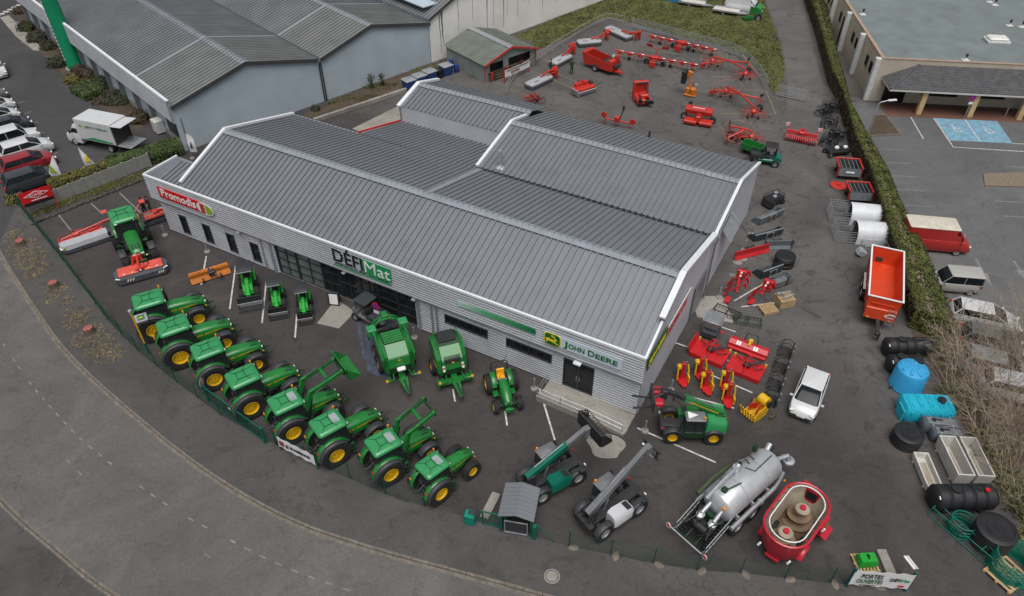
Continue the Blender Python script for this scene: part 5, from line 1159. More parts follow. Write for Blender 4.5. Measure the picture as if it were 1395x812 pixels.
def compact_loader(loc, rz, label, sc, bw, tines):
    t = thing('compact_loader', label, 'loader', loc, rz, 'small green articulated loaders by the shop front', sc)
    for x in (-.55,.55):
        for s in (-1,1): wheel(t, x, s*.46, .37, .3, .19, 'mid_grey', s, 14)
    part(t, 'rear_body', 'avant_green', lambda mb: mb.loft([rounded(-.75,0,.8,.72,.12,.35), rounded(-.75,0,.9,.8,.14,.6), rounded(-.72,0,.8,.72,.16,.98)]), 50)
    part(t, 'engine_grille', 'black_plastic', lambda mb: mb.box((-1.16,0,.62), (.06,.5,.4), ch=.02))
    part(t, 'front_body', 'avant_green', lambda mb: (mb.box((.3,0,.55), (.9,.6,.42), ch=.06), mb.prism([(-.1,.74),(.75,.74),(.85,.5),(.5,1.0),(-.05,1.05)], -.3, .3, 'y')), 30)
    part(t, 'boom', 'avant_green', lambda mb: (mb.box((.55,0,.95), (1.2,.24,.2), (0,R(18),0), ch=.04), mb.box((1.12,0,.6), (.25,.3,.5), ch=.04)))
    part(t, 'boom_ring', 'jd_dark', lambda mb: mb.tube([(.25+.24*cos(a),.24*sin(a),1.12-.07*cos(a)) for a in [i*pi/6 for i in range(13)]], .03, 5))
    part(t, 'seat', 'seat_black', lambda mb: (mb.box((-.25,0,.95), (.4,.44,.14), ch=.04), mb.box((-.48,0,1.2), (.12,.44,.45), ch=.04)))
    part(t, 'roof_frame', 'black_plastic', lambda mb: [mb.tube([(x,s*.4,.8),(x*.8-.02,s*.38,1.85)], .03, 5) for x in (-.65,.12) for s in (-1,1)])
    part(t, 'roof_panel', 'dark_grey', lambda mb: mb.loft([rounded(-.3,0,1.1,.92,.1,1.84), rounded(-.3,0,1.12,.95,.12,1.9), rounded(-.34,0,.9,.8,.12,1.96)]), 50)
    part(t, 'roof_visor', 'mid_grey', lambda mb: mb.box((.2,0,1.86), (.22,.9,.05), (0,R(35),0), ch=.015))
    part(t, 'fender', 'avant_green', lambda mb: mb.box((-.35,.5,1.1), (.7,.12,.65), (0,R(-20),0), ch=.05))
    def bucket(mb):
        pr = [(1.3,.62),(1.28,.12),(1.42,.05),(1.85,.06)]; n = len(pr); w2 = bw/2
        mb.raw([(x,s*w2,z) for x,z in pr for s in (-1,1)], [(2*i,2*i+1,2*i+3,2*i+2) for i in range(n-1)]); mb.raw([(x-.02,s*w2,z-.03) for x,z in pr for s in (-1,1)], [(2*i+2,2*i+3,2*i+1,2*i) for i in range(n-1)])
        for s in (-1,1): mb.prism(pr+[(1.75,.12)], s*w2-.015, s*w2+.015, 'y')
        mb.box((1.29,0,.64), (.07,bw+.04,.06)); mb.box((1.86,0,.06), (.08,bw+.04,.03))
        if tines:
            for k in range(12): mb.box((1.95,-w2+.05+k*(bw-.1)/11,.06), (.28,.03,.04))
    part(t, 'bucket', 'dark_grey' if tines else 'black_plastic', bucket, 0)
    part(t, 'bucket_lip', 'galv', lambda mb: mb.box((1.7,0,.5), (.06,bw,.05)))
    return t
def hd(a, b): return heading(G(*a), G(*b))
compact_loader(G(341,398), hd((339,375),(341.5,412)), 'largest small green loader with a wide toothed bucket', 1.15, 1.5, True)
compact_loader(G(379,413), hd((379,395),(381,425)), 'small green loader with black bucket between its two neighbours', 1.0, 1.35, False)
compact_loader(G(416,421), hd((416,400),(418,435)), 'slimmest small green loader beside the entrance slab', .95, 1.1, False)
# ------------------------------------------------------------------ balers
def baler(label, p, q, wrap):
    a, b = G(*p, .9), G(*q, .9); c = (a+b)/2; d = (b-a); rz = atan2(d.y, d.x)-pi/2; f = Vector((cos(rz), sin(rz), 0))
    t = thing('round_baler', label, 'baler', Vector((c.x, c.y, 0))-f*2.05, rz, 'green balers outside the showroom'); k = 1.0
    for s in (-1,1):
        wheel(t, 0.1, s*1.02, .55, .42, .28, 'jd_yellow', s, 16)
        if wrap: wheel(t, -1.15, s*1.02, .5, .4, .26, 'jd_yellow', s, 16)
    w2 = .72
    side = [(1.35,.75),(1.45,1.2),(1.2,2.0),(.5,2.5),(-.3,2.6),(-1.1,2.2),(-1.35,1.5),(-1.1,.9),(-.4,.6),(.6,.55)] if not wrap else [(1.45,.75),(1.5,1.3),(1.25,2.1),(.4,2.55),(-.5,2.5),(-1.3,2.0),(-1.5,1.3),(-1.2,.8),(-.4,.6),(.6,.55)]
    part(t, 'bale_chamber', 'jd_dark', lambda mb: mb.prism(side, -w2, w2, 'y'), 30)
    for s in (-1,1):
        part(t, 'side_shell', 'jd_green', lambda mb: mb.prism([(x*1.0,z) for x,z in side], s*w2, s*(w2+.26), 'y', .86), 30)
        part(t, 'side_stripe', 'jd_yellow', lambda mb: mb.box((.5,s*(w2+.27),1.15), (1.0,.012,.08), (0,R(-12),0)), 0)
        part(t, 'marker_lamp', 'jd_yellow', lambda mb: mb.cyl((2.05,s*1.05,.92),(2.1,s*1.05,.94), .1, n=10))
        part(t, 'lamp_arm', 'jd_green', lambda mb: (mb.tube([(1.4,s*.5,.8),(2.0,s*.6,.8),(2.05,s*1.05,.85)], .045, 6), mb.box((1.7,s*.8,.6), (.5,.1,.12), ch=.02)))
    part(t, 'top_deck', 'jd_green', lambda mb: (mb.box((.95,0,2.3), (.95,1.35,.06), (0,R(36),0), ch=.02), mb.box((1.4,0,1.65), (.06,1.38,.7), (0,R(-14),0), ch=.02)))
    if wrap:
        part(t, 'slatted_deck', 'jd_green', lambda mb: [mb.box((.42-.24*i,0,2.62-.02*i), (.17,1.3,.08), ch=.02) for i in range(5)])
        part(t, 'side_fairing', 'jd_green', lambda mb: (mb.box((.2,-1.0,2.0), (2.6,.16,.9), (0,R(8),0), ch=.07), mb.box((.2,1.0,2.0), (2.6,.16,.9), (0,R(8),0), ch=.07)))
        [part(t, 'film_box', 'jd_roof', lambda mb: mb.box((-1.4,s*1.05,2.25), (.6,.6,.55), ch=.05)) for s in (-1,1)]
        def ring(mb):
            for x in (-2.0,-2.3): mb.tube([(x+.35*sin(a),1.25*cos(a),1.0+1.75*sin(a)) for a in [i*pi/12 for i in range(13)]], .075, 6)
            for i in (2,5,7,10): a = i*pi/12; mb.cyl((-2.0+.35*sin(a),1.25*cos(a),1.0+1.75*sin(a)),(-2.3+.35*sin(a),1.25*cos(a),1.0+1.75*sin(a)), .05, n=6)
            mb.box((-2.0,0,2.8), (.55,.4,.28), ch=.04)
        part(t, 'wrapping_ring', 'jd_green', ring)
        part(t, 'wrap_table', 'dark_steel', lambda mb: (mb.box((-2.2,0,.8), (1.5,1.9,.16), ch=.03), mb.cyl((-1.8,-.8,1.0),(-1.8,.8,1.0), .16, n=10), mb.cyl((-2.6,-.8,1.0),(-2.6,.8,1.0), .16, n=10), mb.box((-2.3,0,.4),(.3,1.2,.8), ch=.03)))
        part(t, 'wrap_arm', 'mid_grey', lambda mb: (mb.box((-2.15,0,2.3), (.6,1.0,.12), (0,0,.5), ch=.02), mb.cyl((-2.3,.55,1.3),(-2.3,.55,2.0), .14, n=10)))
        part(t, 'control_unit', 'sign_white', lambda mb: mb.box((1.75,0,1.35), (.3,.55,.22), ch=.06))
    else:
        part(t, 'net_roller', 'black_plastic', lambda mb: (mb.box((-.25,0,2.64), (.95,1.1,.12), ch=.03), mb.box((1.36,0,1.95), (.12,1.05,.28), (0,R(-20),0), ch=.03)))
        for i in range(6): part(t, 'net_rib', 'dark_grey', lambda mb: mb.box((-.25,-.5+.2*i,2.71), (.9,.04,.02)), 0)
        for s in (-1,1): part(t, 'rail', 'jd_green', lambda mb: mb.tube([(.6,s*.72,2.45),(.4,s*.76,2.85),(-.6,s*.76,2.85),(-.9,s*.72,2.4)], .035, 5)); part(t, 'warning_plate', 'sign_white', lambda mb: mb.box((1.52,s*.62,1.5), (.03,.16,.42), (0,R(-14),0)), 0); part(t, 'warning_stripe', 'sign_red', lambda mb: (mb.box((1.54,s*.62,1.58), (.02,.16,.08), (R(30),R(-14),0)), mb.box((1.53,s*.62,1.4), (.02,.16,.08), (R(30),R(-14),0))), 0)
        part(t, 'pick_up', 'jd_green', lambda mb: (mb.box((1.65,0,.45), (.5,2.3,.1), ch=.02), mb.box((1.9,0,.6), (.08,2.2,.1)), mb.box((1.7,1.1,.5), (.7,.06,.4)), mb.box((1.7,-1.1,.5), (.7,.06,.4))))
        part(t, 'grille', 'jd_dark', lambda mb: [mb.box((1.3,-.5+.1*i,2.22), (.2,.05,.03), (0,R(36),0)) for i in range(11)], 0)
    part(t, 'drawbar', 'jd_green', lambda mb: (mb.box((1.9,0,.62), (1.2,.4,.18), ch=.03), mb.prism([(1.9,-.3),(1.9,.3),(3.3,.07),(3.3,-.07)], .55, .68, 'z')), 0)
    part(t, 'hitch_eye', 'dark_steel', lambda mb: (mb.cyl((3.35,0,.55),(3.35,0,.68), .09, n=8), mb.tube([(2.2,0,.8),(3.2,0,.75)], .05, 6), mb.box((2.7,.18,.35),(.08,.08,.7))))
    part(t, 'emblem', 'jd_yellow', lambda mb: mb.box((1.47,0,1.86), (.03,.14,.1), (0,R(-14),0)), 0)
baler('bulky green baler with a bale wrapping ring at its rear', (530,519), (569,508), True)
baler('green baler with black net roller and striped warning plates', (601,522), (642,512), False)
# ------------------------------------------------------------------ narrow open tractor
a, b = G(682.5,521,.55), G(694,559,.45)
t = thing('narrow_tractor', 'narrow open green tractor with an orange seat and roll bar', 'tractor', Vector((a.x,a.y,0)), heading(a,b), sc=1.05)
for s in (-1,1): wheel(t, 0, s*.78, .62, .42, .36, 'jd_yellow', s); wheel(t, 1.72, s*.72, .42, .32, .24, 'jd_yellow', s)
part(t, 'hood', 'jd_green', lambda mb: mb.loft([hood_ring(.55,.52,.75,1.4), hood_ring(1.2,.62,.65,1.36), hood_ring(1.75,.56,.6,1.2), hood_ring(2.05,.4,.65,1.0,.03,.12)]), 50)
part(t, 'chassis', 'jd_dark', lambda mb: (mb.box((.9,0,.55), (2.2,.36,.3), ch=.04), mb.box((0,0,.62), (.5,1.2,.3), ch=.05), mb.box((1.72,0,.45), (.2,1.2,.16), ch=.03)))
part(t, 'seat', 'seat_orange', lambda mb: (mb.box((.05,0,1.08), (.46,.5,.14), ch=.05), mb.box((-.2,0,1.32), (.14,.5,.46), ch=.05)))
for s in (-1,1): part(t, 'fender', 'jd_green', lambda mb: mb.lathe([(.68,s*.36),(.7,s*.4),(.7,s*.62),(.66,s*.66)], 9, (0,0,.62), 'y', R(-60), R(70)), 60); part(t, 'footplate', 'jd_green', lambda mb: mb.box((.75,s*.5,.5), (.5,.35,.06), ch=.02)); part(t, 'front_lamp', 'lamp_clear', lambda mb: mb.box((2.02,s*.14,.88), (.06,.14,.08), ch=.02))
part(t, 'console', 'mid_grey', lambda mb: (mb.box((.5,0,1.1), (.16,.5,.6), ch=.04), mb.box((.25,-.32,1.0), (.5,.1,.1), ch=.02)))
part(t, 'steering_wheel', 'black_plastic', lambda mb: mb.tube([(.42-.08*sin(a_),.17*cos(a_),1.45+.15*sin(a_)) for a_ in [i*pi/6 for i in range(13)]], .02, 5))
part(t, 'roll_bar', 'black_plastic', lambda mb: (mb.tube([(-.45,-.5,.7),(-.5,-.5,1.75),(-.5,-.4,1.85),(-.5,.4,1.85),(-.5,.5,1.75),(-.45,.5,.7)], .04, 6), mb.tube([(-.5,.3,1.8),(-.7,.55,2.2)], .015, 4)))
part(t, 'rear_linkage', 'dark_steel', lambda mb: (mb.box((-.6,0,.6), (.5,.7,.4), ch=.04), mb.tube([(-.5,-.35,.5),(-1.1,-.4,.5)], .04, 5), mb.tube([(-.5,.35,.5),(-1.1,.4,.5)], .04, 5), mb.tube([(-.6,.5,.9),(-.9,.2,1.2),(-.7,-.4,1.1)], .025, 5)))
part(t, 'front_bumper', 'jd_green', lambda mb: (mb.box((2.25,0,.55), (.14,.5,.2), ch=.03), mb.box((2.1,0,.4), (.4,.3,.16), ch=.03)))
# ------------------------------------------------------------------ telehandlers
def telehandler(label, loc, rz, body, boomc, roofc, rimc, el, ln, tool, hoodc, sc=1.0, jd=False, inner='mid_grey', base=1.75):
    t = thing('telehandler', label, 'telehandler', loc, rz, 'telehandlers in the yard', sc); wb = 2.4
    for x in (-wb/2, wb/2):
        for s in (-1,1): wheel(t, x, s*.8, .56, .42, .29, rimc, s, 18); part(t, 'mudguard', 'dark_grey', lambda mb: mb.lathe([(.62,s*.62),(.66,s*.66),(.66,s*.98),(.62,s*1.02)], 9, (x,0,.56), 'y', R(-70), R(60)), 60)
    part(t, 'chassis', 'dark_steel', lambda mb: (mb.box((0,0,.72), (3.6,.66,.4), ch=.06), mb.box((wb/2,0,.56), (.3,1.4,.25), ch=.04), mb.box((-wb/2,0,.56), (.3,1.4,.25), ch=.04)))
    part(t, 'engine_hood', hoodc, lambda mb: mb.loft([[(x,-1.0+i_,.5),(x,-1.02+i_,zt-.2),(x,-.88+i_,zt),(x,-.34,zt-.02),(x,-.3,.5)] for x,zt,i_ in ((-.62,1.25,.06),(-.4,1.42,0),(.55,1.28,0),(.75,1.1,.05))]), 40)
    part(t, 'hood_window', 'black_plastic', lambda mb: mb.box((.42,-.66,1.31), (.32,.5,.03), (0,R(8),0), ch=.01))
    cab = bpy.data.objects.new('cab', None); COL.objects.link(cab); cab.parent = t
    part(cab, 'cab_base', body, lambda mb: mb.box((.05,.62,.85), (1.35,.72,.6), ch=.08))
    def posts(mb):
        for x in (-.5,.62):
            for y in (.3,.96): mb.tube([(x,y,1.1),(x*.86,y*.97 if y > .5 else y,2.12)], .04, 5)
        mb.tube([(.0,.97,1.1),(.0,.95,2.12)], .03, 5)
    part(cab, 'posts', 'black_plastic', posts)
    part(cab, 'glass', 'cab_glass', lambda mb: mb.loft([[(-.5,.31,1.12),(.62,.31,1.12),(.62,.95,1.12),(-.5,.95,1.12)],[(-.44,.31,2.1),(.54,.31,2.1),(.54,.92,2.1),(-.44,.92,2.1)]]), 0)
    part(cab, 'roof', roofc, lambda mb: mb.loft([rounded(.05,.63,1.1,.72,.08,2.1), rounded(.05,.63,1.18,.78,.1,2.16), rounded(.03,.63,1.0,.64,.12,2.24)]), 50)
    part(cab, 'seat', 'seat_black', lambda mb: (mb.box((-.1,.63,1.2), (.4,.42,.15), ch=.04), mb.box((-.32,.63,1.45), (.12,.42,.5), ch=.04)))
    part(cab, 'beacon', 'lamp_amber', lambda mb: mb.cyl((-.42,.9,2.2),(-.42,.9,2.4), .07, n=8))
    px, pz = -1.45, base; ux, uz = cos(el), sin(el)
    def bo(mb, a, b, w_, h_): mb.box((px+ux*(a+b)/2,0,pz+uz*(a+b)/2), (b-a,w_,h_), (0,-el,0), ch=.03)
    part(t, 'boom', boomc, lambda mb: bo(mb, -.25, ln*.66, .34, .4))
    part(t, 'inner_boom', inner, lambda mb: (bo(mb, ln*.6, ln, .26, .3),))
    if jd: part(t, 'boom_stripe', 'jd_yellow', lambda mb: [mb.box((px+ux*ln*.3,s*.172,pz+uz*ln*.3), (ln*.55,.01,.07), (0,-el,0)) for s in (-1,1)], 0)
    part(t, 'boom_pivot', body if not jd else 'jd_dark', lambda mb: (mb.box((-1.5,.22,1.35), (.6,.1,1.0), ch=.04), mb.box((-1.5,-.22,1.35), (.6,.1,1.0), ch=.04)))
    part(t, 'lift_ram', 'steel', lambda mb: (ram(mb, (-.5,0,.95), (px+ux*ln*.36,0,pz+uz*ln*.36-.2), .08), ram(mb, (px+ux*.3,.05,pz+uz*.3+.3), (px+ux*ln*.6,.05,pz+uz*ln*.6+.25), .04)))
    part(t, 'rear_hydraulics', 'dark_steel', lambda mb: (mb.box((-1.75,0,.85), (.35,1.1,.5), ch=.05), mb.tube([(-1.6,.3,1.3),(-1.9,.1,1.0),(-1.8,-.3,.7)], .03, 5), mb.tube([(-1.5,-.3,1.4),(-1.85,-.35,1.1),(-1.7,-.5,.8)], .03, 5)))
    part(t, 'front_frame', 'dark_steel', lambda mb: mb.box((1.75,0,.75), (.3,1.2,.35), ch=.05))
    for s in (-1,1): part(t, 'mirror', 'black_plastic', lambda mb: (mb.tube([(.6,s*.9,1.4),(1.0,s*1.15,1.7)], .02, 4), mb.box((1.02,s*1.18,1.6), (.08,.18,.3), ch=.03))); part(t, 'lamp', 'lamp_clear' if s < 0 else 'lamp_red', lambda mb: mb.box((1.85,s*.6,1.0), (.08,.16,.12), ch=.02))
    ex, ez = px+ux*ln, pz+uz*ln
    part(t, 'boom_head', inner, lambda mb: (mb.box((ex+.1,0,ez-.25), (.35,.34,.7), ch=.04), mb.cyl((ex+.15,-.4,ez-.5),(ex+.15,.4,ez-.5), .06, n=8)))
    if tool == 'bucket':
        b_ = bpy.data.objects.new('bucket', None); COL.objects.link(b_); b_.parent = t
        pr = [(ex+.3,ez+.25),(ex+.28,ez-.6),(ex+.5,ez-.75),(ex+1.1,ez-.7)]
        part(b_, 'shell', 'black_plastic', lambda mb: (mb.raw([(x,s*1.05,z) for x,z in pr for s in (-1,1)], [(0,1,3,2),(2,3,5,4),(4,5,7,6)]), mb.raw([(x-.02,s*1.05,z-.03) for x,z in pr for s in (-1,1)], [(2,3,1,0),(4,5,3,2),(6,7,5,4)])), 0)
        for s in (-1,1): part(b_, 'side_plate', 'black_plastic', lambda mb: mb.prism(pr+[(ex+.9,ez-.2)], s*1.05-.02, s*1.05+.02, 'y'), 0)
        part(b_, 'frame', 'dark_grey', lambda mb: (mb.box((ex+.3,0,ez+.26), (.08,2.14,.08)), mb.tube([(ex+1.1,-1.05,ez-.68),(ex+.95,-1.05,ez-.1),(ex+.3,-1.05,ez+.3)], .035, 5), mb.tube([(ex+1.1,1.05,ez-.68),(ex+.95,1.05,ez-.1),(ex+.3,1.05,ez+.3)], .035, 5)))
        for k in range(9): part(b_, 'tine', 'dark_steel', lambda mb: mb.tube([(ex+.35,-.9+.225*k,ez+.3),(ex+.75,-.9+.225*k,ez+.3),(ex+1.0,-.9+.225*k,ez-.05)], .02, 4))
    elif tool == 'carriage':
        part(t, 'tool_carriage', 'dark_steel', lambda mb: (mb.box((ex+.35,0,ez-.1), (.08,1.25,.08)), mb.box((ex+.35,0,ez-.65), (.08,1.25,.08)), mb.box((ex+.33,.45,ez-.38), (.08,.1,.6)), mb.box((ex+.33,-.45,ez-.38), (.08,.1,.6))))
        part(t, 'head_lamp', 'lamp_clear', lambda mb: mb.box((ex,.25,ez+.05), (.12,.12,.1), ch=.02))
    else:
        part(t, 'grab', 'mixer_red', lambda mb: (mb.box((ex+.45,.45,ez-.5), (.6,.5,.4), ch=.1), mb.box((ex+.45,-.45,ez-.5), (.6,.5,.4), ch=.1)))
        part(t, 'grab_frame', 'dark_steel', lambda mb: (mb.box((ex+.75,0,ez-.6), (.12,1.5,.9), ch=.02), mb.tube([(ex+.2,.2,ez),(ex+.7,.3,ez-.2)], .05, 6), mb.tube([(ex+.2,-.2,ez),(ex+.7,-.3,ez-.2)], .05, 6)))
        part(t, 'fork', 'dark_steel', lambda mb: [mb.box((ex+1.3,s*.4,ez-1.0), (1.1,.12,.05), (0,0,s*.12)) for s in (-1,1)], 0)
    return t
def tele_at(w, lab, **k):
    P = [G(*p, .56) for p in w]; r = (P[0]+P[1])/2; f = (P[2]+P[3])/2; c = (r+f)/2
    return telehandler(lab, Vector((c.x,c.y,0)), heading(r, f), **k)
tele_at(((737,677),(713,649),(788,650),(766,620)), 'green telehandler with a black toothed bucket raised before the ramp', body='dark_grey', boomc='kramer_green', roofc='mid_grey', rimc='rim_grey', el=R(23), ln=3.9, tool='bucket', hoodc='kramer_green')
tele_at(((822,730),(791,692),(870,696),(843,657)), 'grey and white telehandler with a bare tool carriage', body='dark_grey', boomc='mid_grey', roofc='mid_grey', rimc='rim_grey', el=R(34), ln=4.2, tool='carriage', hoodc='kramer_white', sc=1.03)
a, b = G(971,598,.6), G(918,596.5,.6); f = (b-a).normalized(); n = Vector((-f.y,f.x,0)); c = (a+b)/2-n*.98
telehandler('older green telehandler with yellow rims and a red grab on its boom', Vector((c.x,c.y,0)), heading(a,b), 'jd_dark', 'jd_green', 'mid_grey', 'jd_yellow', R(27), 3.7, 'grab', 'jd_green', 1.0, True, 'dark_steel', 1.9)
o = bpy.data.objects[-1] if False else None
th = [x for x in COL.objects if x.get('label','').startswith('older green telehandler')][0]
part(th, 'rear_hood', 'jd_roof', lambda mb: mb.loft([[(x,-w2,.7),(x,-w2,zt-.2),(x,-w2+.15,zt),(x,w2-.15,zt),(x,w2,zt-.2),(x,w2,.7)] for x,w2,zt in ((-2.0,.6,1.5),(-1.8,.85,1.72),(-.75,.85,1.85),(-.65,.8,1.7))]), 40)
part(th, 'roof_patch', 'sign_white', lambda mb: mb.raw([(.5,.35,2.27),(.5,.9,2.27),(-.1,.62,2.28)], [(0,1,2)]), 0)
# ------------------------------------------------------------------ slurry tanker
r, f = G(978,690,1.75), G(1046,630,1.75); rz = heading(r,f); Lt = (f-r).length
t = thing('slurry_tanker', 'galvanised slurry tanker with a folded spreading boom at the rear', 'tanker', Vector((r.x,r.y,0)), rz)
RT = .92
part(t, 'tank', 'tank_galv', lambda mb: (mb.lathe([(0,-.28),(RT*.5,-.22),(RT*.9,-.08),(RT,.06),(RT,Lt-.06),(RT*.9,Lt+.08),(RT*.5,Lt+.22),(0,Lt+.28)], 28, (0,0,1.75), 'x'), mb.lathe([(RT+.03,Lt*.3),(RT+.03,Lt*.3+.08)], 28, (0,0,1.75), 'x'), mb.lathe([(RT+.03,Lt*.72),(RT+.03,Lt*.72+.08)], 28, (0,0,1.75), 'x')), 50)
for s in (-1,1):
    for x in (.6,1.9): wheel(t, x, s*.98, .58, .44, .32, 'rim_grey', s, 18)
    part(t, 'side_pipe', 'galv', lambda mb: (mb.cyl((-.2,s*1.12,1.2),(Lt-.8,s*1.12,1.35), .13, n=12), mb.cyl((Lt*.5,s*1.12,1.28),(Lt*.5+.2,s*1.12,1.29), .18, n=12), mb.tube([(Lt-.8,s*1.12,1.35),(Lt-.2,s*1.0,1.3),(Lt+.5,s*.8,1.2)], .1, 8)))
    part(t, 'frame_rail', 'galv_dark', lambda mb: mb.box((1.8,s*.45,.75), (Lt+1.6,.14,.22), ch=.02))
    part(t, 'pipe_bracket', 'galv', lambda mb: [mb.box((x,s*1.0,1.5), (.1,.18,.3), ch=.02) for x in (.4,1.7,3.0)])
part(t, 'top_pipe', 'galv', lambda mb: (mb.tube([(-.6,.45,2.5),(.6,.5,2.75),(1.9,.55,2.8)], .11, 8), mb.cyl((1.9,.55,2.6),(1.9,.55,2.95), .2, n=10), mb.cyl((1.95,.55,2.85),(2.15,.55,2.9), .15, n=10)))
part(t, 'suction_hose', 'hose_green', lambda mb: mb.tube([(-.3,1.15,1.9),(1.0,1.2,2.05),(2.2,1.1,2.15)], .13, 8))
part(t, 'valve', 'jd_dark', lambda mb: (mb.cyl((2.2,.55,2.75),(2.2,.55,3.05), .12, n=8), mb.cyl((Lt-.4,.75,2.4),(Lt-.4,.75,2.8), .14, n=8), mb.box((.4,.1,2.75), (.3,.3,.3), ch=.05), mb.tube([(.6,0,2.75),(1.4,-.2,2.78)], .04, 5)))
part(t, 'guide_rail', 'black_plastic', lambda mb: (mb.tube([(2.4,.3,2.72),(2.6,-.2,2.72),(Lt-.2,-.15,2.72)], .03, 5), mb.tube([(2.8,.3,2.7),(3.0,.7,2.5)], .03, 5), mb.tube([(3.2,.3,2.7),(3.4,.7,2.5)], .03, 5)))
part(t, 'pump', 'dark_steel', lambda mb: (mb.box((Lt+.5,.1,1.4), (.5,.7,.7), ch=.08), mb.cyl((Lt+.4,.5,1.9),(Lt+.8,.5,1.9), .22, n=10), mb.tube([(Lt+.3,.3,2.2),(Lt+.8,.6,2.4),(Lt+1.2,.4,1.6)], .04, 5)))
part(t, 'turret_arm', 'galv', lambda mb: (mb.tube([(Lt+.3,-.3,2.1),(Lt+.9,-.55,2.15),(Lt+1.15,-.6,1.7)], .12, 8), mb.lathe([(.12,1.65),(.34,1.6),(.34,1.45),(.1,1.4)], 14, (Lt+1.15,-.6,0)), mb.cyl((Lt+.2,.4,2.1),(Lt+.7,.5,2.3), .16, n=10)))
part(t, 'drawbar', 'galv_dark', lambda mb: (mb.box((Lt+1.0,0,.7), (1.8,.24,.24), ch=.03), mb.box((Lt+1.9,0,.7), (.2,.14,.14), ch=.03), mb.box((Lt+1.4,.3,.4), (.12,.12,.8))))
part(t, 'marker_lamp', 'lamp_amber', lambda mb: (mb.box((Lt+.1,-1.15,1.2), (.12,.12,.16), ch=.03), mb.box((-.3,-.5,2.4), (.14,.2,.2), ch=.04)))
bm = bpy.data.objects.new('spreading_boom', None); COL.objects.link(bm); bm.parent = t; bm.scale = (.86,.77,1)
for s in (-1,1):
    part(bm, 'lattice', 'galv_dark', lambda mb: (mb.tube([(-2.3,s*1.25,1.1),(-.2,s*1.25,1.9)], .032, 5), mb.tube([(-2.3,s*1.25,.55),(-.2,s*1.25,1.25)], .032, 5), mb.tube([(-2.3,s*1.25,.55),(-2.3,s*1.25,1.1)], .04, 5), [mb.tube([(-2.3+.3*k,s*1.25,.55+.1*k),(-2.15+.3*k,s*1.25,1.15+.11*k),(-2.0+.3*k,s*1.25,.65+.1*k)], .02, 4) for k in range(7)]))
    def coils(mb):
        for k in range(9):
            x = -2.15+.22*k; mb.tube([(x,s*1.0,.95+.08*k+.0),(x-.05,s*.8,.5+.06*k),(x+.02,s*.62,.8+.07*k)], .035, 5); mb.cyl((x-.03,s*.95,.6+.07*k),(x+.05,s*.95,.6+.07*k), .17, n=9)
    part(bm, 'drop_hoses', 'black_plastic', coils)
    part(bm, 'distributor', 'galv', lambda mb: (mb.cyl((-.9,s*.5,1.5),(-.1,s*.45,1.9), .16, n=10), mb.lathe([(.05,1.2),(.3,1.3),(.3,1.5),(.05,1.6)], 12, (-1.0,s*.5,0))))
    part(bm, 'marker_disc', 'sign_white', lambda mb: mb.cyl((-2.75,s*1.55,.95),(-2.72,s*1.55,.95), .2, n=14)); part(bm, 'disc_stripe', 'sign_red', lambda mb: (mb.box((-2.755,s*1.55,.95), (.06,.32,.08), (R(35),0,0)), mb.box((-2.755,s*1.55,1.05), (.06,.22,.06), (R(35),0,0))), 0)
part(bm, 'hose_bank', 'black_plastic', lambda mb: [mb.tube([(-.4-.2*k,-.7+.16*(k%9),1.7),(-.9-.12*k,-.75+.17*(k%9),1.25+.2*sin(k*2)),(-1.3-.05*k,-.9+.2*(k%9),.75),(-1.6-.06*k,-.8+.2*(k%9),.3)], .04, 5) for k in range(11)])
part(bm, 'macerator', 'dark_steel', lambda mb: (mb.box((-1.2,0,.85), (.7,1.5,.5), ch=.08), mb.cyl((-1.5,-.5,1.15),(-1.5,.5,1.15), .22, n=12), mb.tube([(-.6,.9,1.6),(-1.2,.6,1.5),(-2.0,.9,1.2)], .06, 6), mb.tube([(-.6,-.9,1.6),(-1.2,-.6,1.5),(-2.0,-.9,1.2)], .06, 6)))
part(bm, 'rear_bar', 'galv', lambda mb: (mb.tube([(-2.72,-1.6,.95),(-2.72,1.6,.95)], .05, 6), mb.tube([(-2.7,-1.2,.95),(-2.2,-1.2,.7)], .03, 5), mb.tube([(-2.7,1.2,.95),(-2.2,1.2,.7)], .03, 5)))
part(bm, 'centre_frame', 'jd_dark', lambda mb: (mb.tube([(-2.3,-1.0,.6),(-2.3,1.0,.6)], .04, 5), mb.tube([(-1.5,-1.0,.7),(-1.5,1.0,.7)], .04, 5), mb.tube([(-2.3,-.4,.6),(-.3,-.4,.9)], .05, 5), mb.tube([(-2.3,.4,.6),(-.3,.4,.9)], .05, 5), mb.box((-.5,0,1.0), (.3,1.8,.9), ch=.04)))
# ------------------------------------------------------------------ feed mixer
c = G(1079,716,1.3); rz = hd((1058,745),(1108,675))
t = thing('feed_mixer', 'red oval diet feeder wagon with two augers seen in its open tub', 'feed mixer', Vector((c.x,c.y,0)), rz, sc=.93)
def stad(L, W_, z, n=10, off=0):
    h = (L-W_)/2; r_ = W_/2; return [(off+h+r_*cos(a_), r_*sin(a_), z) for a_ in [-pi/2+pi*i/n for i in range(n+1)]]+[(off-h+r_*cos(a_), r_*sin(a_), z) for a_ in [pi/2+pi*i/n for i in range(n+1)]]
part(t, 'tub', 'mixer_red', lambda mb: (mb.loft([stad(3.8,1.9,.6), stad(4.1,2.15,.9), stad(4.55,2.45,2.1), stad(4.6,2.5,2.5)], cap=False), mb.raw(stad(3.8,1.9,.6), [tuple(range(22))])), 50)
part(t, 'inner_wall', 'tub_beige', lambda mb: mb.loft([stad(3.6,1.7,.75)[::-1], stad(4.35,2.25,2.1)[::-1], stad(4.5,2.4,2.5)[::-1]], cap=False), 50)
part(t, 'tub_floor', 'tub_floor', lambda mb: mb.raw(stad(3.7,1.8,.78), [tuple(range(22))]), 0)
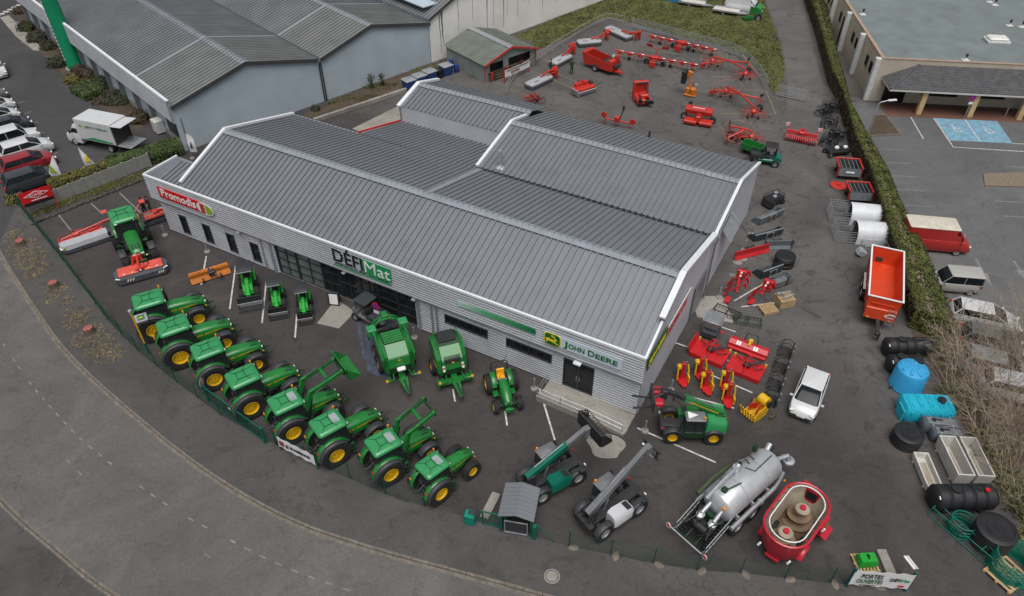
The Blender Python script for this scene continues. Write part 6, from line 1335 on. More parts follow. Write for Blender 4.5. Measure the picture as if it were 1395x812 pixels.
def loop(L, W_, z, r_): 
    p = stad(L, W_, z, 12); return lambda mb: mb.tube(p+[p[0]], r_, 6)
part(t, 'rim', 'mixer_red', loop(4.62,2.52,2.52,.07)); part(t, 'white_ring', 'sign_white', loop(4.1,2.0,2.62,.035))
for k, (x, y) in enumerate([(-1.3,1),(-.6,1),(.1,1),(.8,1),(1.3,1),(-1.2,-1),(-.4,-1),(.4,-1),(1.2,-1)]): part(t, 'rim_bracket', 'mixer_red', lambda mb: mb.tube([(x,y*1.25,2.52),(x,y*1.0,2.63)], .03, 5))
for k, x in enumerate((-1.0,1.0)):
    ag = bpy.data.objects.new('auger', None); COL.objects.link(ag); ag.parent = t; ag.location = (x,0,0); ag.rotation_euler = (0,0,k*2.2)
    part(ag, 'column', 'auger', lambda mb: mb.lathe([(.32,.78),(.22,1.3),(.17,2.0),(.0,2.02)], 14))
    def flight(mb):
        vs = []; n = 40
        for i in range(n+1): a_ = i/n*2.4*2*pi; z = .82+1.1*i/n; ro = .92*(1-.62*i/n); vs += [(.15*cos(a_),.15*sin(a_),z+.03),(ro*cos(a_),ro*sin(a_),z)]
        mb.raw(vs, [(2*i,2*i+1,2*i+3,2*i+2) for i in range(n)])
    part(ag, 'flight', 'auger', flight, 60); part(ag, 'cap', 'mixer_red', lambda mb: mb.lathe([(.18,2.0),(.15,2.12),(0,2.14)], 12)); part(ag, 'top_plate', 'tub_beige', lambda mb: mb.lathe([(.42,1.92),(.36,1.98),(0,1.99)], 14))
part(t, 'window', 'glass_dark', lambda mb: mb.box((2.02,.0,2.0), (.05,.62,.5), (0,R(10),0))); part(t, 'window_frame', 'mixer_red', lambda mb: mb.box((2.08,.0,1.95), (.05,1.0,.9), (0,R(10),0), ch=.02))
for s in (-1,1): wheel(t, -.2, s*.85, .5, .4, .26, 'rim_grey', s, 16); part(t, 'wheel_arch', 'mixer_red', lambda mb: mb.lathe([(.6,s*.95),(.64,s*1.0),(.64,s*1.28),(.58,s*1.32)], 9, (-.6,0,.5), 'y', R(-75), R(75)), 60)
part(t, 'chassis', 'mixer_red', lambda mb: (mb.box((.3,0,.5), (4.6,.8,.22), ch=.03), mb.prism([(2.3,-.35),(2.3,.35),(3.6,.08),(3.6,-.08)], .42, .58, 'z')))
part(t, 'ladder', 'mixer_red', lambda mb: (mb.tube([(2.75,.3,.6),(2.6,.3,2.2)], .03, 5), mb.tube([(2.75,.75,.6),(2.6,.75,2.2)], .03, 5), [mb.tube([(2.74-.03*k,.3,.7+.3*k),(2.74-.03*k,.75,.7+.3*k)], .025, 5) for k in range(6)], mb.box((2.9,.52,1.6), (.5,.6,.05))))
for x, y in ((-2.25,.8),(-2.2,-.9),(2.5,1.1),(.9,-1.4)): part(t, 'white_stay', 'sign_white', lambda mb: mb.box((x,y,1.4), (.12,.12,.3), (.3,.3,0), ch=.03))
part(t, 'discharge_door', 'mixer_red', lambda mb: (mb.box((1.4,-1.28,1.1), (1.0,.2,.8), ch=.04), mb.box((1.4,-1.5,.75), (1.0,.5,.06), (R(30),0,0)))); part(t, 'door_panel', 'jd_green', lambda mb: mb.box((1.35,-1.42,1.15), (.5,.06,.5)))
# ------------------------------------------------------------------ small shelter by the gate
a, b = G(690,724), G(726,729)
mat('gate_green', (.0,.11,.075), .5, var=.1, sc=2); mat('teal_box', (.0,.21,.15), .5, var=.08); mat('mesh_green', (.008,.075,.05), .55, var=.1); mat('solar', (.008,.01,.018), .15, spec=.7)
t = thing('sign_shelter', 'little grey metal pitched roof shelter standing by the pavement', 'shelter', G(704,722), hd((690,722),(725,728)))
corr_slope(t, 'roof_slope', _M['roof_steel'], -.95, 1.55, 0, 1.85, -.35, 1.75, .25, .03); corr_slope(t, 'roof_slope', _M['roof_steel'], .95, 1.55, 0, 1.85, -.35, 1.75, .25, .03)
for x in (-.8,.8):
    for y in (-.2,1.5): part(t, 'post', 'gate_green', lambda mb: mb.box((x,y,.78), (.09,.09,1.56)))
part(t, 'side_panel', 'frame_dark', lambda mb: (mb.box((.8,.65,.75), (.04,1.6,1.3)), mb.box((-.8,.65,.75), (.04,1.6,1.3)), mb.box((0,1.5,.75), (1.5,.04,1.3))))
part(t, 'front_panel', 'frame_dark', lambda mb: mb.box((0,-.24,.62), (1.2,.04,1.0)), 0)
part(t, 'panel_frame', 'galv', lambda mb: (mb.box((0,-.27,1.13), (1.26,.05,.05)), mb.box((0,-.27,.11), (1.26,.05,.05)), mb.box((-.61,-.27,.62), (.05,.05,.98)), mb.box((.61,-.27,.62), (.05,.05,.98))))
part(t, 'gate_stop', 'gate_green', lambda mb: (mb.box((1.0,-.3,.6), (.22,.22,1.2), ch=.02), mb.tube([(1.1,-.1,1.0),(2.1,-.35,.02)], .03, 5)))
t = thing('sliding_gate_post', 'green gate post frame with mesh beside the shelter', 'gate', G(676,718), hd((655,713),(690,722)))
part(t, 'frame', 'gate_green', lambda mb: (mb.box((-.75,0,.6), (.08,.08,1.2)), mb.box((.55,0,.6), (.08,.08,1.2)), mb.box((-.1,0,1.18), (1.3,.06,.06)), mb.box((-.1,0,.08), (1.3,.06,.06))))
part(t, 'mesh', 'gate_green', lambda mb: [mb.box((-.7+.1*k,0,.63), (.012,.012,1.05)) for k in range(13)]+[mb.box((-.1,0,.2+.2*k), (1.3,.012,.012)) for k in range(5)], 0)['kind'] = 'stuff'
t = thing('gate_motor', 'teal gate motor cabinet at the end of the green gate', 'cabinet', G(641,711), hd((655,713),(690,722)))
part(t, 'cabinet', 'teal_box', lambda mb: mb.box((0,0,.42), (.6,.5,.84), ch=.06)); part(t, 'lid', 'dark_grey', lambda mb: mb.box((.12,.1,.9), (.4,.36,.14), ch=.04))
o = MB().box((0,0,.09), (1.7,.5,.18), ch=.03).build('concrete_kerb_block', _M['concrete'], None, loc=G(668,690), rz=hd((660,705),(677,672))); tag(o, 'weathered concrete kerb block behind the green gate', 'block')
# ================================================================== implements beside the gable wall
mat('imp_red', (.52,.012,.016), .4, var=.1, sc=2, coat=.25, dirt=.12); mat('imp_yellow', (.72,.42,.01), .45, var=.1, sc=2, dirt=.15); mat('bucket_grey', (.13,.15,.165), .45, var=.15, sc=2, dirt=.2); mat('bucket_dark', (.04,.05,.055), .5, var=.2, sc=2)
mat('pallet_wood', (.46,.33,.17), .8, var=.25, sc=4, dirt=.2); mat('tank_blue', (.035,.33,.62), .45, var=.06, sc=2); mat('tank_cyan', (.012,.40,.55), .45, var=.06, sc=2); mat('tank_black', (.014,.015,.017), .5, var=.2, sc=2); mat('tank_grey', (.10,.12,.135), .45, .3, var=.1); mat('trough', (.56,.54,.50), .85, var=.12, sc=3, dirt=.35, dirtcol=(.3,.27,.22)); mat('feeder_green', (.0,.15,.10), .5, var=.1); mat('trailer_orange', (.62,.055,.012), .4, var=.08, sc=1.5, coat=.3, dirt=.12, dirtcol=(.35,.12,.07))
def T_(name, label, cat, px, rz=0, group=None, sc=1): return thing(name, label, cat, G(*px), rz, group, sc)
SIDE = BY+pi/2
def hopper_trough(mb, L, W_, H_, t=.04, z0=0, tap=.85):
    """open tapered box"""
    def r(k, z, q=0): return [(-L/2*k+q,-W_/2*k+q,z),(L/2*k-q,-W_/2*k+q,z),(L/2*k-q,W_/2*k-q,z),(-L/2*k+q,W_/2*k-q,z)]
    mb.loft([r(tap,z0), r(1,z0+H_), r(1,z0+H_,t), r(tap,z0+t,t)], cap=False); mb.raw(r(tap,z0+t,t), [(0,1,2,3)]); mb.raw(r(tap,z0), [(3,2,1,0)])
t = T_('feed_hopper', 'grey galvanised feed hopper standing by the loading slab', 'hopper', (968,455), BY)
part(t, 'hopper', 'galv', lambda mb: hopper_trough(mb, 1.3, 1.2, .75, .04, .75, .6), 0)
part(t, 'inner_face', 'bucket_grey', lambda mb: mb.raw([(-.6,-.55,1.46),(.6,-.55,1.46),(.36,-.33,.82),(-.36,-.33,.82),(.36,.33,.82),(-.36,.33,.82),(.6,.55,1.46),(-.6,.55,1.46)], [(0,1,2,3),(5,4,6,7)]), 0)
for x in (-.5,.5):
    for y in (-.45,.45): part(t, 'leg', 'galv_dark', lambda mb: mb.box((x,y,.45), (.06,.06,.9)))
part(t, 'chute', 'bucket_dark', lambda mb: mb.box((0,-.3,.4), (1.0,.8,.5), ch=.04)); part(t, 'lever', 'imp_red', lambda mb: mb.box((.75,-.2,.65), (.35,.12,.1), (0,.4,0), ch=.02))
def topper(label, px, rz, sc=1.0, flap=False):
    t = T_('rotary_mower', label, 'mower', px, rz, 'red tractor mowers on the ground', sc)
    part(t, 'deck', 'imp_red', lambda mb: (mb.box((0,0,.28), (2.0,1.35,.07), ch=.02), mb.box((0,-.68,.18), (2.0,.05,.3)), mb.box((0,.68,.18), (2.0,.05,.3)), mb.box((1.0,0,.18), (.05,1.3,.3)), mb.box((-1.0,0,.18), (.05,1.3,.3)), mb.box((0,0,.34), (.1,1.25,.05)), mb.box((.5,0,.33), (.08,1.25,.04)), mb.box((-.5,0,.33), (.08,1.25,.04))))
    part(t, 'gearbox', 'black_plastic', lambda mb: (mb.box((0,.05,.48), (.4,.36,.26), ch=.05), mb.cyl((.1,.1,.55),(.7,.5,.6), .07, n=8), mb.tube([(-.3,.2,.5),(-.8,.5,.45)], .03, 5), mb.tube([(.1,.1,.6),(.6,-.1,.5),(.9,.3,.4)], .03, 5)))
    part(t, 'headstock', 'imp_red', lambda mb: (mb.tube([(-.35,.6,.35),(-.1,.5,.85),(.1,.5,.85),(.35,.6,.35)], .04, 6), mb.tube([(0,.5,.85),(0,-.6,.4)], .03, 5)))
    if flap: part(t, 'raised_guard', 'imp_red', lambda mb: mb.box((-1.05,0,.5), (.06,1.35,.62), (0,-.25,0), ch=.02))
    part(t, 'skid', 'imp_yellow', lambda mb: (mb.box((.97,.62,.4), (.12,.1,.2)), mb.box((-.9,.62,.4), (.12,.1,.2))))
topper('red tractor mower with a raised side guard between hopper and tillers', (966,484), hd((945,470),(985,487)), 1.15, True)
topper('flat red tractor mower beside the row of black grabs', (1015,505), hd((998,495),(1030,508)), 1.1)
t = T_('flail_mower', 'long red flail mower with white labels beside the grey hopper', 'mower', (1019,477), hd((996,466),(1044,484)))
part(t, 'body', 'imp_red', lambda mb: mb.loft([[(x,-.42,.1),(x,-.4,.45),(x,-.1,.62),(x,.3,.5),(x,.42,.15)] for x in (-1.3,1.3)]), 30)
part(t, 'roller', 'imp_red', lambda mb: mb.cyl((-1.28,-.48,.15),(1.28,-.48,.15), .12, n=10)); part(t, 'headstock', 'black_plastic', lambda mb: mb.tube([(-.45,.3,.5),(-.35,.5,1.0),(.35,.5,1.0),(.45,.3,.5)], .04, 6)); part(t, 'gearbox', 'imp_yellow', lambda mb: (mb.box((0,.15,.72), (.3,.3,.24), ch=.05), mb.box((0,.0,.66), (.16,.5,.1), ch=.03)))
for x in (-.75,-.58,.4,.57): part(t, 'label_plate', 'sign_white', lambda mb: mb.box((x,-.26,.555), (.12,.3,.015), (R(29),0,0)), 0)
def splitter(label, px, rz, n):
    t = T_('log_splitter', label, 'splitter', px, rz, 'red and yellow log splitters', 1.1)
    for k in range(n):
        y = .0; x = -1.05*k
        part(t, 'frame', 'imp_yellow', lambda mb: (mb.tube([(x+.1,.3,.1),(x+.1,.32,.7),(x-.1,.28,1.15)], .05, 6), mb.tube([(x+.1,-.3,.1),(x+.1,-.32,.7),(x-.1,-.28,1.15)], .05, 6), mb.box((x+.2,.3,.35), (.5,.1,.5), ch=.03), mb.box((x-.1,-.2,1.0), (.3,.3,.3), ch=.06)))
        part(t, 'column', 'imp_red', lambda mb: (mb.box((x,0,.75), (.22,.26,1.3), ch=.03), mb.box((x+.1,0,.12), (.7,.55,.14), ch=.03)))
        part(t, 'table', 'imp_red', lambda mb: mb.prism([(x+.4,-.25),(x+.4,.25),(x+.75,.12),(x+.75,-.12)], .12, .2, 'z'), 0)
        part(t, 'ram', 'steel', lambda mb: ram(mb, (x+.02,.1,1.5), (x+.12,.1,.6), .06)); part(t, 'hose', 'black_plastic', lambda mb: (mb.tube([(x,.15,1.3),(x-.3,.3,1.0),(x-.35,.2,.5)], .03, 5), mb.box((x-.35,0,.5), (.3,.4,.4), ch=.05)))
splitter('single red and yellow log splitter beside the guard post', (928,517), hd((920,492),(930,522)), 1)
splitter('pair of red and yellow log splitters below the raised guard mower', (960,528), hd((945,492),(962,530)), 2)
splitter('pair of red and yellow log splitters below the flat red mower', (990,545), hd((984,505),(991,550)), 2)
def grab(label, px, rz):
    t = T_('fork_grab', label, 'grab', px, rz, 'black fork grabs in a row', .82)
    part(t, 'back_frame', 'tank_black', lambda mb: (mb.box((-.3,0,.75), (.1,1.35,.1)), mb.box((-.3,0,.15), (.1,1.35,.1)), [mb.box((-.3,-.6+.3*k,.45), (.07,.06,.6)) for k in range(5)]))
    part(t, 'tines', 'tank_black', lambda mb: [mb.tube([(-.3,-.6+.2*k,.1),(.1,-.6+.2*k,.06),(.75,-.6+.2*k,.08)], .025, 5) for k in range(7)])
    part(t, 'grapple', 'tank_black', lambda mb: [mb.tube([(-.3,-.5+.25*k,.85),(.1,-.5+.25*k,1.15),(.55,-.5+.25*k,.95),(.8,-.5+.25*k,.4)], .03, 5) for k in (0,2,4)]+[mb.cyl((.5,-.52,.98),(.5,.52,.98), .03, n=6)])
    [part(t, 'bracket', 'galv_dark', lambda mb: mb.box((-.42,s*.35,.5), (.12,.2,.6), ch=.03)) for s in (-1,1)]; part(t, 'ram', 'steel', lambda mb: ram(mb, (-.45,.1,.5), (-.1,.1,1.0), .05))
for (p, l) in (((1072,482),'black fork grab at the top of the row by the flail mower'),((1065,503),'second black fork grab in the row'),((1058,526),'third black fork grab in the row'),((1052,547),'black fork grab beside the yellow bucket')): grab(l, p, hd((1085,482),(1055,472)))
t = T_('yellow_bucket', 'yellow clamshell bucket with a slatted side by the fork grabs', 'bucket', (1026,563), hd((1040,548),(1012,566)), sc=1.0)
part(t, 'side_plate', 'imp_yellow', lambda mb: [mb.prism([(.6,.05),(.75,.5),(.3,.85),(-.2,.95),(-.55,.6),(-.5,.1),(0,0)], s*.55-.02, s*.55+.02, 'y') for s in (1,)], 0)
part(t, 'shell', 'imp_yellow', lambda mb: mb.raw([(x,s*.55,z) for x,z in ((.6,.05),(0,0),(-.5,.1),(-.55,.6)) for s in (-1,1)], [(0,1,3,2),(2,3,5,4),(4,5,7,6)]), 0)
for k in range(6): part(t, 'slat', 'imp_yellow', lambda mb: mb.box((.7-.0*k,-.5+.2*k,.45), (.06,.08,.8), (0,.3,0)))
part(t, 'inner_fin', 'imp_red', lambda mb: (mb.box((-.1,.2,.45), (.6,.06,.5), (0,0,.3)), mb.box((-.1,-.2,.45), (.6,.06,.5), (0,0,-.3))))
part(t, 'drum', 'imp_yellow', lambda mb: mb.cyl((-.75,-.3,.75),(-.75,.3,.75), .34, n=16)); part(t, 'motor', 'black_plastic', lambda mb: (mb.box((-1.0,0,.4), (.4,.7,.6), ch=.06), mb.cyl((-.75,.3,.75),(-.75,.42,.75), .14, n=10)))
t = T_('rusty_block', 'small rusty iron block on the tarmac by the yellow bucket', 'block', (1052,569), .6); part(t, 'block', 'leaf_brown', lambda mb: (mb.box((0,0,.1), (.5,.2,.2), ch=.03), mb.box((.1,.05,.22), (.2,.14,.1), ch=.02)))
def plough(label, px, rz, n):
    t = T_('plough', label, 'plough', px, rz, 'red mounted ploughs'); 
    part(t, 'beam', 'imp_red', lambda mb: (mb.box((0,0,.95), (n*.8+.3,.16,.16), (0,0,.12), ch=.03), mb.box((-n*.4,0,.8), (.3,.7,.6), ch=.05)))
    for k in range(n):
        x = -n*.4+.6+.75*k
        for s in (1,-1): part(t, 'mouldboard', 'imp_red', lambda mb: (mb.tube([(x,s*.05,.95),(x+.05,s*.25,.75 if s < 0 else 1.2),(x,s*.5,.5 if s < 0 else 1.4)], .06, 6), mb.raw([(x-.2,s*.5,.1+(s+1)*.7),(x+.25,s*.75,.12+(s+1)*.7),(x+.3,s*.65,.5+(s+1)*.5),(x-.1,s*.35,.55+(s+1)*.5)], [(0,1,2,3)]), mb.box((x+.2,s*.62,.3+(s+1)*.6), (.45,.06,.3), (0,0,.4*s), ch=.02)))
    part(t, 'share', 'imp_red', lambda mb: mb.box((n*.4+.4,-.35,.25), (.6,.4,.1), (.3,.2,0), ch=.03))
    part(t, 'turnover', 'dark_steel', lambda mb: (mb.cyl((-n*.4-.3,0,.9),(-n*.4+.1,0,.9), .14, n=10), mb.tube([(-n*.4-.3,.3,1.2),(-n*.4,.1,1.3)], .04, 5), mb.box((-n*.4-.35,0,.6), (.12,.8,.7), ch=.03))); part(t, 'label', 'sign_white', lambda mb: [mb.box((-n*.4+.3+.4*k,0,1.05), (.2,.12,.02), (0,0,.12)) for k in range(2)], 0)
    part(t, 'stand', 'sign_yellow', lambda mb: mb.box((-n*.4-.1,-.4,.3), (.06,.06,.6)))
plough('red reversible plough nearest the roller door', (1003,396), hd((1015,375),(1002,410)), 3)
plough('smaller red plough beside the wooden pallets', (1038,405), hd((1049,392),(1031,416)), 2)
def blade(label, a, b, m, wings=True):
    A, B_ = G(*a), G(*b); L = (B_-A).length; t = thing('grader_blade', label, 'blade', (A+B_)/2, heading(A,B_), 'levelling blades and buckets by the gable')
    part(t, 'blade', m, lambda mb: mb.loft([[(x,-.3,.05),(x,-.22,.02),(x,.0,.3),(x,-.05,.75),(x,-.14,.75),(x,-.12,.3)] for x in (-L/2,L/2)]), 20)
    if wings:
        for s in (-1,1): part(t, 'wing', m, lambda mb: mb.prism([(-.35,.02),(.1,.02),(.0,.85),(-.5,.95)], s*L/2-.02, s*L/2+.02, 'x'), 0)
    part(t, 'headstock', 'bucket_dark', lambda mb: (mb.box((0,.25,.4), (.7,.3,.4), ch=.04), mb.tube([(-.3,.1,.7),(0,.5,.9),(.3,.1,.7)], .04, 5)))
    return t
blade('red levelling blade with yellow pads by the gable wall', (999,353), (1045,341), 'imp_red', False); blade('dark grey winged blade behind the round rubber stack', (1040,338), (1076,337), 'bucket_grey')
def ubucket(label, a, b, m, d=.9, h=.7):
    A, B_ = G(*a), G(*b); L = (B_-A).length; t = thing('loader_bucket', label, 'bucket', (A+B_)/2, heading(A,B_), 'levelling blades and buckets by the gable')
    pr = [(-d*.55,h),(-d*.5,.15),(-d*.3,.02),(d*.5,.03)]
    part(t, 'shell', m, lambda mb: (mb.raw([(s*L/2,y,z) for y,z in pr for s in (-1,1)], [(0,1,3,2),(2,3,5,4),(4,5,7,6)]), mb.raw([(s*L/2,y-.03,z-.02) for y,z in pr for s in (-1,1)], [(2,3,1,0),(4,5,3,2),(6,7,5,4)])), 0)
    for s in (-1,1): part(t, 'side_plate', m, lambda mb: mb.prism(pr+[(d*.1,h*.75)], s*L/2-.02, s*L/2+.02, 'x'), 0)
    part(t, 'bracket', 'galv_dark', lambda mb: (mb.box((-.3,-d*.65,.4), (.08,.16,.5), ch=.02), mb.box((.3,-d*.65,.4), (.08,.16,.5), ch=.02), mb.box((0,-d*.62,.62), (.8,.06,.06)))); part(t, 'lip', 'galv', lambda mb: mb.box((0,-d*.55,h), (L,.08,.06)))
ubucket('grey loader bucket with pointed ends nearest the black sweeper', (1028,304), (1060,290), 'bucket_grey'); ubucket('wider dark loader bucket below the pointed one', (1022,326), (1060,316), 'bucket_dark'); ubucket('black bucket with red straps beside the rubber stack', (1030,376), (1057,366), 'bucket_dark', 1.0, .8)
t = T_('galvanised_tray', 'blue grey galvanised transport tray beside the pallets', 'tray', (1062,386), hd((1050,388),(1077,378))); part(t, 'tray', 'galv_dark', lambda mb: hopper_trough(mb, 1.7, .9, .5, .04, .12, .95), 0); part(t, 'clamp', 'dark_steel', lambda mb: mb.box((.2,-.45,.5), (.1,.1,.8), ch=.02))
def ribbed_stack(name, label, cat, px, r, h, m='tank_black', rings=6, group=None):
    t = T_(name, label, cat, px, random.random(), group); pr = [(r*.97,0)]
    for k in range(rings): z = h*k/rings; q = h/rings; pr += [(r,z+q*.15),(r,z+q*.6),(r*.95,z+q*.7),(r*.95,z+q*.95)]
    part(t, 'wall', m, lambda mb: mb.lathe(pr+[(r,h),(r*.95,h+.03)], 28), 30)
    part(t, 'lid', m, lambda mb: mb.lathe([(r*.97,h+.02),(r*.8,h+.06),(r*.78,h+.03),(r*.55,h+.03),(r*.53,h+.07),(r*.3,h+.07),(r*.28,h+.04),(r*.12,h+.04),(r*.1,h+.08),(0,h+.08)], 28), 30); return t
ribbed_stack('rubber_tank', 'round black rubber stack between the red blade and the black bucket', 'tank', (1067,360), .78, .85, rings=2)
def pallet(label, px, rz, n=1, group='wooden pallets', mm='pallet_wood', sc=1):
    t = T_('wooden_pallet', label, 'pallet', px, rz, group, sc)
    for j in range(n):
        z = .145*j; dx, r0 = random.uniform(-.03,.03), random.uniform(-.05,.05)
        if j == 0: part(t, 'bearer', mm, lambda mb: [mb.box((0,y,.06), (1.15,.09,.08)) for y in (-.45,0,.45)])
        if j == 0: brd = part(t, 'board', mm, lambda mb: mb.box((0,0,0), (.1,1.0,.022))); brd.location = (-.5,0,.115); 
        for k in range(7):
            if j == 0 and k == 0: continue
            inst(brd, t, (-.5+k/6+dx,0,z+.115+random.uniform(0,.004)), (0,0,r0))
        if j: inst([c for c in t.children if c.name.startswith('bearer')][0], t, (dx,0,z), (0,0,r0))
    return t
pallet('light wooden pallet lying flat beside the smaller plough', (1046,423), .3, 2); pallet('stack of wooden pallets with grey fittings on top', (1067,414), .25, 5)
t = T_('pipe_fittings', 'grey pipe fittings lying on top of the pallet stack', 'fittings', (1067,414), .4); t.location.z = .745; part(t, 'pipes', 'galv', lambda mb: (mb.tube([(-.4,-.2,.06),(.6,-.15,.06),(.6,.3,.06),(.1,.3,.06)], .05, 6), mb.cyl((-.2,.1,0),(-.2,.1,.3), .12, n=10), mb.box((-.35,.35,.08), (.3,.2,.16), ch=.03)))
def rack(label, px, rz, m):
    t = T_('tine_harrow', label, 'harrow', px, rz, 'low tine harrows by the loading slab'); part(t, 'frame', m, lambda mb: (mb.tube([(-.9,-.35,.3),(.9,-.35,.3)], .04, 5), mb.tube([(-.9,.35,.3),(.9,.35,.3)], .04, 5), mb.tube([(-.9,-.4,.3),(-.9,.4,.3)], .04, 5), mb.tube([(.9,-.4,.3),(.9,.4,.3)], .04, 5), mb.tube([(0,-.4,.34),(0,.4,.34)], .04, 5))); part(t, 'tines', m, lambda mb: [mb.tube([(-.8+.23*k,s*.35,.3),(-.7+.23*k,s*.42,.15),(-.75+.23*k,s*.36,.0)], .018, 4) for k in range(8) for s in (-1,1)])
rack('black tine harrow lying on the loading slab', (990,428), hd((975,420),(1000,430)), 'tank_black'); rack('green and black tine harrow beside the loading slab', (1018,440), hd((1002,435),(1035,440)), 'jd_dark')
# ------------------------------------------------------------------ machines behind the gable corner
t = T_('sweeper_bucket', 'black hydraulic sweeper with an orange brush guard', 'sweeper', (1052,277), hd((1035,277),(1068,265)))
part(t, 'body', 'tank_black', lambda mb: (mb.box((0,0,.45), (1.7,1.0,.6), ch=.08), mb.box((-.75,-.2,.35), (.5,1.0,.6), (0,.4,0), ch=.04))); part(t, 'rails', 'dark_grey', lambda mb: (mb.tube([(-.8,-.45,.9),(.8,-.45,.9),(.8,.45,.9),(-.8,.45,.9)], .04, 5), mb.tube([(.2,-.45,.9),(.2,.45,.9)], .03, 5))); part(t, 'motor', 'galv', lambda mb: (mb.cyl((.25,.1,.75),(.25,.1,1.0), .18, n=10), mb.box((-.1,-.15,.82), (.3,.3,.2), ch=.05))); part(t, 'brush_guard', 'orange', lambda mb: mb.box((-.6,-.5,.3), (.7,.1,.3), ch=.03))
for s in (-1,1): wheel(t, .7, s*.5, .2, .12, .1, 'dark_steel', s, 0)
t = T_('utility_vehicle', 'dark green utility vehicle with black roof behind the gable corner', 'utility vehicle', (1041,222), hd((1012,212),(1058,218)), sc=1.05)
for x in (-.75,.85):
    for s in (-1,1): wheel(t, x, s*.55, .32, .26, .17, 'rim_grey', s, 12)
part(t, 'body', 'kramer_green', lambda mb: (mb.box((.05,0,.5), (2.2,1.1,.34), ch=.08), mb.loft([[(x,-w2,.5),(x,-w2,zt),(x,w2,zt),(x,w2,.5)] for x,w2,zt in ((.6,.55,.98),(1.0,.55,.92),(1.35,.42,.7))]))); part(t, 'cargo_bed', 'dark_grey', lambda mb: (mb.box((-.75,0,.75), (1.1,1.15,.08)), mb.box((-.75,.57,.88), (1.1,.04,.28)), mb.box((-.75,-.57,.88), (1.1,.04,.28)), mb.box((-1.3,0,.88), (.04,1.1,.28)))); part(t, 'roof', 'black_plastic', lambda mb: mb.box((.3,0,1.82), (1.1,1.15,.06), ch=.02)); part(t, 'roll_cage', 'black_plastic', lambda mb: [mb.tube([(x,s*.5,.8),(x*.9+.02,s*.5,1.8)], .03, 5) for x in (-.2,.8) for s in (-1,1)]); part(t, 'seat', 'seat_black', lambda mb: (mb.box((.1,0,.85), (.45,1.0,.14), ch=.04), mb.box((-.1,0,1.1), (.12,1.0,.45), ch=.04))); part(t, 'windscreen', 'hatch_glass', lambda mb: mb.raw([(.82,-.48,.95),(.82,.48,.95),(.74,.46,1.75),(.74,-.46,1.75)], [(0,1,2,3)]), 0)
t = T_('green_skip', 'open green tipping box behind the dark green utility vehicle', 'skip', (1023,210), hd((1005,200),(1040,212))); part(t, 'box', 'jd_green', lambda mb: hopper_trough(mb, 2.0, 1.1, .6, .05, .5, .92), 0); part(t, 'frame', 'dark_steel', lambda mb: (mb.box((0,0,.4), (1.9,.5,.2), ch=.03), mb.box((-.7,0,.18), (.12,.8,.34)), mb.box((.7,0,.18), (.12,.8,.34))))
# ------------------------------------------------------------------ hay tools
mat('hay_red', (.50,.028,.016), .42, var=.12, sc=2, coat=.2, dirt=.1); mat('tine', (.36,.17,.13), .5, .3)
def disc_mower(label, a, b, c):
    A, B_ = G(*a), G(*b); L = (B_-A).length; t = thing('disc_mower', label, 'mower', (A+B_)/2, heading(A,B_), 'grey covered disc mowers in the fenced yard'); C_ = G(*c)-(A+B_)/2; rz = heading(A,B_); cx = C_.x*cos(rz)+C_.y*sin(rz); cy = -C_.x*sin(rz)+C_.y*cos(rz)
    part(t, 'skirt', 'skirt_grey', lambda mb: mb.loft([rounded(0,0,L,1.3,.3,.08), rounded(0,0,L,1.35,.3,.42)]), 30); part(t, 'cover', 'cover_grey', lambda mb: mb.loft([rounded(0,0,L-.05,1.28,.3,.4), rounded(0,0,L-.05,1.25,.3,.55), rounded(0,0,L-.3,1.0,.3,.66)]), 40)
    part(t, 'arm', 'hay_red', lambda mb: (mb.tube([(L*.1,.1,.75),(L*.45,.1,.95),(cx,cy,1.0)], .1, 6), mb.tube([(L*.3,-.2,.7),(cx,cy-.2,.8)], .06, 6)))
    part(t, 'headstock', 'hay_red', lambda mb: (mb.box((cx,cy,.7), (.3,.9,.8), ch=.06), mb.box((cx+.2,cy,1.1), (.4,.5,.3), ch=.05), mb.box((cx,cy+.4,.3), (.12,.12,.6)), mb.box((cx,cy-.4,.3), (.12,.12,.6)))); part(t, 'lettering_bar', 'sign_black', lambda mb: mb.box((-L*.2,-.3,.665), (.7,.14,.01)), 0)
disc_mower('grey covered disc mower beside the dark red tine tool', (719,122), (749,108), (755,106)); disc_mower('grey covered disc mower with its arm by the fence, next to the green clad person', (752,92), (775,80), (779,73)); disc_mower('grey covered disc mower at the fence bend behind the straw blower', (786,63), (818,60), (826,54)); disc_mower('longest grey disc mower near the tedder rows', (827,42), (858,56), (868,55))
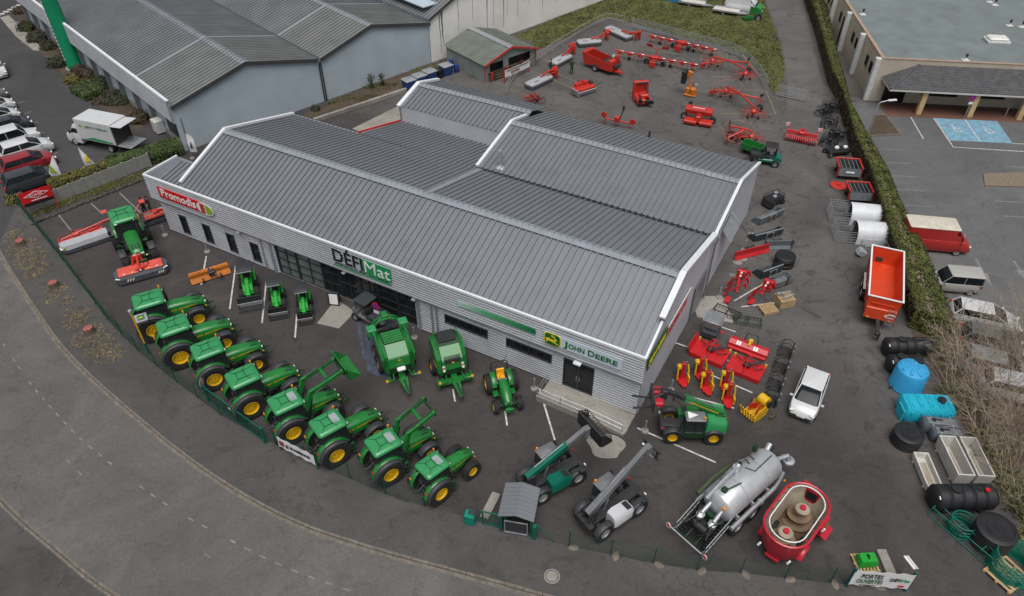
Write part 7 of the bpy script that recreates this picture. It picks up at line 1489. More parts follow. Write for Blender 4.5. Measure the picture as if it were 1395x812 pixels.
def tedder(label, a, b, plates):
    A, B_ = G(*a), G(*b); L = (B_-A).length; t = thing('hay_tedder', label, 'tedder', (A+B_)/2, heading(A,B_), 'wide red hay tedders'); n = 8
    part(t, 'beam', 'hay_red', lambda mb: (mb.box((0,0,.85), (L,.14,.14), ch=.02), mb.box((0,-.2,.9), (.9,.6,.4), ch=.06), mb.tube([(0,-.3,.8),(-.3,-1.2,.6)], .06, 6), mb.tube([(0,-.3,.8),(.3,-1.2,.6)], .06, 6), mb.box((0,-1.2,.5), (.8,.1,.6), ch=.03)))
    for k in range(n):
        x = -L/2+L*(k+.5)/n; ro = bpy.data.objects.new('rotor', None); COL.objects.link(ro); ro.parent = t; ro.location = (x,0,0); ro.rotation_euler = (0,.06,k*.4)
        part(ro, 'hub', 'hay_red', lambda mb: (mb.lathe([(.22,.55),(.2,.75),(.0,.8)], 10), mb.box((0,0,.88), (.6,.26,.2), ch=.05))); part(ro, 'tines', 'tine', lambda mb: [mb.tube([(.15*cos(a_),.15*sin(a_),.6),(.62*cos(a_),.62*sin(a_),.5),(.7*cos(a_+.15),.7*sin(a_+.15),.12)], .022, 4) for a_ in [i*pi/3 for i in range(6)]])
        if k % 2: wheel(t, x, -.1, .22, .16, .1, 'black_plastic', -1, 0)
        part(t, 'guard_label', 'sign_white', lambda mb: mb.box((x+.35,-.02,.94), (.3,.2,.03)), 0)
    for s in (-1,1): wheel(t, s*1.0, -.1, .3, .24, .15, 'black_plastic', -1, 10)
    if plates:
        for s in (-1,1): part(t, 'marker_plate', 'hay_red', lambda mb: (mb.box((s*.95,.3,2.05), (.75,.05,.5), (.5,0,.2*s), ch=.02), mb.tube([(0,0,.9),(0,.2,1.8),(s*.7,.3,1.95)], .05, 5)))
tedder('wide red tedder with two raised marker plates', (836,78), (950,99), True); tedder('wide red tedder along the hurdle fence', (882,57), (975,78), False)
def rotary_rake(label, c1, c2, w_, h_):
    A, B_ = G(*c1), G(*c2); L = (B_-A).length; t = thing('rotary_rake', label, 'rake', A, heading(A,B_), 'red rotary rakes by the hurdles')
    part(t, 'beam', 'hay_red', lambda mb: (mb.tube([(0,0,1.1),(L*.5,.0,1.35),(L,0,1.1)], .1, 6), mb.tube([(L*.5,0,1.35),(*w_,1.2)], .1, 6), mb.tube([(*w_,1.2),(w_[0]+.3,w_[1]-.1,.4)], .08, 6), mb.tube([(L*.4,0,1.2),(*h_,.7)], .08, 6), mb.box((*h_,.5), (.12,.8,.5), ch=.03)))
    for k, x in enumerate((0,L)):
        ro = bpy.data.objects.new('rotor', None); COL.objects.link(ro); ro.parent = t; ro.location = (x,0,0); ro.rotation_euler = (0,0,k*.3)
        part(ro, 'hub', 'hay_red', lambda mb: mb.lathe([(.28,.55),(.3,.75),(.1,.95),(0,.95)], 12)); part(ro, 'arms', 'hay_red', lambda mb: [mb.tube([(.2*cos(a_),.2*sin(a_),.65),(1.35*cos(a_),1.35*sin(a_),.6)], .035, 5) for a_ in [i*pi/5 for i in range(10)]]); part(ro, 'tines', 'tine', lambda mb: [mb.tube([(r_*cos(a_),r_*sin(a_),.6),(r_*cos(a_)+.08*sin(a_),r_*sin(a_)-.08*cos(a_),.08)], .018, 4) for a_ in [i*pi/5 for i in range(10)] for r_ in (1.0,1.2,1.35)])
        if k == 0: part(ro, 'guard_hoop', 'tine', lambda mb: mb.tube([(1.5*cos(a_),1.5*sin(a_),1.0+.45*sin(a_)) for a_ in [i*pi/9 for i in range(19)]], .03, 5))
        for q in (.5,2.6,4.7): wheel(t, x+.6*cos(q), .6*sin(q), .16, .12, .08, 'black_plastic', -1, 0)
    wheel(t, w_[0]+.3, w_[1]-.1, .36, .26, .2, 'rim_grey', -1, 12); part(t, 'light_bar', 'black_plastic', lambda mb: (mb.box((w_[0],w_[1],1.6), (.12,.4,.3), ch=.03), mb.tube([(w_[0],w_[1],1.2),(w_[0],w_[1],1.5)], .03, 5)))
rotary_rake('red rotary rake in the upper marked bay', (970,90), (1014,108), (3.6,1.6), (-.1,-1.6)); rotary_rake('red rotary rake in the lower marked bay with a long wheel arm', (988,131), (1025,160), (3.9,1.6), (-.4,-1.4)); rotary_rake('red rotary rake behind the open green tipping box', (1003,192), (1022,194), (-.9,.6), (-.9,-.9))
t = T_('straw_blower', 'boxy red straw blower trailer with a sloping rear and white wheel', 'trailer', (820,95), hd((800,86),(850,104)))
part(t, 'body', 'hay_red', lambda mb: (mb.prism([(-2.0,.5),(1.6,.5),(1.6,1.4),(-2.0,1.7)], -.85, -.78, 'y'), mb.prism([(-2.0,.5),(1.6,.5),(1.6,1.4),(-2.0,1.7)], .78, .85, 'y'), mb.box((-.2,0,.55), (3.6,1.56,.08)), mb.prism([(-2.0,.5),(-2.3,1.5),(-2.25,1.85),(-1.95,1.7)], -.85, .85, 'y')), 20); part(t, 'conveyor', 'dark_steel', lambda mb: mb.box((-.2,0,.62), (3.2,1.4,.06))); part(t, 'blower', 'hay_red', lambda mb: (mb.box((1.6,0,1.1), (.6,1.6,1.3), ch=.1), mb.box((1.75,.2,1.9), (.4,.4,.5), ch=.06), mb.prism([(1.8,-.4),(1.8,.4),(3.0,.06),(3.0,-.06)], .4, .52, 'z'))); part(t, 'machinery', 'dark_steel', lambda mb: (mb.box((1.0,0,1.35), (.7,1.3,.3), (0,.4,0), ch=.05), mb.cyl((2.0,-.5,1.0),(2.0,.5,1.0), .2, n=10), mb.tube([(1.7,.5,1.7),(2.2,.6,1.2),(2.3,.4,.7)], .05, 5))); part(t, 'chute_glass', 'hatch_glass', lambda mb: mb.box((1.3,.3,1.85), (.5,.5,.3), (0,.3,0), ch=.06))
for s in (-1,1): wheel(t, -.3, s*.9, .42, .3, .24, 'rim_grey', s, 14)
part(t, 'jockey', 'galv', lambda mb: mb.box((2.3,.2,.25), (.1,.1,.5)))
t = T_('mower_conditioner', 'red mower conditioner with grey side flaps on the wet stain', 'mower', (795,127), hd((780,132),(812,122)))
part(t, 'deck', 'hay_red', lambda mb: (mb.box((0,.1,.55), (2.6,1.1,.5), ch=.12), mb.box((0,.5,.95), (1.8,.4,.4), ch=.08), mb.tube([(-.6,.3,.8),(-.5,.5,1.4),(.1,.4,1.3),(.4,.2,.8)], .08, 6))); part(t, 'flap', 'cover_grey', lambda mb: (mb.box((-1.32,-.2,.5), (.1,1.1,.8), (0,-.3,0), ch=.03), mb.box((0,-.55,.35), (2.5,.1,.5), (.4,0,0), ch=.03))); part(t, 'roller', 'dark_steel', lambda mb: (mb.cyl((.3,.75,.7),(1.3,.75,.7), .14, n=10), mb.box((1.1,.3,.9), (.4,.6,.3), ch=.05)))
t = T_('bale_shredder', 'upright red bale shredder with black motor in the middle of the fenced yard', 'shredder', (874,140), hd((866,120),(884,148)))
part(t, 'body', 'hay_red', lambda mb: (mb.box((-.9,0,1.1), (.5,1.6,1.9), ch=.06), mb.box((.1,0,.55), (1.9,1.5,.6), ch=.1), mb.box((.3,0,1.0), (.9,.9,.5), ch=.12), mb.box((-.55,0,.25), (.8,1.6,.4), ch=.05))); part(t, 'motor', 'tank_black', lambda mb: (mb.box((.9,.3,.6), (.6,.6,.5), ch=.08), mb.cyl((.6,-.5,.7),(1.2,-.5,.7), .22, n=10), mb.cyl((1.1,.6,.6),(1.4,.7,.6), .2, n=10))); part(t, 'chute', 'dark_grey', lambda mb: (mb.tube([(-.4,.3,1.5),(.2,.4,1.7),(.5,.4,1.3)], .1, 8), mb.box((-.5,0,2.0), (.2,1.2,.1))))
t = T_('hedge_cutter_arm', 'amber reach arm mower with upright black flail head', 'hedge cutter', (940,130), hd((925,128),(952,133)))
part(t, 'base', 'orange', lambda mb: (mb.box((.3,0,.55), (.6,.8,.8), ch=.1), mb.box((-.3,.1,.55), (.5,.7,.7), ch=.1), mb.box((0,0,.15), (1.3,.9,.16), ch=.03))); part(t, 'arm', 'orange', lambda mb: (mb.tube([(-.1,0,.8),(-.2,.1,1.8),(-.5,.2,2.4)], .12, 6), mb.box((-.4,.2,2.3), (.5,.4,.6), (0,.3,0), ch=.06))); part(t, 'flail_head', 'tank_black', lambda mb: (mb.box((-.95,.2,1.9), (.5,.9,1.4), ch=.08),)); part(t, 'tank', 'galv', lambda mb: mb.cyl((.45,.1,.95),(.45,.1,1.3), .2, n=10)); part(t, 'stand', 'dark_steel', lambda mb: (mb.box((.5,.4,.1), (.1,.1,.2)), mb.box((-.5,-.4,.1), (.1,.1,.2)), mb.tube([(-.1,.1,1.5),(.2,.2,1.1),(.3,.1,.8)], .04, 5)))
t = T_('seed_drill', 'red seed drill with a long hopper and power harrow', 'seed drill', (950,166), hd((930,158),(975,166)))
part(t, 'hopper', 'hay_red', lambda mb: mb.loft([[(x,.1,.7),(x,.0,1.15),(x,.15,1.4),(x,.6,1.4),(x,.7,1.15),(x,.6,.7)] for x in (-1.4,1.3)]), 30); part(t, 'lid_label', 'sign_white', lambda mb: mb.box((-.1,.2,1.405), (1.2,.1,.01)), 0); part(t, 'harrow', 'hay_red', lambda mb: (mb.box((-.6,-.7,.35), (1.3,.9,.35), ch=.06), mb.box((.9,-.6,.35), (1.3,.9,.35), ch=.06), mb.box((.1,-.5,.6), (.5,.7,.7), ch=.06), mb.tube([(-.3,-.3,.8),(.1,-.6,1.3),(.5,-.3,.8)], .06, 6))); part(t, 'coulters', 'dark_steel', lambda mb: [mb.tube([(-1.3+.24*k,.6,.7),(-1.3+.24*k,.95,.1)], .04, 4) for k in range(12)]); part(t, 'markers', 'black_plastic', lambda mb: (mb.box((-1.1,.9,1.5), (.4,.2,.3), ch=.04), mb.tube([(-.9,.6,1.3),(-1.1,.9,1.5)], .04, 5)))
for s in (-1,1): wheel(t, s*1.45, .2, .34, .22, .18, 'rim_grey', s, 12)
def tine_tool(label, px, rz, m):
    t = T_('tine_cultivator', label, 'cultivator', px, rz, 'dark red tine tools by the roof edge'); part(t, 'frame', m, lambda mb: (mb.box((0,-.4,.6), (1.8,.1,.1)), mb.box((0,.4,.6), (1.8,.1,.1)), mb.box((0,0,.75), (.3,1.0,.3), ch=.04), mb.tube([(-.3,0,.8),(0,-.2,1.3),(.3,0,.8)], .05, 5))); part(t, 'tines', m, lambda mb: [mb.tube([(-.85+.24*k,s*.4,.6),(-.8+.24*k,s*.62,.85),(-.8+.24*k,s*.75,.4),(-.8+.24*k,s*.55,.05)], .03, 4) for k in range(8) for s in (-1,1)]); part(t, 'hub', 'dark_steel', lambda mb: (mb.cyl((.4,.3,.5),(.8,.4,.5), .16, n=8), mb.box((.5,.1,.3), (.2,.2,.5), ch=.03)))
tine_tool('dark red tine cultivator at the low end of the fence', (727,141), .4, 'kuhn_dark')
t = T_('wing_tool', 'red folding tool with a tall black lever behind the high roof edge', 'implement', (840,172), hd((825,168),(860,175))); part(t, 'frame', 'hay_red', lambda mb: (mb.box((0,0,.6), (2.6,.14,.14), ch=.03), mb.box((0,0,.8), (.5,.5,.6), ch=.06), mb.tube([(-1.2,0,.6),(-1.3,0,.02)], .05, 5), mb.tube([(1.2,0,.6),(1.3,0,.02)], .05, 5))); part(t, 'end_disc', 'hay_red', lambda mb: (mb.cyl((-1.4,-.1,1.0),(-1.4,.02,1.0), .3, n=12), mb.cyl((1.6,-.1,.8),(1.6,.02,.8), .3, n=12), mb.tube([(-1.3,0,.6),(-1.4,0,.9)], .05, 5), mb.tube([(1.3,0,.6),(1.6,0,.8)], .05, 5))); part(t, 'lever', 'tank_black', lambda mb: (mb.tube([(.3,0,.9),(.5,.1,1.9),(.55,.1,2.3)], .05, 5), mb.tube([(.4,0,1.9),(.5,0,2.3),(.65,0,2.1),(.5,0,1.7)], .04, 5)))
t = T_('tine_roller', 'crimson rotary harrow with two striped marker boards on the open tarmac', 'harrow', (1090,192), hd((1067,184),(1112,193)))
part(t, 'frame', 'imp_red', lambda mb: (mb.box((0,.45,.7), (2.9,.14,.14), ch=.02), mb.box((0,-.45,.6), (2.9,.14,.14), ch=.02), mb.box((0,0,.72), (2.9,.12,.12)), mb.box((0,0,.95), (.6,.9,.35), ch=.06), mb.prism([(-.4,.8),(.4,.8),(0,1.25)], -.2, .2, 'y'))); part(t, 'rotors', 'imp_red', lambda mb: [mb.cyl((-1.4+.2*k,y,.35),(-1.32+.2*k,y,.35), .3, n=9) for k in range(15) for y in (.45,-.4)])
for s in (-1,1): part(t, 'marker_board', 'sign_white', lambda mb: mb.box((s*1.5,.6,1.2), (.4,.04,.34), (0,0,.2)), 0); part(t, 'board_stripe', 'sign_red', lambda mb: [mb.box((s*1.5-.1+.2*k,.57,1.2), (.07,.03,.36), (0,.6,.2)) for k in range(2)], 0); part(t, 'board_arm', 'imp_red', lambda mb: mb.tube([(s*1.2,.5,.75),(s*1.3,.6,1.15)], .03, 5))
# ================================================================== along the hedge
def black_tool(label, px, rz, seed):
    t = T_('black_implement', label, 'implement', px, rz, 'black implements stored along the hedge'); rs = random.Random(seed)
    part(t, 'frame', 'tank_black', lambda mb: (mb.box((0,-.4,.5), (1.5,.1,.1)), mb.box((0,.4,.55), (1.5,.1,.1)), mb.box((-.6,0,.55), (.1,.9,.1)), mb.box((.6,0,.55), (.1,.9,.1)), mb.tube([(-.3,0,.6),(0,.1,1.3),(.3,0,.6)], .05, 5), mb.box((0,0,.6),(.5,.5,.4), ch=.06)))
    part(t, 'tines', 'dark_steel', lambda mb: [mb.tube([(-.7+.2*k,s*.4,.55),(-.6+.2*k,s*(.6+rs.random()*.2),.8+rs.random()*.2),(-.7+.2*k,s*.7,.05)], .03, 4) for k in range(8) for s in (-1,1)]); part(t, 'discs', 'galv_dark', lambda mb: [mb.cyl((-.6+.3*k,.1,.28),(-.56+.3*k,.14,.28), .26, n=10) for k in range(5)])
black_tool('tangle of black implement frames next to the gate end', (1122,158), .4, 1); black_tool('second tangle of black implement frames below the gate', (1128,172), 1.2, 2); black_tool('dark implement with glinting discs against the hedge', (1138,188), -.5, 3)
for q_, (p, lb) in enumerate((((1131,151),'black implement frame pressed into the hedge by the gate'),((1128,198),'black implement beside the low mower with white caps'))): black_tool(lb, p, q_*.9, q_+5)
t = T_('brush_cutter', 'low dark mower with two white caps against the hedge', 'mower', (1140,210), .2); part(t, 'deck', 'tank_black', lambda mb: (mb.box((0,0,.35), (2.0,1.0,.25), ch=.06), mb.tube([(-.9,-.5,.5),(.9,-.5,.5),(.9,.5,.5),(-.9,.5,.5)], .04, 5))); part(t, 'cap', 'sign_white', lambda mb: mb.box((-.1,.15,.62), (.4,.34,.3), ch=.08)); part(t, 'second_cap', 'sign_white', lambda mb: mb.box((.75,.1,.62), (.36,.34,.3), ch=.08))
for s in (-1,1): wheel(t, -1.0, s*.5, .26, .18, .12, 'galv_dark', s, 8)
def crate_machine(label, px, rz, sc, txt):
    t = T_('bedding_spreader', label, 'spreader', px, rz, 'red framed machines along the hedge', sc)
    part(t, 'body', 'bucket_dark', lambda mb: hopper_trough(mb, 2.0, 1.7, .8, .05, .35, .8), 0); part(t, 'frame', 'hay_red', lambda mb: (mb.box((-1.0,0,1.2), (.14,1.8,.16), ch=.02), mb.box((1.0,0,1.2), (.14,1.8,.16), ch=.02), mb.box((0,.85,1.2), (2.0,.12,.14), ch=.02), mb.box((-1.0,-.8,.7), (.12,.12,1.0)), mb.box((1.0,-.8,.7), (.12,.12,1.0)))); part(t, 'front_panel', 'bucket_grey', lambda mb: (mb.box((0,-.9,.75), (1.9,.08,.75), (-.25,0,0), ch=.03),)); part(t, 'rails', 'galv_dark', lambda mb: [mb.box((-.7+.35*k,0,1.1), (.05,1.6,.05)) for k in range(5)]); part(t, 'skid', 'dark_steel', lambda mb: (mb.box((0,.6,.17), (1.8,.15,.34)), mb.box((0,-.6,.17), (1.8,.15,.34))))
    if txt: part(t, 'nameplate', 'sign_white', lambda mb: mb.box((0,-.965,.8), (.7,.02,.14), (-.25,0,0)), 0)
crate_machine('red framed dark spreader with a white nameplate by the hedge', (1152,238), -.15, 1.0, True); crate_machine('red framed spreader with grey rails above the white hutches', (1166,270), -.1, .95, False)
t = T_('red_disc', 'round red spinner disc lying beside the spreaders', 'disc', (1142,254)); part(t, 'disc', 'hay_red', lambda mb: mb.lathe([(.7,.02),(.72,.12),(.5,.2),(.2,.2),(.18,.3),(0,.3)], 18)); part(t, 'rim', 'dark_steel', lambda mb: mb.lathe([(.72,.0),(.78,.04),(.72,.08)], 18))
mat('hutch_white', (.66,.68,.70), .4, var=.05, sc=2, dirt=.15)
def hutch(label, px, rz):
    t = T_('calf_hutch', label, 'hutch', px, rz, 'white calf hutches with galvanised pens'); n = 12; L, r = 3.1, .95
    part(t, 'roof', 'hutch_white', lambda mb: mb.raw([(x,r*cos(a),.55+r*.95*sin(a)) for a in [pi*i/n for i in range(n+1)] for x in (-L/2,L/2)], [(2*i,2*i+1,2*i+3,2*i+2) for i in range(n)]), 60)
    for x in (-1.0,-.3,.4,1.1): part(t, 'rib', 'hutch_white', lambda mb: mb.tube([(x,(r+.005)*cos(a),.55+(r*.95+.005)*sin(a)) for a in [pi*i/n for i in range(n+1)]], .018, 4))
    part(t, 'side', 'hutch_white', lambda mb: (mb.box((0,r,.28), (L,.03,.56)), mb.box((0,-r,.28), (L,.03,.56)))); part(t, 'end_wall', 'bucket_grey', lambda mb: mb.prism([(r*cos(a)*.98,.55+r*.93*sin(a)) for a in [pi*i/n for i in range(n+1)]]+[(-r,.0),(r,.0)], L/2-.06, L/2-.03, 'x'), 0); part(t, 'inside', 'interior', lambda mb: mb.prism([(r*cos(a)*.95,.55+r*.9*sin(a)) for a in [pi*i/n for i in range(n+1)]]+[(-r*.95,.0),(r*.95,.0)], -L/2+.25, -L/2+.28, 'x'), 0)
    def pen(mb):
        for z in (.15,.4,.65,.9,1.1): mb.tube([(-L/2,-r,z),(-L/2-1.5,-r,z),(-L/2-1.5,r,z),(-L/2,r,z)], .022, 4)
        for x, y in ((-L/2-1.5,-r),(-L/2-1.5,0),(-L/2-1.5,r),(-L/2-.75,-r),(-L/2-.75,r)): mb.cyl((x,y,0),(x,y,1.15), .03, n=5)
        for k in range(8): mb.cyl((-L/2-1.5,-r+k*2*r/7,.1),(-L/2-1.5,-r+k*2*r/7,1.1), .015, n=4)
    part(t, 'pen', 'galv', pen)
hutch('white half round calf hutch nearest the red framed spreader', (1180,300), hd((1150,297),(1200,302))); hutch('white half round calf hutch beside the orange trailer', (1188,325), hd((1160,325),(1205,328)))
t = T_('feed_rack', 'galvanised feed rack between the hutch and the orange trailer', 'rack', (1188,346), hd((1170,346),(1205,348))); part(t, 'rack', 'galv', lambda mb: (mb.tube([(-.9,-.4,1.0),(.9,-.4,1.0),(.9,.4,1.0),(-.9,.4,1.0),(-.9,-.4,1.0)], .035, 5), [mb.box((x,y,.5), (.05,.05,1.0)) for x in (-.9,.9) for y in (-.4,.4)], [mb.tube([(-.8+.2*k,-.4,1.0),(-.8+.2*k,0,.3),(-.8+.2*k,.4,1.0)], .015, 4) for k in range(9)])); part(t, 'plate', 'cover_grey', lambda mb: mb.box((-1.0,-.3,.35), (.6,.6,.5), (0,.5,0), ch=.03))
# ------------------------------------------------------------------ orange tipping trailer
zt = 2.45; K = [G(1188.5,335,zt), G(1231,343,zt), G(1231,413,zt), G(1183,402.6,zt)]
ctr = sum(K, Vector())/4; fr = (K[2]+K[3])/2; bk = (K[0]+K[1])/2; L = (fr-bk).length; Wd = ((K[1]-K[0]).length+(K[2]-K[3]).length)/2
t = thing('tipping_trailer', 'tall orange tipping trailer with an open empty body beside the hedge', 'trailer', Vector((ctr.x,ctr.y,0)), heading(bk,fr))
def shell(mb, o, z0, z1, inn):
    a = [(-L/2+o,-Wd/2*.9+o,z0),(L/2-o,-Wd/2*.9+o,z0),(L/2-o,Wd/2*.9-o,z0),(-L/2+o,Wd/2*.9-o,z0)]; b = [(-L/2+o,-Wd/2+o,z1),(L/2-o,-Wd/2+o,z1),(L/2-o,Wd/2-o,z1),(-L/2+o,Wd/2-o,z1)]
    mb.loft([b, a] if inn else [a, b], cap=False); mb.raw(a, [(0,1,2,3)])
part(t, 'body', 'trailer_orange', lambda mb: shell(mb, 0, 1.05, zt, False), 0); part(t, 'inner_body', 'trailer_orange', lambda mb: shell(mb, .06, 1.12, zt-.01, True), 0)
part(t, 'top_rail', 'sign_white', lambda mb: (mb.box((0,-Wd/2,zt+.05), (L+.1,.12,.1), ch=.02), mb.box((0,Wd/2,zt+.05), (L+.1,.12,.1), ch=.02), mb.box((-L/2,0,zt+.05), (.1,Wd-.12,.1), ch=.02), mb.box((L/2,0,zt+.05), (.1,Wd-.12,.1), ch=.02)))
for x in (-L*.3,0,L*.3):
    for s in (-1,1): part(t, 'stake', 'trailer_orange', lambda mb: mb.box((x,s*Wd*.485,1.75), (.12,.1,1.35), (s*.08*-1,0,0), ch=.02))
part(t, 'front_panel', 'trailer_orange', lambda mb: (mb.box((L/2+.12,0,1.2), (.2,Wd*.9,.9), (0,-.1,0), ch=.04), mb.box((L/2+.02,0,1.95), (.08,Wd*.7,.08)))); text('C', .45, _M['sign_white'], t, (L/2+.26,.15,1.1), (pi/2,0,pi/2), name='emblem', width=.7, shear=.2)
part(t, 'hatch', 'interior', lambda mb: mb.box((-L/2+.09,-.3,1.45), (.04,.5,.34)), 0)
for s in (-1,1): part(t, 'marker_lamp', 'lamp_amber', lambda mb: mb.box((L/2+.25,s*Wd*.32,.85), (.06,.2,.1), ch=.02)); part(t, 'mudguard', 'sign_white', lambda mb: mb.box((-.2,s*(Wd/2+.02),1.25), (2.0,.16,.08), ch=.02))
for x in (-.9,.25):
    for s in (-1,1): wheel(t, x, s*Wd*.45, .55, .4, .29, 'rim_grey', s, 16)
part(t, 'chassis', 'dark_steel', lambda mb: (mb.box((0,0,.85), (L,.9,.22), ch=.03), mb.box((L/2+.9,0,.75), (1.9,.26,.24), ch=.03), mb.box((L/2+1.5,.2,.35), (.12,.12,.7)), mb.cyl((-.9,-Wd*.4,.55),(-.9,Wd*.4,.55), .08, n=8), mb.cyl((.25,-Wd*.4,.55),(.25,Wd*.4,.55), .08, n=8)))
part(t, 'ladder', 'galv', lambda mb: (mb.tube([(L/2+.3,.5,.5),(L/2+.2,.5,1.9)], .025, 5), mb.tube([(L/2+.3,.85,.5),(L/2+.2,.85,1.9)], .025, 5), [mb.tube([(L/2+.29-.02*k,.5,.6+.28*k),(L/2+.29-.02*k,.85,.6+.28*k)], .02, 4) for k in range(5)]))
# ------------------------------------------------------------------ tanks
def htank(label, a, b, r, m='tank_black', nm='storage_tank'):
    A, B_ = G(*a), G(*b); L = (B_-A).length; t = thing(nm, label, 'tank', (A+B_)/2, heading(A,B_), 'lying storage tanks by the bushes'); pr = [(0,-L/2-.05),(r*.7,-L/2)]
    k = 5
    for i in range(k): x = -L/2+.1+(L-.2)*i/k; q = (L-.2)/k; pr += [(r*.9,x),(r,x+q*.12),(r,x+q*.75),(r*.92,x+q*.85)]
    part(t, 'shell', m, lambda mb: mb.lathe(pr+[(r*.7,L/2),(0,L/2+.05)], 16, (0,0,r+.08), 'x'), 30); part(t, 'manhole', m, lambda mb: (mb.cyl((-L*.18,0,2*r),(-L*.18,0,2*r+.16), .26, n=14), mb.cyl((L*.2,0,2*r),(L*.2,0,2*r+.12), .14, n=12)))
    part(t, 'saddle', m, lambda mb: (mb.box((-L*.3,0,.12), (.25,r*1.5,.24), ch=.03), mb.box((L*.3,0,.12), (.25,r*1.5,.24), ch=.03))); part(t, 'label_plate', 'sign_white', lambda mb: mb.box((-L/2+.12,-r*.5,r*1.75), (.1,.2,.14), (.5,0,0), ch=.01)); return t
htank('black ribbed tank lying nearest the orange trailer', (1200,482), (1262,482), .62); htank('shorter black ribbed tank lying beside the pale blue round tank', (1205,504), (1250,504), .58); t = htank('large black ribbed tank lying below the concrete troughs', (1262,689), (1345,688), .72); part(t, 'valve', 'sign_red', lambda mb: mb.cyl((1.0,-.1,1.5),(1.0,-.1,1.62), .12, n=10))
t = T_('round_tank', 'pale blue round plastic water tank with a spoked top', 'tank', (1233,525)); rr, h = 1.0, 1.55
part(t, 'wall', 'tank_blue', lambda mb: mb.lathe([(rr*1.0,0),(rr*1.04,.1),(rr,.2),(rr*.98,h-.15),(rr*.9,h),(rr*.5,h+.16),(0,h+.2)], 28), 40)
for k in range(8): a = k*pi/4+.2; part(t, 'top_rib', 'tank_blue', lambda mb: mb.box((.52*cos(a),.52*sin(a),h+.13), (.55,.2,.12), (0,.2,a), ch=.04))
part(t, 'lid', 'tank_black', lambda mb: mb.cyl((.55,.55,h+.02),(.55,.55,h+.2), .28, n=14)); part(t, 'valve', 'dark_steel', lambda mb: mb.cyl((-1.0,-.3,.2),(-1.2,-.35,.2), .07, n=8))
A, B_ = G(1222,563), G(1290,566); L = (B_-A).length
t = thing('box_tank', 'turquoise rectangular plastic tank with moulded ribs', 'tank', (A+B_)/2, heading(A,B_)); part(t, 'shell', 'tank_cyan', lambda mb: mb.loft([rounded(0,0,L-.2,1.35,.2,0), rounded(0,0,L,1.5,.25,.2), rounded(0,0,L,1.5,.25,.95), rounded(0,0,L-.25,1.25,.2,1.15)]), 40)
for k in range(5):
    x = -L/2+.35+k*(L-.7)/4; part(t, 'rib', 'tank_cyan', lambda mb: (mb.box((x,0,1.16), (.12,1.2,.08), ch=.02), mb.box((x,-.75,.6), (.12,.08,.8), ch=.02), mb.box((x,.75,.6), (.12,.08,.8), ch=.02)))
for k in range(4):
    for s in (-1,1): x = -L/2+.6+k*(L-1.2)/3; part(t, 'top_boss', 'tank_cyan', lambda mb: mb.box((x,s*.35,1.16), (.36,.34,.1), ch=.03))
part(t, 'lid', 'tank_black', lambda mb: mb.cyl((L*.26,.1,1.15),(L*.26,.1,1.34), .24, n=14)); part(t, 'corner_foot', 'tank_cyan', lambda mb: mb.box((-L/2-.02,-.2,.45), (.14,.9,.9), ch=.04))
ribbed_stack('pipe_coil_tank', 'short black corrugated round tank beside the grey tanks', 'tank', (1232,602), .85, .85, rings=5); ribbed_stack('pipe_coil_tank', 'tall black corrugated round tank behind the green hurdle', 'tank', (1345,738), 1.0, 1.25, rings=8)
def gtank(label, px, rz, L, W_, H_):
    t = T_('grey_tank', label, 'tank', px, rz, 'grey tanks by the troughs'); part(t, 'shell', 'tank_grey', lambda mb: mb.loft([rounded(0,0,L-.1,W_-.1,.15,0), rounded(0,0,L,W_,.2,.15), rounded(0,0,L,W_,.2,H_-.15), rounded(0,0,L-.2,W_-.2,.15,H_)]), 40); part(t, 'top_plate', 'galv_dark', lambda mb: mb.box((0,0,H_+.02), (L*.75,W_*.55,.06), ch=.02)); part(t, 'filler', 'tank_black', lambda mb: (mb.cyl((-L*.2,0,H_),(-L*.2,0,H_+.14), .12, n=10), mb.box((-L*.05,.05,H_+.08), (.3,.1,.08), ch=.02))); part(t, 'strap', 'galv', lambda mb: (mb.box((-L*.25,0,H_/2+.01), (.06,W_+.02,H_+.02)), mb.box((L*.25,0,H_/2+.01), (.06,W_+.02,H_+.02))), 0)
gtank('flat grey tank behind the short corrugated tank', (1276,586), hd((1250,584),(1300,590)), 2.2, .9, .8); gtank('rounded grey tank with filler cap beside the white troughs', (1286,598), hd((1250,595),(1300,601)), 1.9, .8, .7)
def trough(label, a, b, w_, h, z0=0):
    A, B_ = G(*a), G(*b); L = (B_-A).length; t = thing('concrete_trough', label, 'trough', (A+B_)/2+Vector((0,0,z0)), heading(A,B_), 'pale concrete feed troughs')
    part(t, 'basin', 'trough', lambda mb: hopper_trough(mb, L, w_, h, .08, 0, .94), 0); part(t, 'bearer', 'pallet_wood', lambda mb: (mb.box((-L*.35,0,-.05), (.1,w_*1.1,.1)), mb.box((L*.35,0,-.05), (.1,w_*1.1,.1)))); t.location.z += .1
    part(t, 'residue', 'tub_beige', lambda mb: mb.box((0,0,.11), (L*.6,w_*.5,.02)), 0)
trough('shorter concrete trough nearest the open tarmac', (1250,624), (1270,672), .85, .45); trough('middle concrete trough stacked highest', (1282,608), (1308,662), .95, .9); trough('concrete trough nearest the bare bushes', (1310,608), (1336,662), .95, .8)
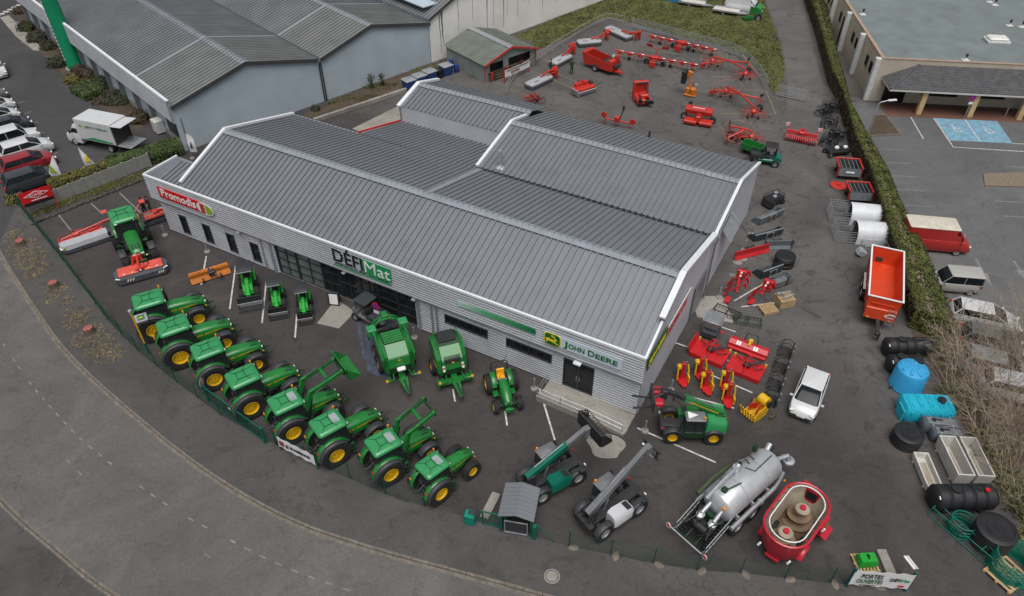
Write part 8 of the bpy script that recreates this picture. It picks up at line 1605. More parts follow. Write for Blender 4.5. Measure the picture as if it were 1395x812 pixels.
def ring_feeder(label, px, r, h, n, lean=0):
    t = T_('ring_feeder', label, 'feeder', px, .5, 'green ring feeders'); 
    for k in range(n):
        z = .04+h*k/max(1,n-1); dx = lean*k; part(t, 'ring', 'feeder_green', lambda mb: mb.tube([(dx+r*cos(a),r*sin(a),z) for a in [2*pi*i/20 for i in range(21)]], .035, 5, False))
    part(t, 'bars', 'feeder_green', lambda mb: [mb.tube([(r*cos(a),r*sin(a),.03),(lean*(n-1)+r*cos(a),r*sin(a),h+.04)], .022, 4) for a in [2*pi*i/14 for i in range(14)]]); part(t, 'sheet', 'feeder_green', lambda mb: mb.lathe([(r*.99,.05),(r*.99,h*.5)], 20), 60); part(t, 'tag', 'sign_white', lambda mb: mb.box((.1,-r,h*.85), (.3,.03,.16)), 0)
ring_feeder('single green ring feeder between black tanks and hurdle', (1306,722), .62, .85, 4); ring_feeder('thick stack of green ring feeders on a pallet', (1372,778), 1.0, 1.15, 11, .02)
pallet('wooden pallet under the stacked green ring feeders', (1370,784), .5, 1, sc=1.5)
# low green hurdle
A, B_ = G(1264,702), G(1402,822); L = (B_-A).length
t = thing('feed_hurdle', 'long low green tubular hurdle in front of the feeders', 'hurdle', A, heading(A,B_))
for z, y in ((.06,0),(.06,.45),(.75,.45),(.75,0)): part(t, 'rail', 'feeder_green', lambda mb: mb.tube([(0,y,z),(L,y,z)], .025, 5))
for k in range(5): part(t, 'hoop', 'feeder_green', lambda mb: mb.tube([(L*k/4,0,.03),(L*k/4,0,.75),(L*k/4,.45,.75),(L*k/4,.45,.03)], .025, 5))
part(t, 'mesh', 'feeder_green', lambda mb: [mb.box((.1+.12*k,0,.4), (.008,.008,.7)) for k in range(int(L/.12))], 0)['kind'] = 'stuff'
pallet('pale pallet carrying the green cast weight', (1178,768), .05, 1, sc=1.05)
t = T_('cast_weight', 'bright green cast front weight on a pale pallet by the banner', 'weight', (1178,768), .05); t.location.z = .14; part(t, 'block', 'avant_green', lambda mb: mb.loft([rounded(0,0,.95,.6,.08,0), rounded(0,0,1.0,.65,.1,.25), rounded(0,0,.8,.5,.1,.5)]), 40); part(t, 'hook', 'jd_dark', lambda mb: mb.tube([(0,-.1,.48),(0,0,.62),(0,.15,.5)], .05, 6))
o = MB().box((0,0,.08), (1.5,.5,.18), ch=.03).build('concrete_kerb_block', _M['concrete'], None, loc=G(1207,768), rz=hd((1200,752),(1213,782))); tag(o, 'weathered concrete kerb block beside the open doors banner', 'block')
# ================================================================== vehicles
mat('car_white', (.62,.63,.64), .3, var=.03, coat=.6, dirt=.1); mat('car_silver', (.42,.44,.46), .3, .4, var=.04, coat=.6); mat('car_dark', (.035,.04,.047), .3, var=.06, coat=.7); mat('car_red', (.28,.018,.025), .3, var=.05, coat=.7); mat('car_grey', (.16,.165,.175), .35, .3, var=.05, coat=.5); mat('van_red', (.40,.022,.018), .4, var=.06, coat=.4, dirt=.15); mat('van_cream', (.58,.54,.45), .6, var=.1, dirt=.2); mat('car_beige', (.45,.44,.41), .35, .2, var=.04, coat=.5); mat('car_glass', (.012,.015,.018), .06, var=.2, spec=.22); mat('van_green', (.02,.2,.04), .35, coat=.4)
KIND = {'hatch': (4.0,1.7,.95,1.5,[(-2.0,.7),(-1.85,.93),(1.05,.98),(1.5,.9),(1.85,.74),(2.0,.52)],(-1.88,-1.4,.3,1.3)),
 'estate': (4.5,1.76,.97,1.5,[(-2.25,.75),(-2.1,.97),(1.2,1.0),(1.7,.9),(2.05,.76),(2.25,.55)],(-2.1,-1.7,.3,1.35)),
 'suv': (4.5,1.84,1.08,1.66,[(-2.25,.85),(-2.1,1.08),(1.2,1.12),(1.7,1.04),(2.08,.9),(2.25,.6)],(-2.1,-1.7,.35,1.4)),
 'van': (4.3,1.82,1.05,1.86,[(-2.15,1.0),(-2.12,1.08),(1.0,1.08),(1.95,.92),(2.15,.6)],(-2.12,-2.05,.5,1.15)),
 'bigvan': (5.0,1.95,1.2,2.1,[(-2.5,1.15),(-2.45,1.22),(1.5,1.22),(2.3,.98),(2.5,.6)],(-2.46,-2.4,.9,1.7)),
 'camper': (5.0,2.0,1.25,2.3,[(-2.5,1.2),(-2.46,1.28),(1.7,1.28),(2.35,.95),(2.5,.6)],(-2.46,-2.4,1.25,1.85))}
def car(label, loc, rz, kind, m, roof=None, panel=False, group='cars in the left hand car park', name='parked_car', cat='car', sc=1):
    L, W_, zb, zr, prof, (g0,g1,g2,g3) = KIND[kind]; t = thing(name, label, cat, loc, rz, group, sc)
    def ring(x, z):
        k = 1-.22*(max(0,abs(x)-L*.32)/(L*.18))**2; w2 = W_/2*k; return [(x,-w2*.92,.26),(x,-w2,.42),(x,-w2,z-.26),(x,-w2*.93,z-.04),(x,-w2*.8,z),(x,w2*.8,z),(x,w2*.93,z-.04),(x,w2,z-.26),(x,w2,.42),(x,w2*.92,.26)]
    xs = []
    for (a, za), (b, zb_) in zip(prof, prof[1:]):
        n = max(1, int((b-a)/.5)); xs += [(a+(b-a)*i/n, za+(zb_-za)*i/n) for i in range(n)]
    xs.append(prof[-1]); part(t, 'body', m, lambda mb: mb.loft([ring(x,z) for x,z in xs]), 40)
    yb, yt = W_/2*.9, W_/2*.74 if kind not in ('van','bigvan','camper') else W_/2*.86; zg = zb+.0
    part(t, 'windows', 'car_glass' if not panel else m, lambda mb: mb.loft([rounded((g0+g3)/2,0,g3-g0,yb*2,.22,zg-.04), rounded((g0*.55+g1*.45+g3*.6+g2*.4)/2,0,g3*.6+g2*.4-g0*.55-g1*.45,yb*1.1+yt*.92,.22,(zg+zr)/2-.03), rounded((g1+g2)/2,0,g2-g1,yt*2,.2,zr-.05)]), 50)
    part(t, 'roof', roof or m, lambda mb: mb.loft([rounded((g1+g2)/2,0,g2-g1+.06,yt*2+.06,.12,zr-.07), rounded((g1+g2)/2,0,g2-g1+.06,yt*2+.06,.14,zr-.03), rounded((g1+g2)/2,0,g2-g1-.3,yt*2-.3,.14,zr+.04)]), 50)
    def pil(mb):
        mid = (g0+g3)/2-.1
        for s in (-1,1):
            for q, (a, b) in enumerate(((g0,g1),(g3,g2),(mid,mid-.03))): mb.tube([(a,s*(yb+.0),zg-.03),(b,s*(yt+.0),zr-.05)], .06 if q == 0 else .03, 5)
            mb.tube([(g0,s*yb,zg),(g3,s*yb,zg)], .03, 5)
    if not panel: part(t, 'pillars', m, pil)
    else:
        part(t, 'windscreen', 'car_glass', lambda mb: mb.raw([(g3+.01,-yb*.92,zg+.04),(g3+.01,yb*.92,zg+.04),(g2+.03,yt*.92,zr-.12),(g2+.03,-yt*.92,zr-.12)], [(0,1,2,3)]), 0)
        for s in (-1,1): part(t, 'side_window', 'car_glass', lambda mb: mb.raw([(g3-.75,s*(yb-.005),zg+.06),(g3-.12,s*(yb-.005),zg+.06),(g2-.05,s*(yt+.025),zr-.16),(g3-.75,s*(yt+.025),zr-.16)], [(0,1,2,3)]), 0)
    for x in (-L*.31, L*.31):
        for s in (-1,1): wheel(t, x, s*(W_/2-.1), .32, .2, .22, 'rim_grey', s, 0); 
    for s in (-1,1):
        part(t, 'headlight', 'lamp_clear', lambda mb: mb.box((L/2-.1,s*W_*.34,.68 if kind in ('hatch','estate') else .78), (.16,.34,.14), (0,0,-s*.3), ch=.04)); part(t, 'tail_light', 'lamp_red', lambda mb: mb.box((-L/2+.08,s*W_*.42,.88), (.14,.14,.3), ch=.03)); part(t, 'mirror', m, lambda mb: mb.box((g3-.25,s*(W_/2+.08),zg+.06), (.12,.2,.14), ch=.03))
    part(t, 'bumper', 'black_plastic', lambda mb: mb.box((L/2-.06,0,.4), (.16,W_*.8,.2), ch=.05)); part(t, 'number_plate', 'sign_white', lambda mb: mb.box((L/2+.03,0,.46), (.02,.5,.11)), 0); return t
def carpx(label, px, a, b, kind, m, **k): return car(label, G(*px), hd(a, b), kind, m, **k)
lh = ((10,232),(75,212))
carpx('dark grey estate car parked behind the red banner', (47,253), *lh, 'suv', 'car_dark'); carpx('dark red people carrier between white estate and dark car', (43,231), *lh, 'suv', 'car_red'); carpx('white crossover parked beside the red car', (40,212), *lh, 'suv', 'car_white'); carpx('white delivery van parked among the cars', (24,197), *lh, 'van', 'car_white'); carpx('black hatchback beside the white delivery van', (16,179), *lh, 'hatch', 'car_dark'); carpx('white hatchback beside the black hatchback', (0,167), *lh, 'hatch', 'car_white'); carpx('white car second from the grey car', (-6,153), *lh, 'hatch', 'car_white'); carpx('grey car at the far end of the row', (-16,139), *lh, 'hatch', 'car_grey')
carpx('white van driving along the left hand car park', (-6,100), (-14,85), (12,112), 'bigvan', 'car_white', group='vans', panel=True)
for i in range(7): line(88-i*9+(0 if i else -4), 222-i*14, 78-i*9, 225-i*14, m='faded_white', z=.012)
carpx('white hatchback parked on the yard beside the black grabs', (1099,545), (1108,518), (1091,562), 'hatch', 'car_white', group='cars in the yard')
rg = 'cars in the right hand car park'
carpx('old red camper van with a cream roof', (1268,336), (1250,336), (1305,341), 'camper', 'van_red', roof='van_cream', panel=True, group=rg, name='camper_van', cat='van'); carpx('small pale silver hatchback beyond the hedge', (1292,392), (1320,394), (1275,390), 'van', 'car_beige', group=rg, sc=.88); carpx('white estate car at the end of the clipped hedge', (1336,441), (1305,434), (1370,448), 'estate', 'car_white', group=rg); carpx('dark grey car half hidden by bare bushes', (1344,474), (1315,466), (1380,482), 'hatch', 'car_grey', group=rg); carpx('silver car deep behind the bare bushes', (1352,508), (1325,500), (1385,515), 'estate', 'car_silver', group=rg); carpx('white car at the lower end behind the bushes', (1382,540), (1350,532), (1410,547), 'estate', 'car_white', group=rg)
# box truck
t = thing('box_truck', 'white box truck with its tail lift lowered beside the warehouse', 'truck', G(150,199), hd((168,203),(104,190)))
part(t, 'box', 'car_white', lambda mb: (mb.box((0,0,2.02), (4.2,2.15,2.1), ch=.03),)); part(t, 'open_rear', 'interior', lambda mb: mb.box((-2.11,0,2.0), (.03,1.95,1.9)), 0); part(t, 'rear_canopy', 'car_white', lambda mb: mb.box((-2.75,0,2.95), (1.3,2.1,.07), (0,.06,0), ch=.02)); part(t, 'tail_lift', 'galv', lambda mb: mb.box((-3.0,0,.95), (1.6,2.1,.07), ch=.02)); part(t, 'lift_frame', 'dark_steel', lambda mb: (mb.box((-2.2,.95,1.9), (.08,.1,2.0)), mb.box((-2.2,-.95,1.9), (.08,.1,2.0)), mb.tube([(-2.2,.6,.6),(-2.9,.6,.9)], .05, 5))); part(t, 'cab', 'car_white', lambda mb: mb.loft([[(x,-w2,.4),(x,-w2,zt-.2),(x,-w2+.12,zt),(x,w2-.12,zt),(x,w2,zt-.2),(x,w2,.4)] for x,w2,zt in ((2.12,.98,2.25),(2.7,.98,2.25),(3.35,.95,1.45),(3.95,.9,1.15),(4.1,.75,.85))]), 40); part(t, 'windscreen', 'car_glass', lambda mb: mb.raw([(2.78,-.8,2.18),(2.78,.8,2.18),(3.33,.85,1.5),(3.33,-.85,1.5)], [(0,1,2,3)]), 0)
for s in (-1,1): part(t, 'side_window', 'car_glass', lambda mb: mb.raw([(2.25,s*.99,1.45),(3.2,s*.985,1.45),(2.8,s*.985,1.95),(2.25,s*.99,1.95)], [(0,1,2,3)]), 0); wheel(t, -1.1, s*.85, .38, .3, .24, 'rim_grey', s, 0); wheel(t, 3.1, s*.85, .38, .26, .24, 'rim_grey', s, 0); part(t, 'mirror', 'black_plastic', lambda mb: mb.box((3.05,s*1.15,1.6), (.1,.2,.35), ch=.03)); part(t, 'green_swoosh', 'sign_green', lambda mb: mb.raw([(1.6,s*1.082,1.05),(.4,s*1.082,1.35),(-1.9,s*1.082,1.2),(-1.9,s*1.082,1.05)], [(0,1,2,3)]), 0); part(t, 'logo', 'sign_lime', lambda mb: mb.raw([(1.75,s*1.082,2.3),(1.45,s*1.082,2.65),(1.15,s*1.082,2.3)], [(0,1,2)]), 0)
text('LEROY MERLIN', .34, _M['sign_deep_green'], t, (1.0,1.085,2.3), (pi/2,0,pi), width=2.6); part(t, 'chassis', 'dark_steel', lambda mb: (mb.box((.8,0,.75), (5.6,.9,.25)), mb.box((-2.1,0,.5), (.12,1.9,.12))))
# trailers and van on the far bank road
def flat_trailer(label, px, rz):
    t = T_('flat_trailer', label, 'trailer', px, rz, 'flat trailers above the bank'); part(t, 'deck', 'trough', lambda mb: mb.box((0,0,.6), (3.4,1.7,.08), ch=.02)); part(t, 'side', 'galv', lambda mb: (mb.box((0,.86,.7), (3.4,.05,.2)), mb.box((0,-.86,.7), (3.4,.05,.2)), mb.prism([(1.7,-.5),(1.7,.5),(3.0,.05),(3.0,-.05)], .45, .55, 'z')))
    for s in (-1,1): wheel(t, -.2, s*.9, .3, .2, .2, 'rim_grey', s, 0)
flat_trailer('grey flat trailer behind the green and white van', (988,20), hd((965,16),(1005,22))); flat_trailer('grey flat trailer further from the green and white van', (942,9), hd((925,6),(965,12)))
t9v = carpx('green and white van on the road above the bank', (1012,17), (985,12), (1035,20), 'bigvan', 'car_white', panel=True, group='vans'); part(t9v, 'green_front', 'van_green', lambda mb: mb.loft([[(x,-w2,.3),(x,-w2,z),(x,w2,z),(x,w2,.3)] for x,w2,z in ((1.0,.99,1.27),(1.7,.99,1.25),(2.35,.93,1.02),(2.52,.8,.65))]), 30)
t = T_('blue_skip', 'blue open skip beyond the flat trailers', 'skip', (915,3), hd((900,0),(930,6))); part(t, 'skip', 'tank_blue', lambda mb: hopper_trough(mb, 3.2, 1.6, .9, .06, .1, .8), 0); part(t, 'foot', 'dark_steel', lambda mb: mb.box((0,0,.06), (2.2,1.0,.12)))
t = T_('ride_on_mower', 'green cart with a dark wheel on the edge of the bank', 'cart', (1018,30), .1); part(t, 'tub', 'jd_green', lambda mb: hopper_trough(mb, 1.3, .8, .4, .04, .25, .8), 0); wheel(t, 1.3, 0, .5, .35, .25, 'rim_grey', -1, 12); part(t, 'frame', 'dark_steel', lambda mb: mb.box((.4,0,.25), (1.8,.2,.1)))
for s in (-1,1): wheel(t, -.3, s*.45, .22, .15, .12, 'rim_grey', s, 0)
# small buggy by the entrance: copy of the utility vehicle in grey
uv = [o for o in COL.objects if o.get('category') == 'utility vehicle'][0]; c = dup(uv, G(506,437), hd((520,445),(490,428)), 'dark grey open buggy parked against the shop front')
for ch in c.children:
    if ch.type == 'MESH' and ch.name.startswith(('body','roof','cargo')): ch.data = ch.data.copy(); ch.data.materials[0] = _M['mid_grey' if ch.name.startswith('body') else 'bucket_dark']
# ================================================================== fences
def run(name, label, pts, h, m, step, panel, post=.03, extra=None):
    t = thing(name, label, 'fence', pts[0]); o = pts[0]; q = resample(pts, step); pp = None; pn = None
    for i, a in enumerate(q):
        if pp is None: pp = MB().cyl((0,0,-.05),(0,0,h), post, n=6).build('post', m, t)
        else: inst(pp, t, a-o, (0,0,0))
        if i < len(q)-1:
            b = q[i+1]; d = b-a; rot = (0,0,atan2(d.y,d.x)); s = (d.length/step,1,1)
            if pn is None: mb = MB(); panel(mb, step); pn = mb.build('panel', m, t, smooth=0); pn.location = a-o; pn.rotation_euler = rot; pn.scale = s
            else: inst(pn, t, a-o, rot, s)
    return t
def mesh_panel(h, dx, dz, r=.006):
    def f(mb, L):
        for k in range(int(L/dx)+1): mb.box((min(L,k*dx),0,h/2), (r,r,h))
        for k in range(int(h/dz)+1): mb.box((L/2,.004,min(h,.03+k*dz)), (L,r*1.4,r*1.4))
    return f
def rails(hs, r=.028):
    def f(mb, L):
        for z in hs: mb.tube([(0,0,z),(L,0,z)], r, 5, False)
    return f
run('mesh_fence', 'dark green wire mesh fence along the verge behind the parked tractors', fl[:8], 1.4, _M['mesh_green'], 2.3, mesh_panel(1.35,.09,.2,.0055), .035)
run('mesh_fence', 'faint green wire mesh fence on thin posts behind the loader tractors', fl[7:11], 1.5, _M['mesh_green'], 2.4, mesh_panel(1.4,.1,.2,.005), .035)
run('mesh_fence', 'green wire mesh fence with concrete footings in front of the tanker', fl[12:], 1.5, _M['mesh_green'], 2.2, mesh_panel(1.4,.1,.2,.005), .035)
for i, p in enumerate(resample(fl[12:], 2.2)):
    mb = MB(); mb.lathe([(.24,-.02),(.22,.03),(.15,.05),(0,.06)], 9); o = mb.build('fence_footing', _M['kerb_stone'], None, loc=p+Vector((.25,-.1,0)), rz=i*1.3); o.scale = (1.3,.8,1); tag(o, 'lumpy concrete footing at a green fence post by the pavement', 'footing', 'concrete footings of the fence')
cf = Q([(689,133),(702,107.5),(732,86),(760,66.7),(794,46),(820,32),(839.6,30),(860,38.7)]); A, B_ = G(287,545), G(364,602); L = (B_-A).length; t = thing('mesh_gate', 'heavy green framed mesh gate panel below the middle tractors', 'gate', A, heading(A,B_))
part(t, 'frame', 'gate_green', lambda mb: (mb.box((0,-.1,.7), (.14,.14,1.4)), mb.box((L,-.1,.7), (.14,.14,1.4)), mb.box((L/2,-.1,1.25), (L,.06,.07)), mb.box((L/2,-.1,.1), (L,.06,.07))))
part(t, 'mesh', 'mesh_green', lambda mb: [mb.box((.1+.07*k,-.1,.68), (.012,.012,1.1)) for k in range(int(L/.07))], 0)['kind'] = 'stuff'; part(t, 'plate', 'sign_white', lambda mb: mb.box((L*.45,-.14,1.0), (.22,.02,.14)), 0)
run('rail_fence', 'curved two rail steel fence at the shed end of the fenced yard', smooth_line(cf, 4), 1.2, _M['galv'], 2.6, rails((.55,1.15), .035))
cf = Q([(860,38.7),(903,48.4),(935,58),(989,71),(1010.5,79.6),(1032,103),(1051.4,135.5)]); run('hurdle_fence', 'galvanised six rail hurdles between fenced yard and bank', cf, 1.35, _M['galv'], 3.0, rails((.2,.42,.64,.86,1.08,1.3)))
run('field_gate', 'galvanised six rail gate across the track by the hedge', Q([(1056,131),(1136,148)]), 1.3, _M['galv'], 3.2, rails((.2,.42,.64,.86,1.08,1.28), .03))
# ================================================================== banners, flags, signs
def banner_on(name, label, a, b, z0, z1, m, marks, post='red_trim', ph=None, pw=.05):
    L = (b-a).length; t = thing(name, label, 'banner', a, heading(a,b))
    for x in (0,L): part(t, 'post', post, lambda mb: mb.box((x,.05,(ph or z1)/2), (pw*2,pw*2,ph or z1)))
    n = 14; part(t, 'sheet', m, lambda mb: mb.loft([[(L*i/n,-.03+.03*sin(i*1.7),z0+.02*sin(i)),(L*i/n,-.03+.03*sin(i*1.7+1),z1+.015*sin(i*1.3)),(L*i/n,-.02+.03*sin(i*1.7+1),z1+.015*sin(i*1.3)),(L*i/n,-.02+.03*sin(i*1.7),z0+.02*sin(i))] for i in range(n+1)]), 60)
    marks(t, L); return t
def kuhn(t, L):
    part(t, 'dark_hem', 'sign_black', lambda mb: mb.box((L/2,-.075,1.12), (L*.98,.02,.26)), 0); z = 1.85; part(t, 'diamond', 'sign_white', lambda mb: mb.prism([(L/2-.95,z),(L/2,z+.32),(L/2+.95,z),(L/2,z-.32)], -.075, -.085, 'y'), 0); part(t, 'diamond_inner', 'sign_red', lambda mb: mb.prism([(L/2-.8,z),(L/2,z+.26),(L/2+.8,z),(L/2,z-.26)], -.09, -.095, 'y'), 0); text('KUHN', .36, _M['sign_white'], t, (L/2-.5,-.1,z-.13), F, width=.9); part(t, 'web_line', 'sign_white', lambda mb: mb.box((L/2+.1,-.08,1.4), (1.2,.01,.07)), 0)
banner_on('red_banner', 'red banner with white diamond logo on posts at the panel wall', G(41,296), G(81,283), 1.0, 2.3, _M['sign_red'].name, kuhn)
def portes(t, L):
    text('PORTES', .52, _M['sign_black'], t, (L*.12,-.09,1.12), F, width=L*.36); text('OUVERTES', .5, _M['sign_deep_green'], t, (L*.08,-.09,.66), F, width=L*.44); text('DÉFI', .36, _M['sign_black'], t, (L*.62,-.09,1.0), F, width=L*.17); text('Mat', .36, _M['sign_green'], t, (L*.81,-.09,1.0), F, width=L*.14); part(t, 'red_tag', 'sign_red', lambda mb: mb.box((L*.86,-.09,.6), (L*.1,.01,.14)), 0); part(t, 'small_print', 'sign_black', lambda mb: (mb.box((L*.3,-.09,.48), (.8,.01,.05)),), 0)
banner_on('white_banner', 'white open doors banner tied to the green fence beside the entrance', G(1153,800), G(1232,806), .32, 1.65, 'sign_white', portes, 'gate_green', 1.75, .06)
def strip(t, L):
    part(t, 'pink_print', 'car_red', lambda mb: mb.box((.35,-.08,.95), (.35,.01,.4)), 0); part(t, 'blue_print', 'bay_blue_dark', lambda mb: mb.box((.75,-.08,.9), (.2,.01,.3)), 0)
    for k, w_ in enumerate((.22,.12,.3,.26,.16,.22)): part(t, 'dark_print', 'sign_black', lambda mb: mb.box((1.1+.25*k,-.08,.95), (w_,.01,.2)), 0)
banner_on('white_banner', 'narrow white banner tied to the mesh fence below the loader tractor', G(383,614), G(433,640), .45, 1.35, 'sign_white', strip, 'gate_green', 1.5, .03)
def shedb(t, L):
    for k in range(7): part(t, 'pink_print', 'car_red', lambda mb: mb.box((L*.25+.2*k,-.08,.95+.0*k), (.15,.01,.2)), 0)
    part(t, 'photo_print', 'mid_grey', lambda mb: mb.box((L/2,-.08,1.28), (L*.9,.01,.14)), 0)
banner_on('shed_banner', 'white banner with pink print leaning before the open shed', G(688,113), G(721,98), .6, 1.4, 'sign_white', shedb, 'red_trim')
t = thing('timber_stack', 'stack of rusty rails and timber along the open front of the shed', 'stack', G(668,112), hd((668,112),(727,90))); part(t, 'rails', 'leaf_brown', lambda mb: [mb.box((2.6,.1*k,.2+.22*k), (5.2,.14,.12)) for k in range(4)]); part(t, 'stand', 'red_trim', lambda mb: [mb.box((x,.15,.5), (.1,.5,1.0)) for x in (.3,2.6,5.0)])
def flag(label, px, h, w_, shape, logo, rz):
    t = T_('flag', label, 'flag', px, rz, 'advertising flags'); part(t, 'pole', 'galv', lambda mb: mb.tube([(0,0,0),(0,0,h*.9),(.06,0,h)], .025, 5)); n = 8
    part(t, 'cloth', 'sign_white', lambda mb: mb.raw([(sx,.05*sin(i*.9+q),z) for i in range(n+1) for q, (sx, z) in enumerate(((.02,h*.98-(h*.72)*i/n),(shape(i/n)*w_,h*.98-(h*.72)*i/n-.1*shape(i/n))))], [(2*i,2*i+1,2*i+3,2*i+2) for i in range(n)]), 60); part(t, 'logo', logo, lambda mb: mb.prism([(w_*.2,h*.42),(w_*.5,h*.72),(w_*.62,h*.42)], -.07, -.08, 'y'), 0); part(t, 'foot', 'concrete', lambda mb: mb.lathe([(.2,0),(.2,.08),(.03,.1)], 10))
flag('white triangular flag with green logo behind the red car', (90,251), 2.9, -1.35, lambda s: .1+.9*s, 'sign_lime', 0); flag('white and yellow triangular flag beside the box truck', (120,236), 2.7, .95, lambda s: .08+.92*s, 'sign_yellow', .4); flag('white feather flag with blue print behind the showroom corner', (262,216), 2.6, .6, lambda s: .5+.5*min(1,s*5), 'bay_blue_dark', .3)
t = T_('pylon_sign', 'tall green cylindrical pylon sign against the warehouse', 'sign', (104,92)); part(t, 'column', 'pole_green', lambda mb: mb.lathe([(.95,0),(.85,.3),(.8,7),(.78,11)], 22)); part(t, 'base', 'concrete', lambda mb: mb.lathe([(1.1,0),(1.1,.1),(.9,.12)], 22))
for k in range(16): part(t, 'letter_mark', 'sign_white', lambda mb: mb.box((-.62,-.6,1.2+.42*k), (.3,.03,.2), (0,0,-.78)), 0)
def height_at(b, tp): B_ = G(*b); d = G(*tp)-Vector((0,0,CAM_H)); k = hypot(B_.x,B_.y)/hypot(d.x,d.y); return CAM_H+k*d.z
t = T_('utility_pole', 'slim yellow pole with a small head beside the end tractor', 'pole', (203,481)); h = height_at((203,481),(183,424)); part(t, 'pole', 'imp_yellow', lambda mb: mb.tube([(0,0,.9),(0,0,h)], .055, 8)); part(t, 'sleeve', 'gate_green', lambda mb: mb.cyl((0,0,0),(0,0,.95), .08, n=8)); part(t, 'head', 'galv', lambda mb: (mb.box((0,0,h+.1), (.22,.22,.26), ch=.04), mb.tube([(0,0,h-.3),(-.2,.1,h-.1)], .03, 5)))
t = T_('oval_sign', 'small pale oval sign on a post at the mesh fence', 'sign', (284,545)); part(t, 'post', 'gate_green', lambda mb: mb.cyl((0,0,0),(0,0,1.5), .04, n=6)); part(t, 'plate', 'galv', lambda mb: mb.lathe([(0,-.02),(.3,-.02),(.32,0),(.3,.02),(0,.02)], 14, (0,0,1.6), 'x'))
def round_sign(label, px, h, rz, ring, disc):
    t = T_('round_sign', label, 'sign', px, rz, 'round traffic signs'); part(t, 'post', 'galv', lambda mb: mb.cyl((0,0,0),(0,0,h), .03, n=6)); part(t, 'ring', ring, lambda mb: mb.lathe([(0,0),(.32,0),(.32,.02),(0,.02)], 20, (0,-.06,h-.2), 'y'), 30); part(t, 'disc', disc, lambda mb: mb.lathe([(0,-.015),(.25,-.015),(.25,0)], 20, (0,-.06,h-.2), 'y'), 30); part(t, 'plate', 'sign_white', lambda mb: mb.box((0,-.06,h-.72), (.45,.02,.24)), 0); part(t, 'slash', ring, lambda mb: mb.box((0,-.08,h-.2), (.5,.01,.06), (0,.78,0)), 0)
round_sign('no parking sign with purple disc at the shop front', (517,446), 2.2, BY, 'sign_red', mat('sign_purple', (.08,.03,.30), .4).name); round_sign('round sign between the two blue bays', (1313,161), 2.4, 0, 'sign_red', 'sign_purple')
t = T_('street_lamp', 'galvanised street lamp rising from the clipped hedge edge', 'lamp', (1181,188)); h = height_at((1181,188),(1197,141)); part(t, 'pole', 'galv', lambda mb: mb.tube([(0,0,0),(0,0,h),(.15,0,h+.15),(.8,0,h+.3)], [.08,.05,.045,.04], 8)); part(t, 'head', 'rb_white', lambda mb: mb.box((1.15,0,h+.34), (.85,.28,.16), (0,-.1,0), ch=.06))
for p in ((1369,158),(1388,161)): t = T_('bollard', 'grey steel bollard before the shop shutter', 'bollard', p, 0, 'bollards at the shop'); part(t, 'tube', 'galv', lambda mb: (mb.cyl((0,0,0),(0,0,1.0), .07, n=10),)); part(t, 'cap', 'galv_dark', lambda mb: mb.lathe([(.075,.98),(.05,1.03),(0,1.04)], 10))
t = T_('info_board', 'dark A frame board with a white poster by the entrance slab', 'board', (456,416), BY+.35); part(t, 'frame', 'frame_dark', lambda mb: (mb.box((0,0,.6), (.85,.06,1.2), (-.12,0,0), ch=.02), mb.box((0,.3,.55), (.8,.05,1.1), (.2,0,0)))); part(t, 'poster', 'sign_white', lambda mb: mb.box((.02,-.05,.62), (.62,.02,.85), (-.12,0,0)), 0)
t = T_('finger_post', 'white notice board on a thin grey post behind the open doors banner', 'sign', (1226,786)); part(t, 'post', 'galv', lambda mb: mb.cyl((0,0,0),(0,0,1.35), .03, n=6)); part(t, 'board', 'sign_white', lambda mb: mb.box((0,0,1.4), (.16,.75,.05), (0,.3,.3), ch=.01)); part(t, 'second_board', 'sign_white', lambda mb: mb.box((.14,0,1.42), (.07,.75,.05), (0,.3,.3), ch=.01))
# skips of blue bins by the white hall
mat('bin_blue', (.02,.05,.2), .5, var=.1)
for (p, lb) in (((558,121),'blue bin with grey lid nearest the showroom rear roof'),((572,115),'blue bin with grey lid second from the showroom rear roof'),((586,109),'blue bin with grey lid beside the black crates'),((608,101),'blue bin with grey lid next to the blue barrels')):
    t = T_('waste_bin', lb, 'bin', p, WYAW-pi/2+1.5, 'blue bins with grey lids'); part(t, 'body', 'bin_blue', lambda mb: mb.loft([rounded(0,0,1.1,1.0,.08,.05), rounded(0,0,1.3,1.2,.08,1.05)]), 40); part(t, 'lid', 'galv', lambda mb: mb.loft([rounded(0,0,1.38,1.28,.08,1.05), rounded(0,0,1.38,1.28,.08,1.12), rounded(0,0,1.1,1.0,.08,1.2)]), 40); part(t, 'rim', 'bin_blue', lambda mb: mb.box((0,0,1.0), (1.34,1.24,.06), ch=.02))
for p, lb in (((622,98),'blue barrel beside the shed corner'),((615,92),'blue barrel against the white hall wall')): t = T_('barrel', lb, 'barrel', p, 0, 'blue barrels'); part(t, 'drum', 'bin_blue', lambda mb: mb.lathe([(.28,0),(.3,.05),(.3,.4),(.31,.45),(.3,.5),(.3,.85),(.28,.9)], 14)); part(t, 'lid', 'bin_blue', lambda mb: mb.lathe([(.28,.88),(.25,.86),(0,.86)], 14))
t = T_('black_crates', 'heap of black crates between the blue bins', 'crates', (598,106), .6); part(t, 'crate', 'tank_black', lambda mb: hopper_trough(mb, .9, .7, .5, .04, 0, .9), 0); part(t, 'top_crate', 'tank_black', lambda mb: mb.box((.1,.1,.72), (.7,.6,.4), (0,0,.4), ch=.03))
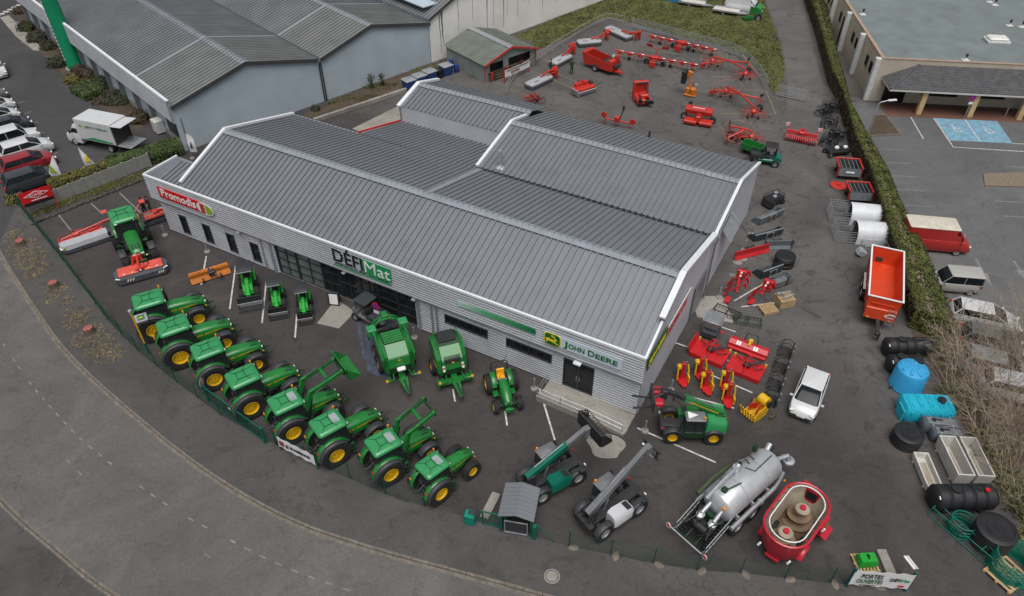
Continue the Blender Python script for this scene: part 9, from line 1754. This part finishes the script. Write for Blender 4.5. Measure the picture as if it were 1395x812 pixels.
# pedestrian crossing and stepped path at the top left
sheet(Q([(0,24),(12,21),(42,50),(60,69),(46,69),(22,50)]), .016, 'stepped_path', _M['concrete'])
for k in range(4): line(12+k*6, 30+k*9.5, 26+k*7, 31+k*7.4, .35, 'faded_white', .02, 'step_shadow')  # dull stripes painted across the path as the shadows of its steps
for k in range(7): line(-8+k*6, 22-k*3, -2+k*6+2, 22-k*3, .5, 'worn_white', .014, 'crossing_stripe')
# ================================================================== people
mat('skin', (.42,.25,.18), .6); mat('cloth_black', (.016,.016,.019), .85, var=.2); mat('cloth_denim', (.05,.06,.085), .85, var=.2); mat('cloth_green', (.012,.06,.02), .85, var=.2); mat('hair', (.03,.02,.014), .8)
def person(label, px, rz, top, legs, reach):
    t = T_('person', label, 'person', px, rz, 'people in the yards')
    V = [(0,0,.95),(0,0,1.2),(0,0,1.42),(.02,0,1.53),(.03,0,1.62),(.03,0,1.72)]; E_ = [(0,1),(1,2),(2,3),(3,4),(4,5)]; Rr = [(.16,.12),(.15,.11),(.17,.1),(.06,.06),(.085,.09),(.07,.08)]
    for s in (-1,1):
        i = len(V); V += [(0,s*.1,.88),(.03,s*.11,.5),(0,s*.12,.1),(.12,s*.13,.05)]; E_ += [(0,i),(i,i+1),(i+1,i+2),(i+2,i+3)]; Rr += [(.1,.1),(.075,.075),(.05,.05),(.045,.04)]
        i = len(V); k = reach if s > 0 else .12; V += [(0,s*.2,1.4),(.02-.02*k,s*.27,1.14),(.05+.35*k,s*.24,.95+.15*k),(.12+.42*k,s*.2,.9+.17*k)]; E_ += [(2,i),(i,i+1),(i+1,i+2),(i+2,i+3)]; Rr += [(.065,.065),(.05,.05),(.04,.04),(.04,.025)]
    me = bpy.data.meshes.new('body'); me.from_pydata(V, E_, []); o = bpy.data.objects.new('body', me); COL.objects.link(o); md = o.modifiers.new('s', 'SKIN')
    for sv, r_ in zip(me.skin_vertices[0].data, Rr): sv.radius = r_
    me.skin_vertices[0].data[0].use_root = True; o.modifiers.new('d', 'SUBSURF').levels = 2; bpy.context.view_layer.update()
    nm = bpy.data.meshes.new_from_object(o.evaluated_get(bpy.context.evaluated_depsgraph_get())); bpy.data.objects.remove(o); nm.materials.clear()
    for m in (top, legs, 'skin', 'tank_black'): nm.materials.append(_M[m])
    for p in nm.polygons: z = p.center.z; p.use_smooth = True; p.material_index = 2 if z > 1.5 or (z < 1.12 and abs(p.center.y) > .17 and p.center.x > .08+.3*(reach if p.center.y > 0 else .12)) else (0 if z > .93 or (abs(p.center.y) > .19 and z > .8) else (3 if z < .1 else 1))
    b = bpy.data.objects.new('body', nm); COL.objects.link(b); b.parent = t
    part(t, 'hair', 'hair', lambda mb: mb.lathe([(.105,-.03),(.112,.03),(.09,.1),(.04,.135),(0,.14)], 12, (.015,0,1.67)), 60); part(t, 'face', 'skin', lambda mb: mb.box((.125,0,1.645), (.03,.03,.04), ch=.01))
person('person in black jacket with arm out behind the wing mower', (199,293), -.6, 'cloth_black', 'cloth_black', .8); person('person in black jacket and grey trousers beside the showroom corner', (207,291), -2.2, 'cloth_black', 'cloth_denim', .3); person('person in green overalls walking between the disc mowers', (778.5,101), -1.2, 'cloth_green', 'cloth_green', .4); person('person in dark green partly behind a grey disc mower', (750,101), .3, 'cloth_green', 'cloth_black', .5)
# ================================================================== oil spots on the yard
rs = random.Random(11); mat('oil_spot', (.042,.039,.037), .7, var=.3, sc=3)
for k in range(60):
    c = G(rs.uniform(300,1150), rs.uniform(430,640)); r0 = rs.uniform(.04,.2)
    if c.y < 27-.35*c.x: continue
    p = [(c.x+r0*(1+.5*noise.noise((cos(a)*1.5+k,sin(a)*1.5,0)))*cos(a), c.y+r0*(.8+.5*noise.noise((cos(a)*1.5,sin(a)*1.5+k,3)))*sin(a)) for a in [2*pi*i/16 for i in range(16)]]
    sheet(p, .0022+.00005*k, 'oil_spot', _M['oil_spot'])
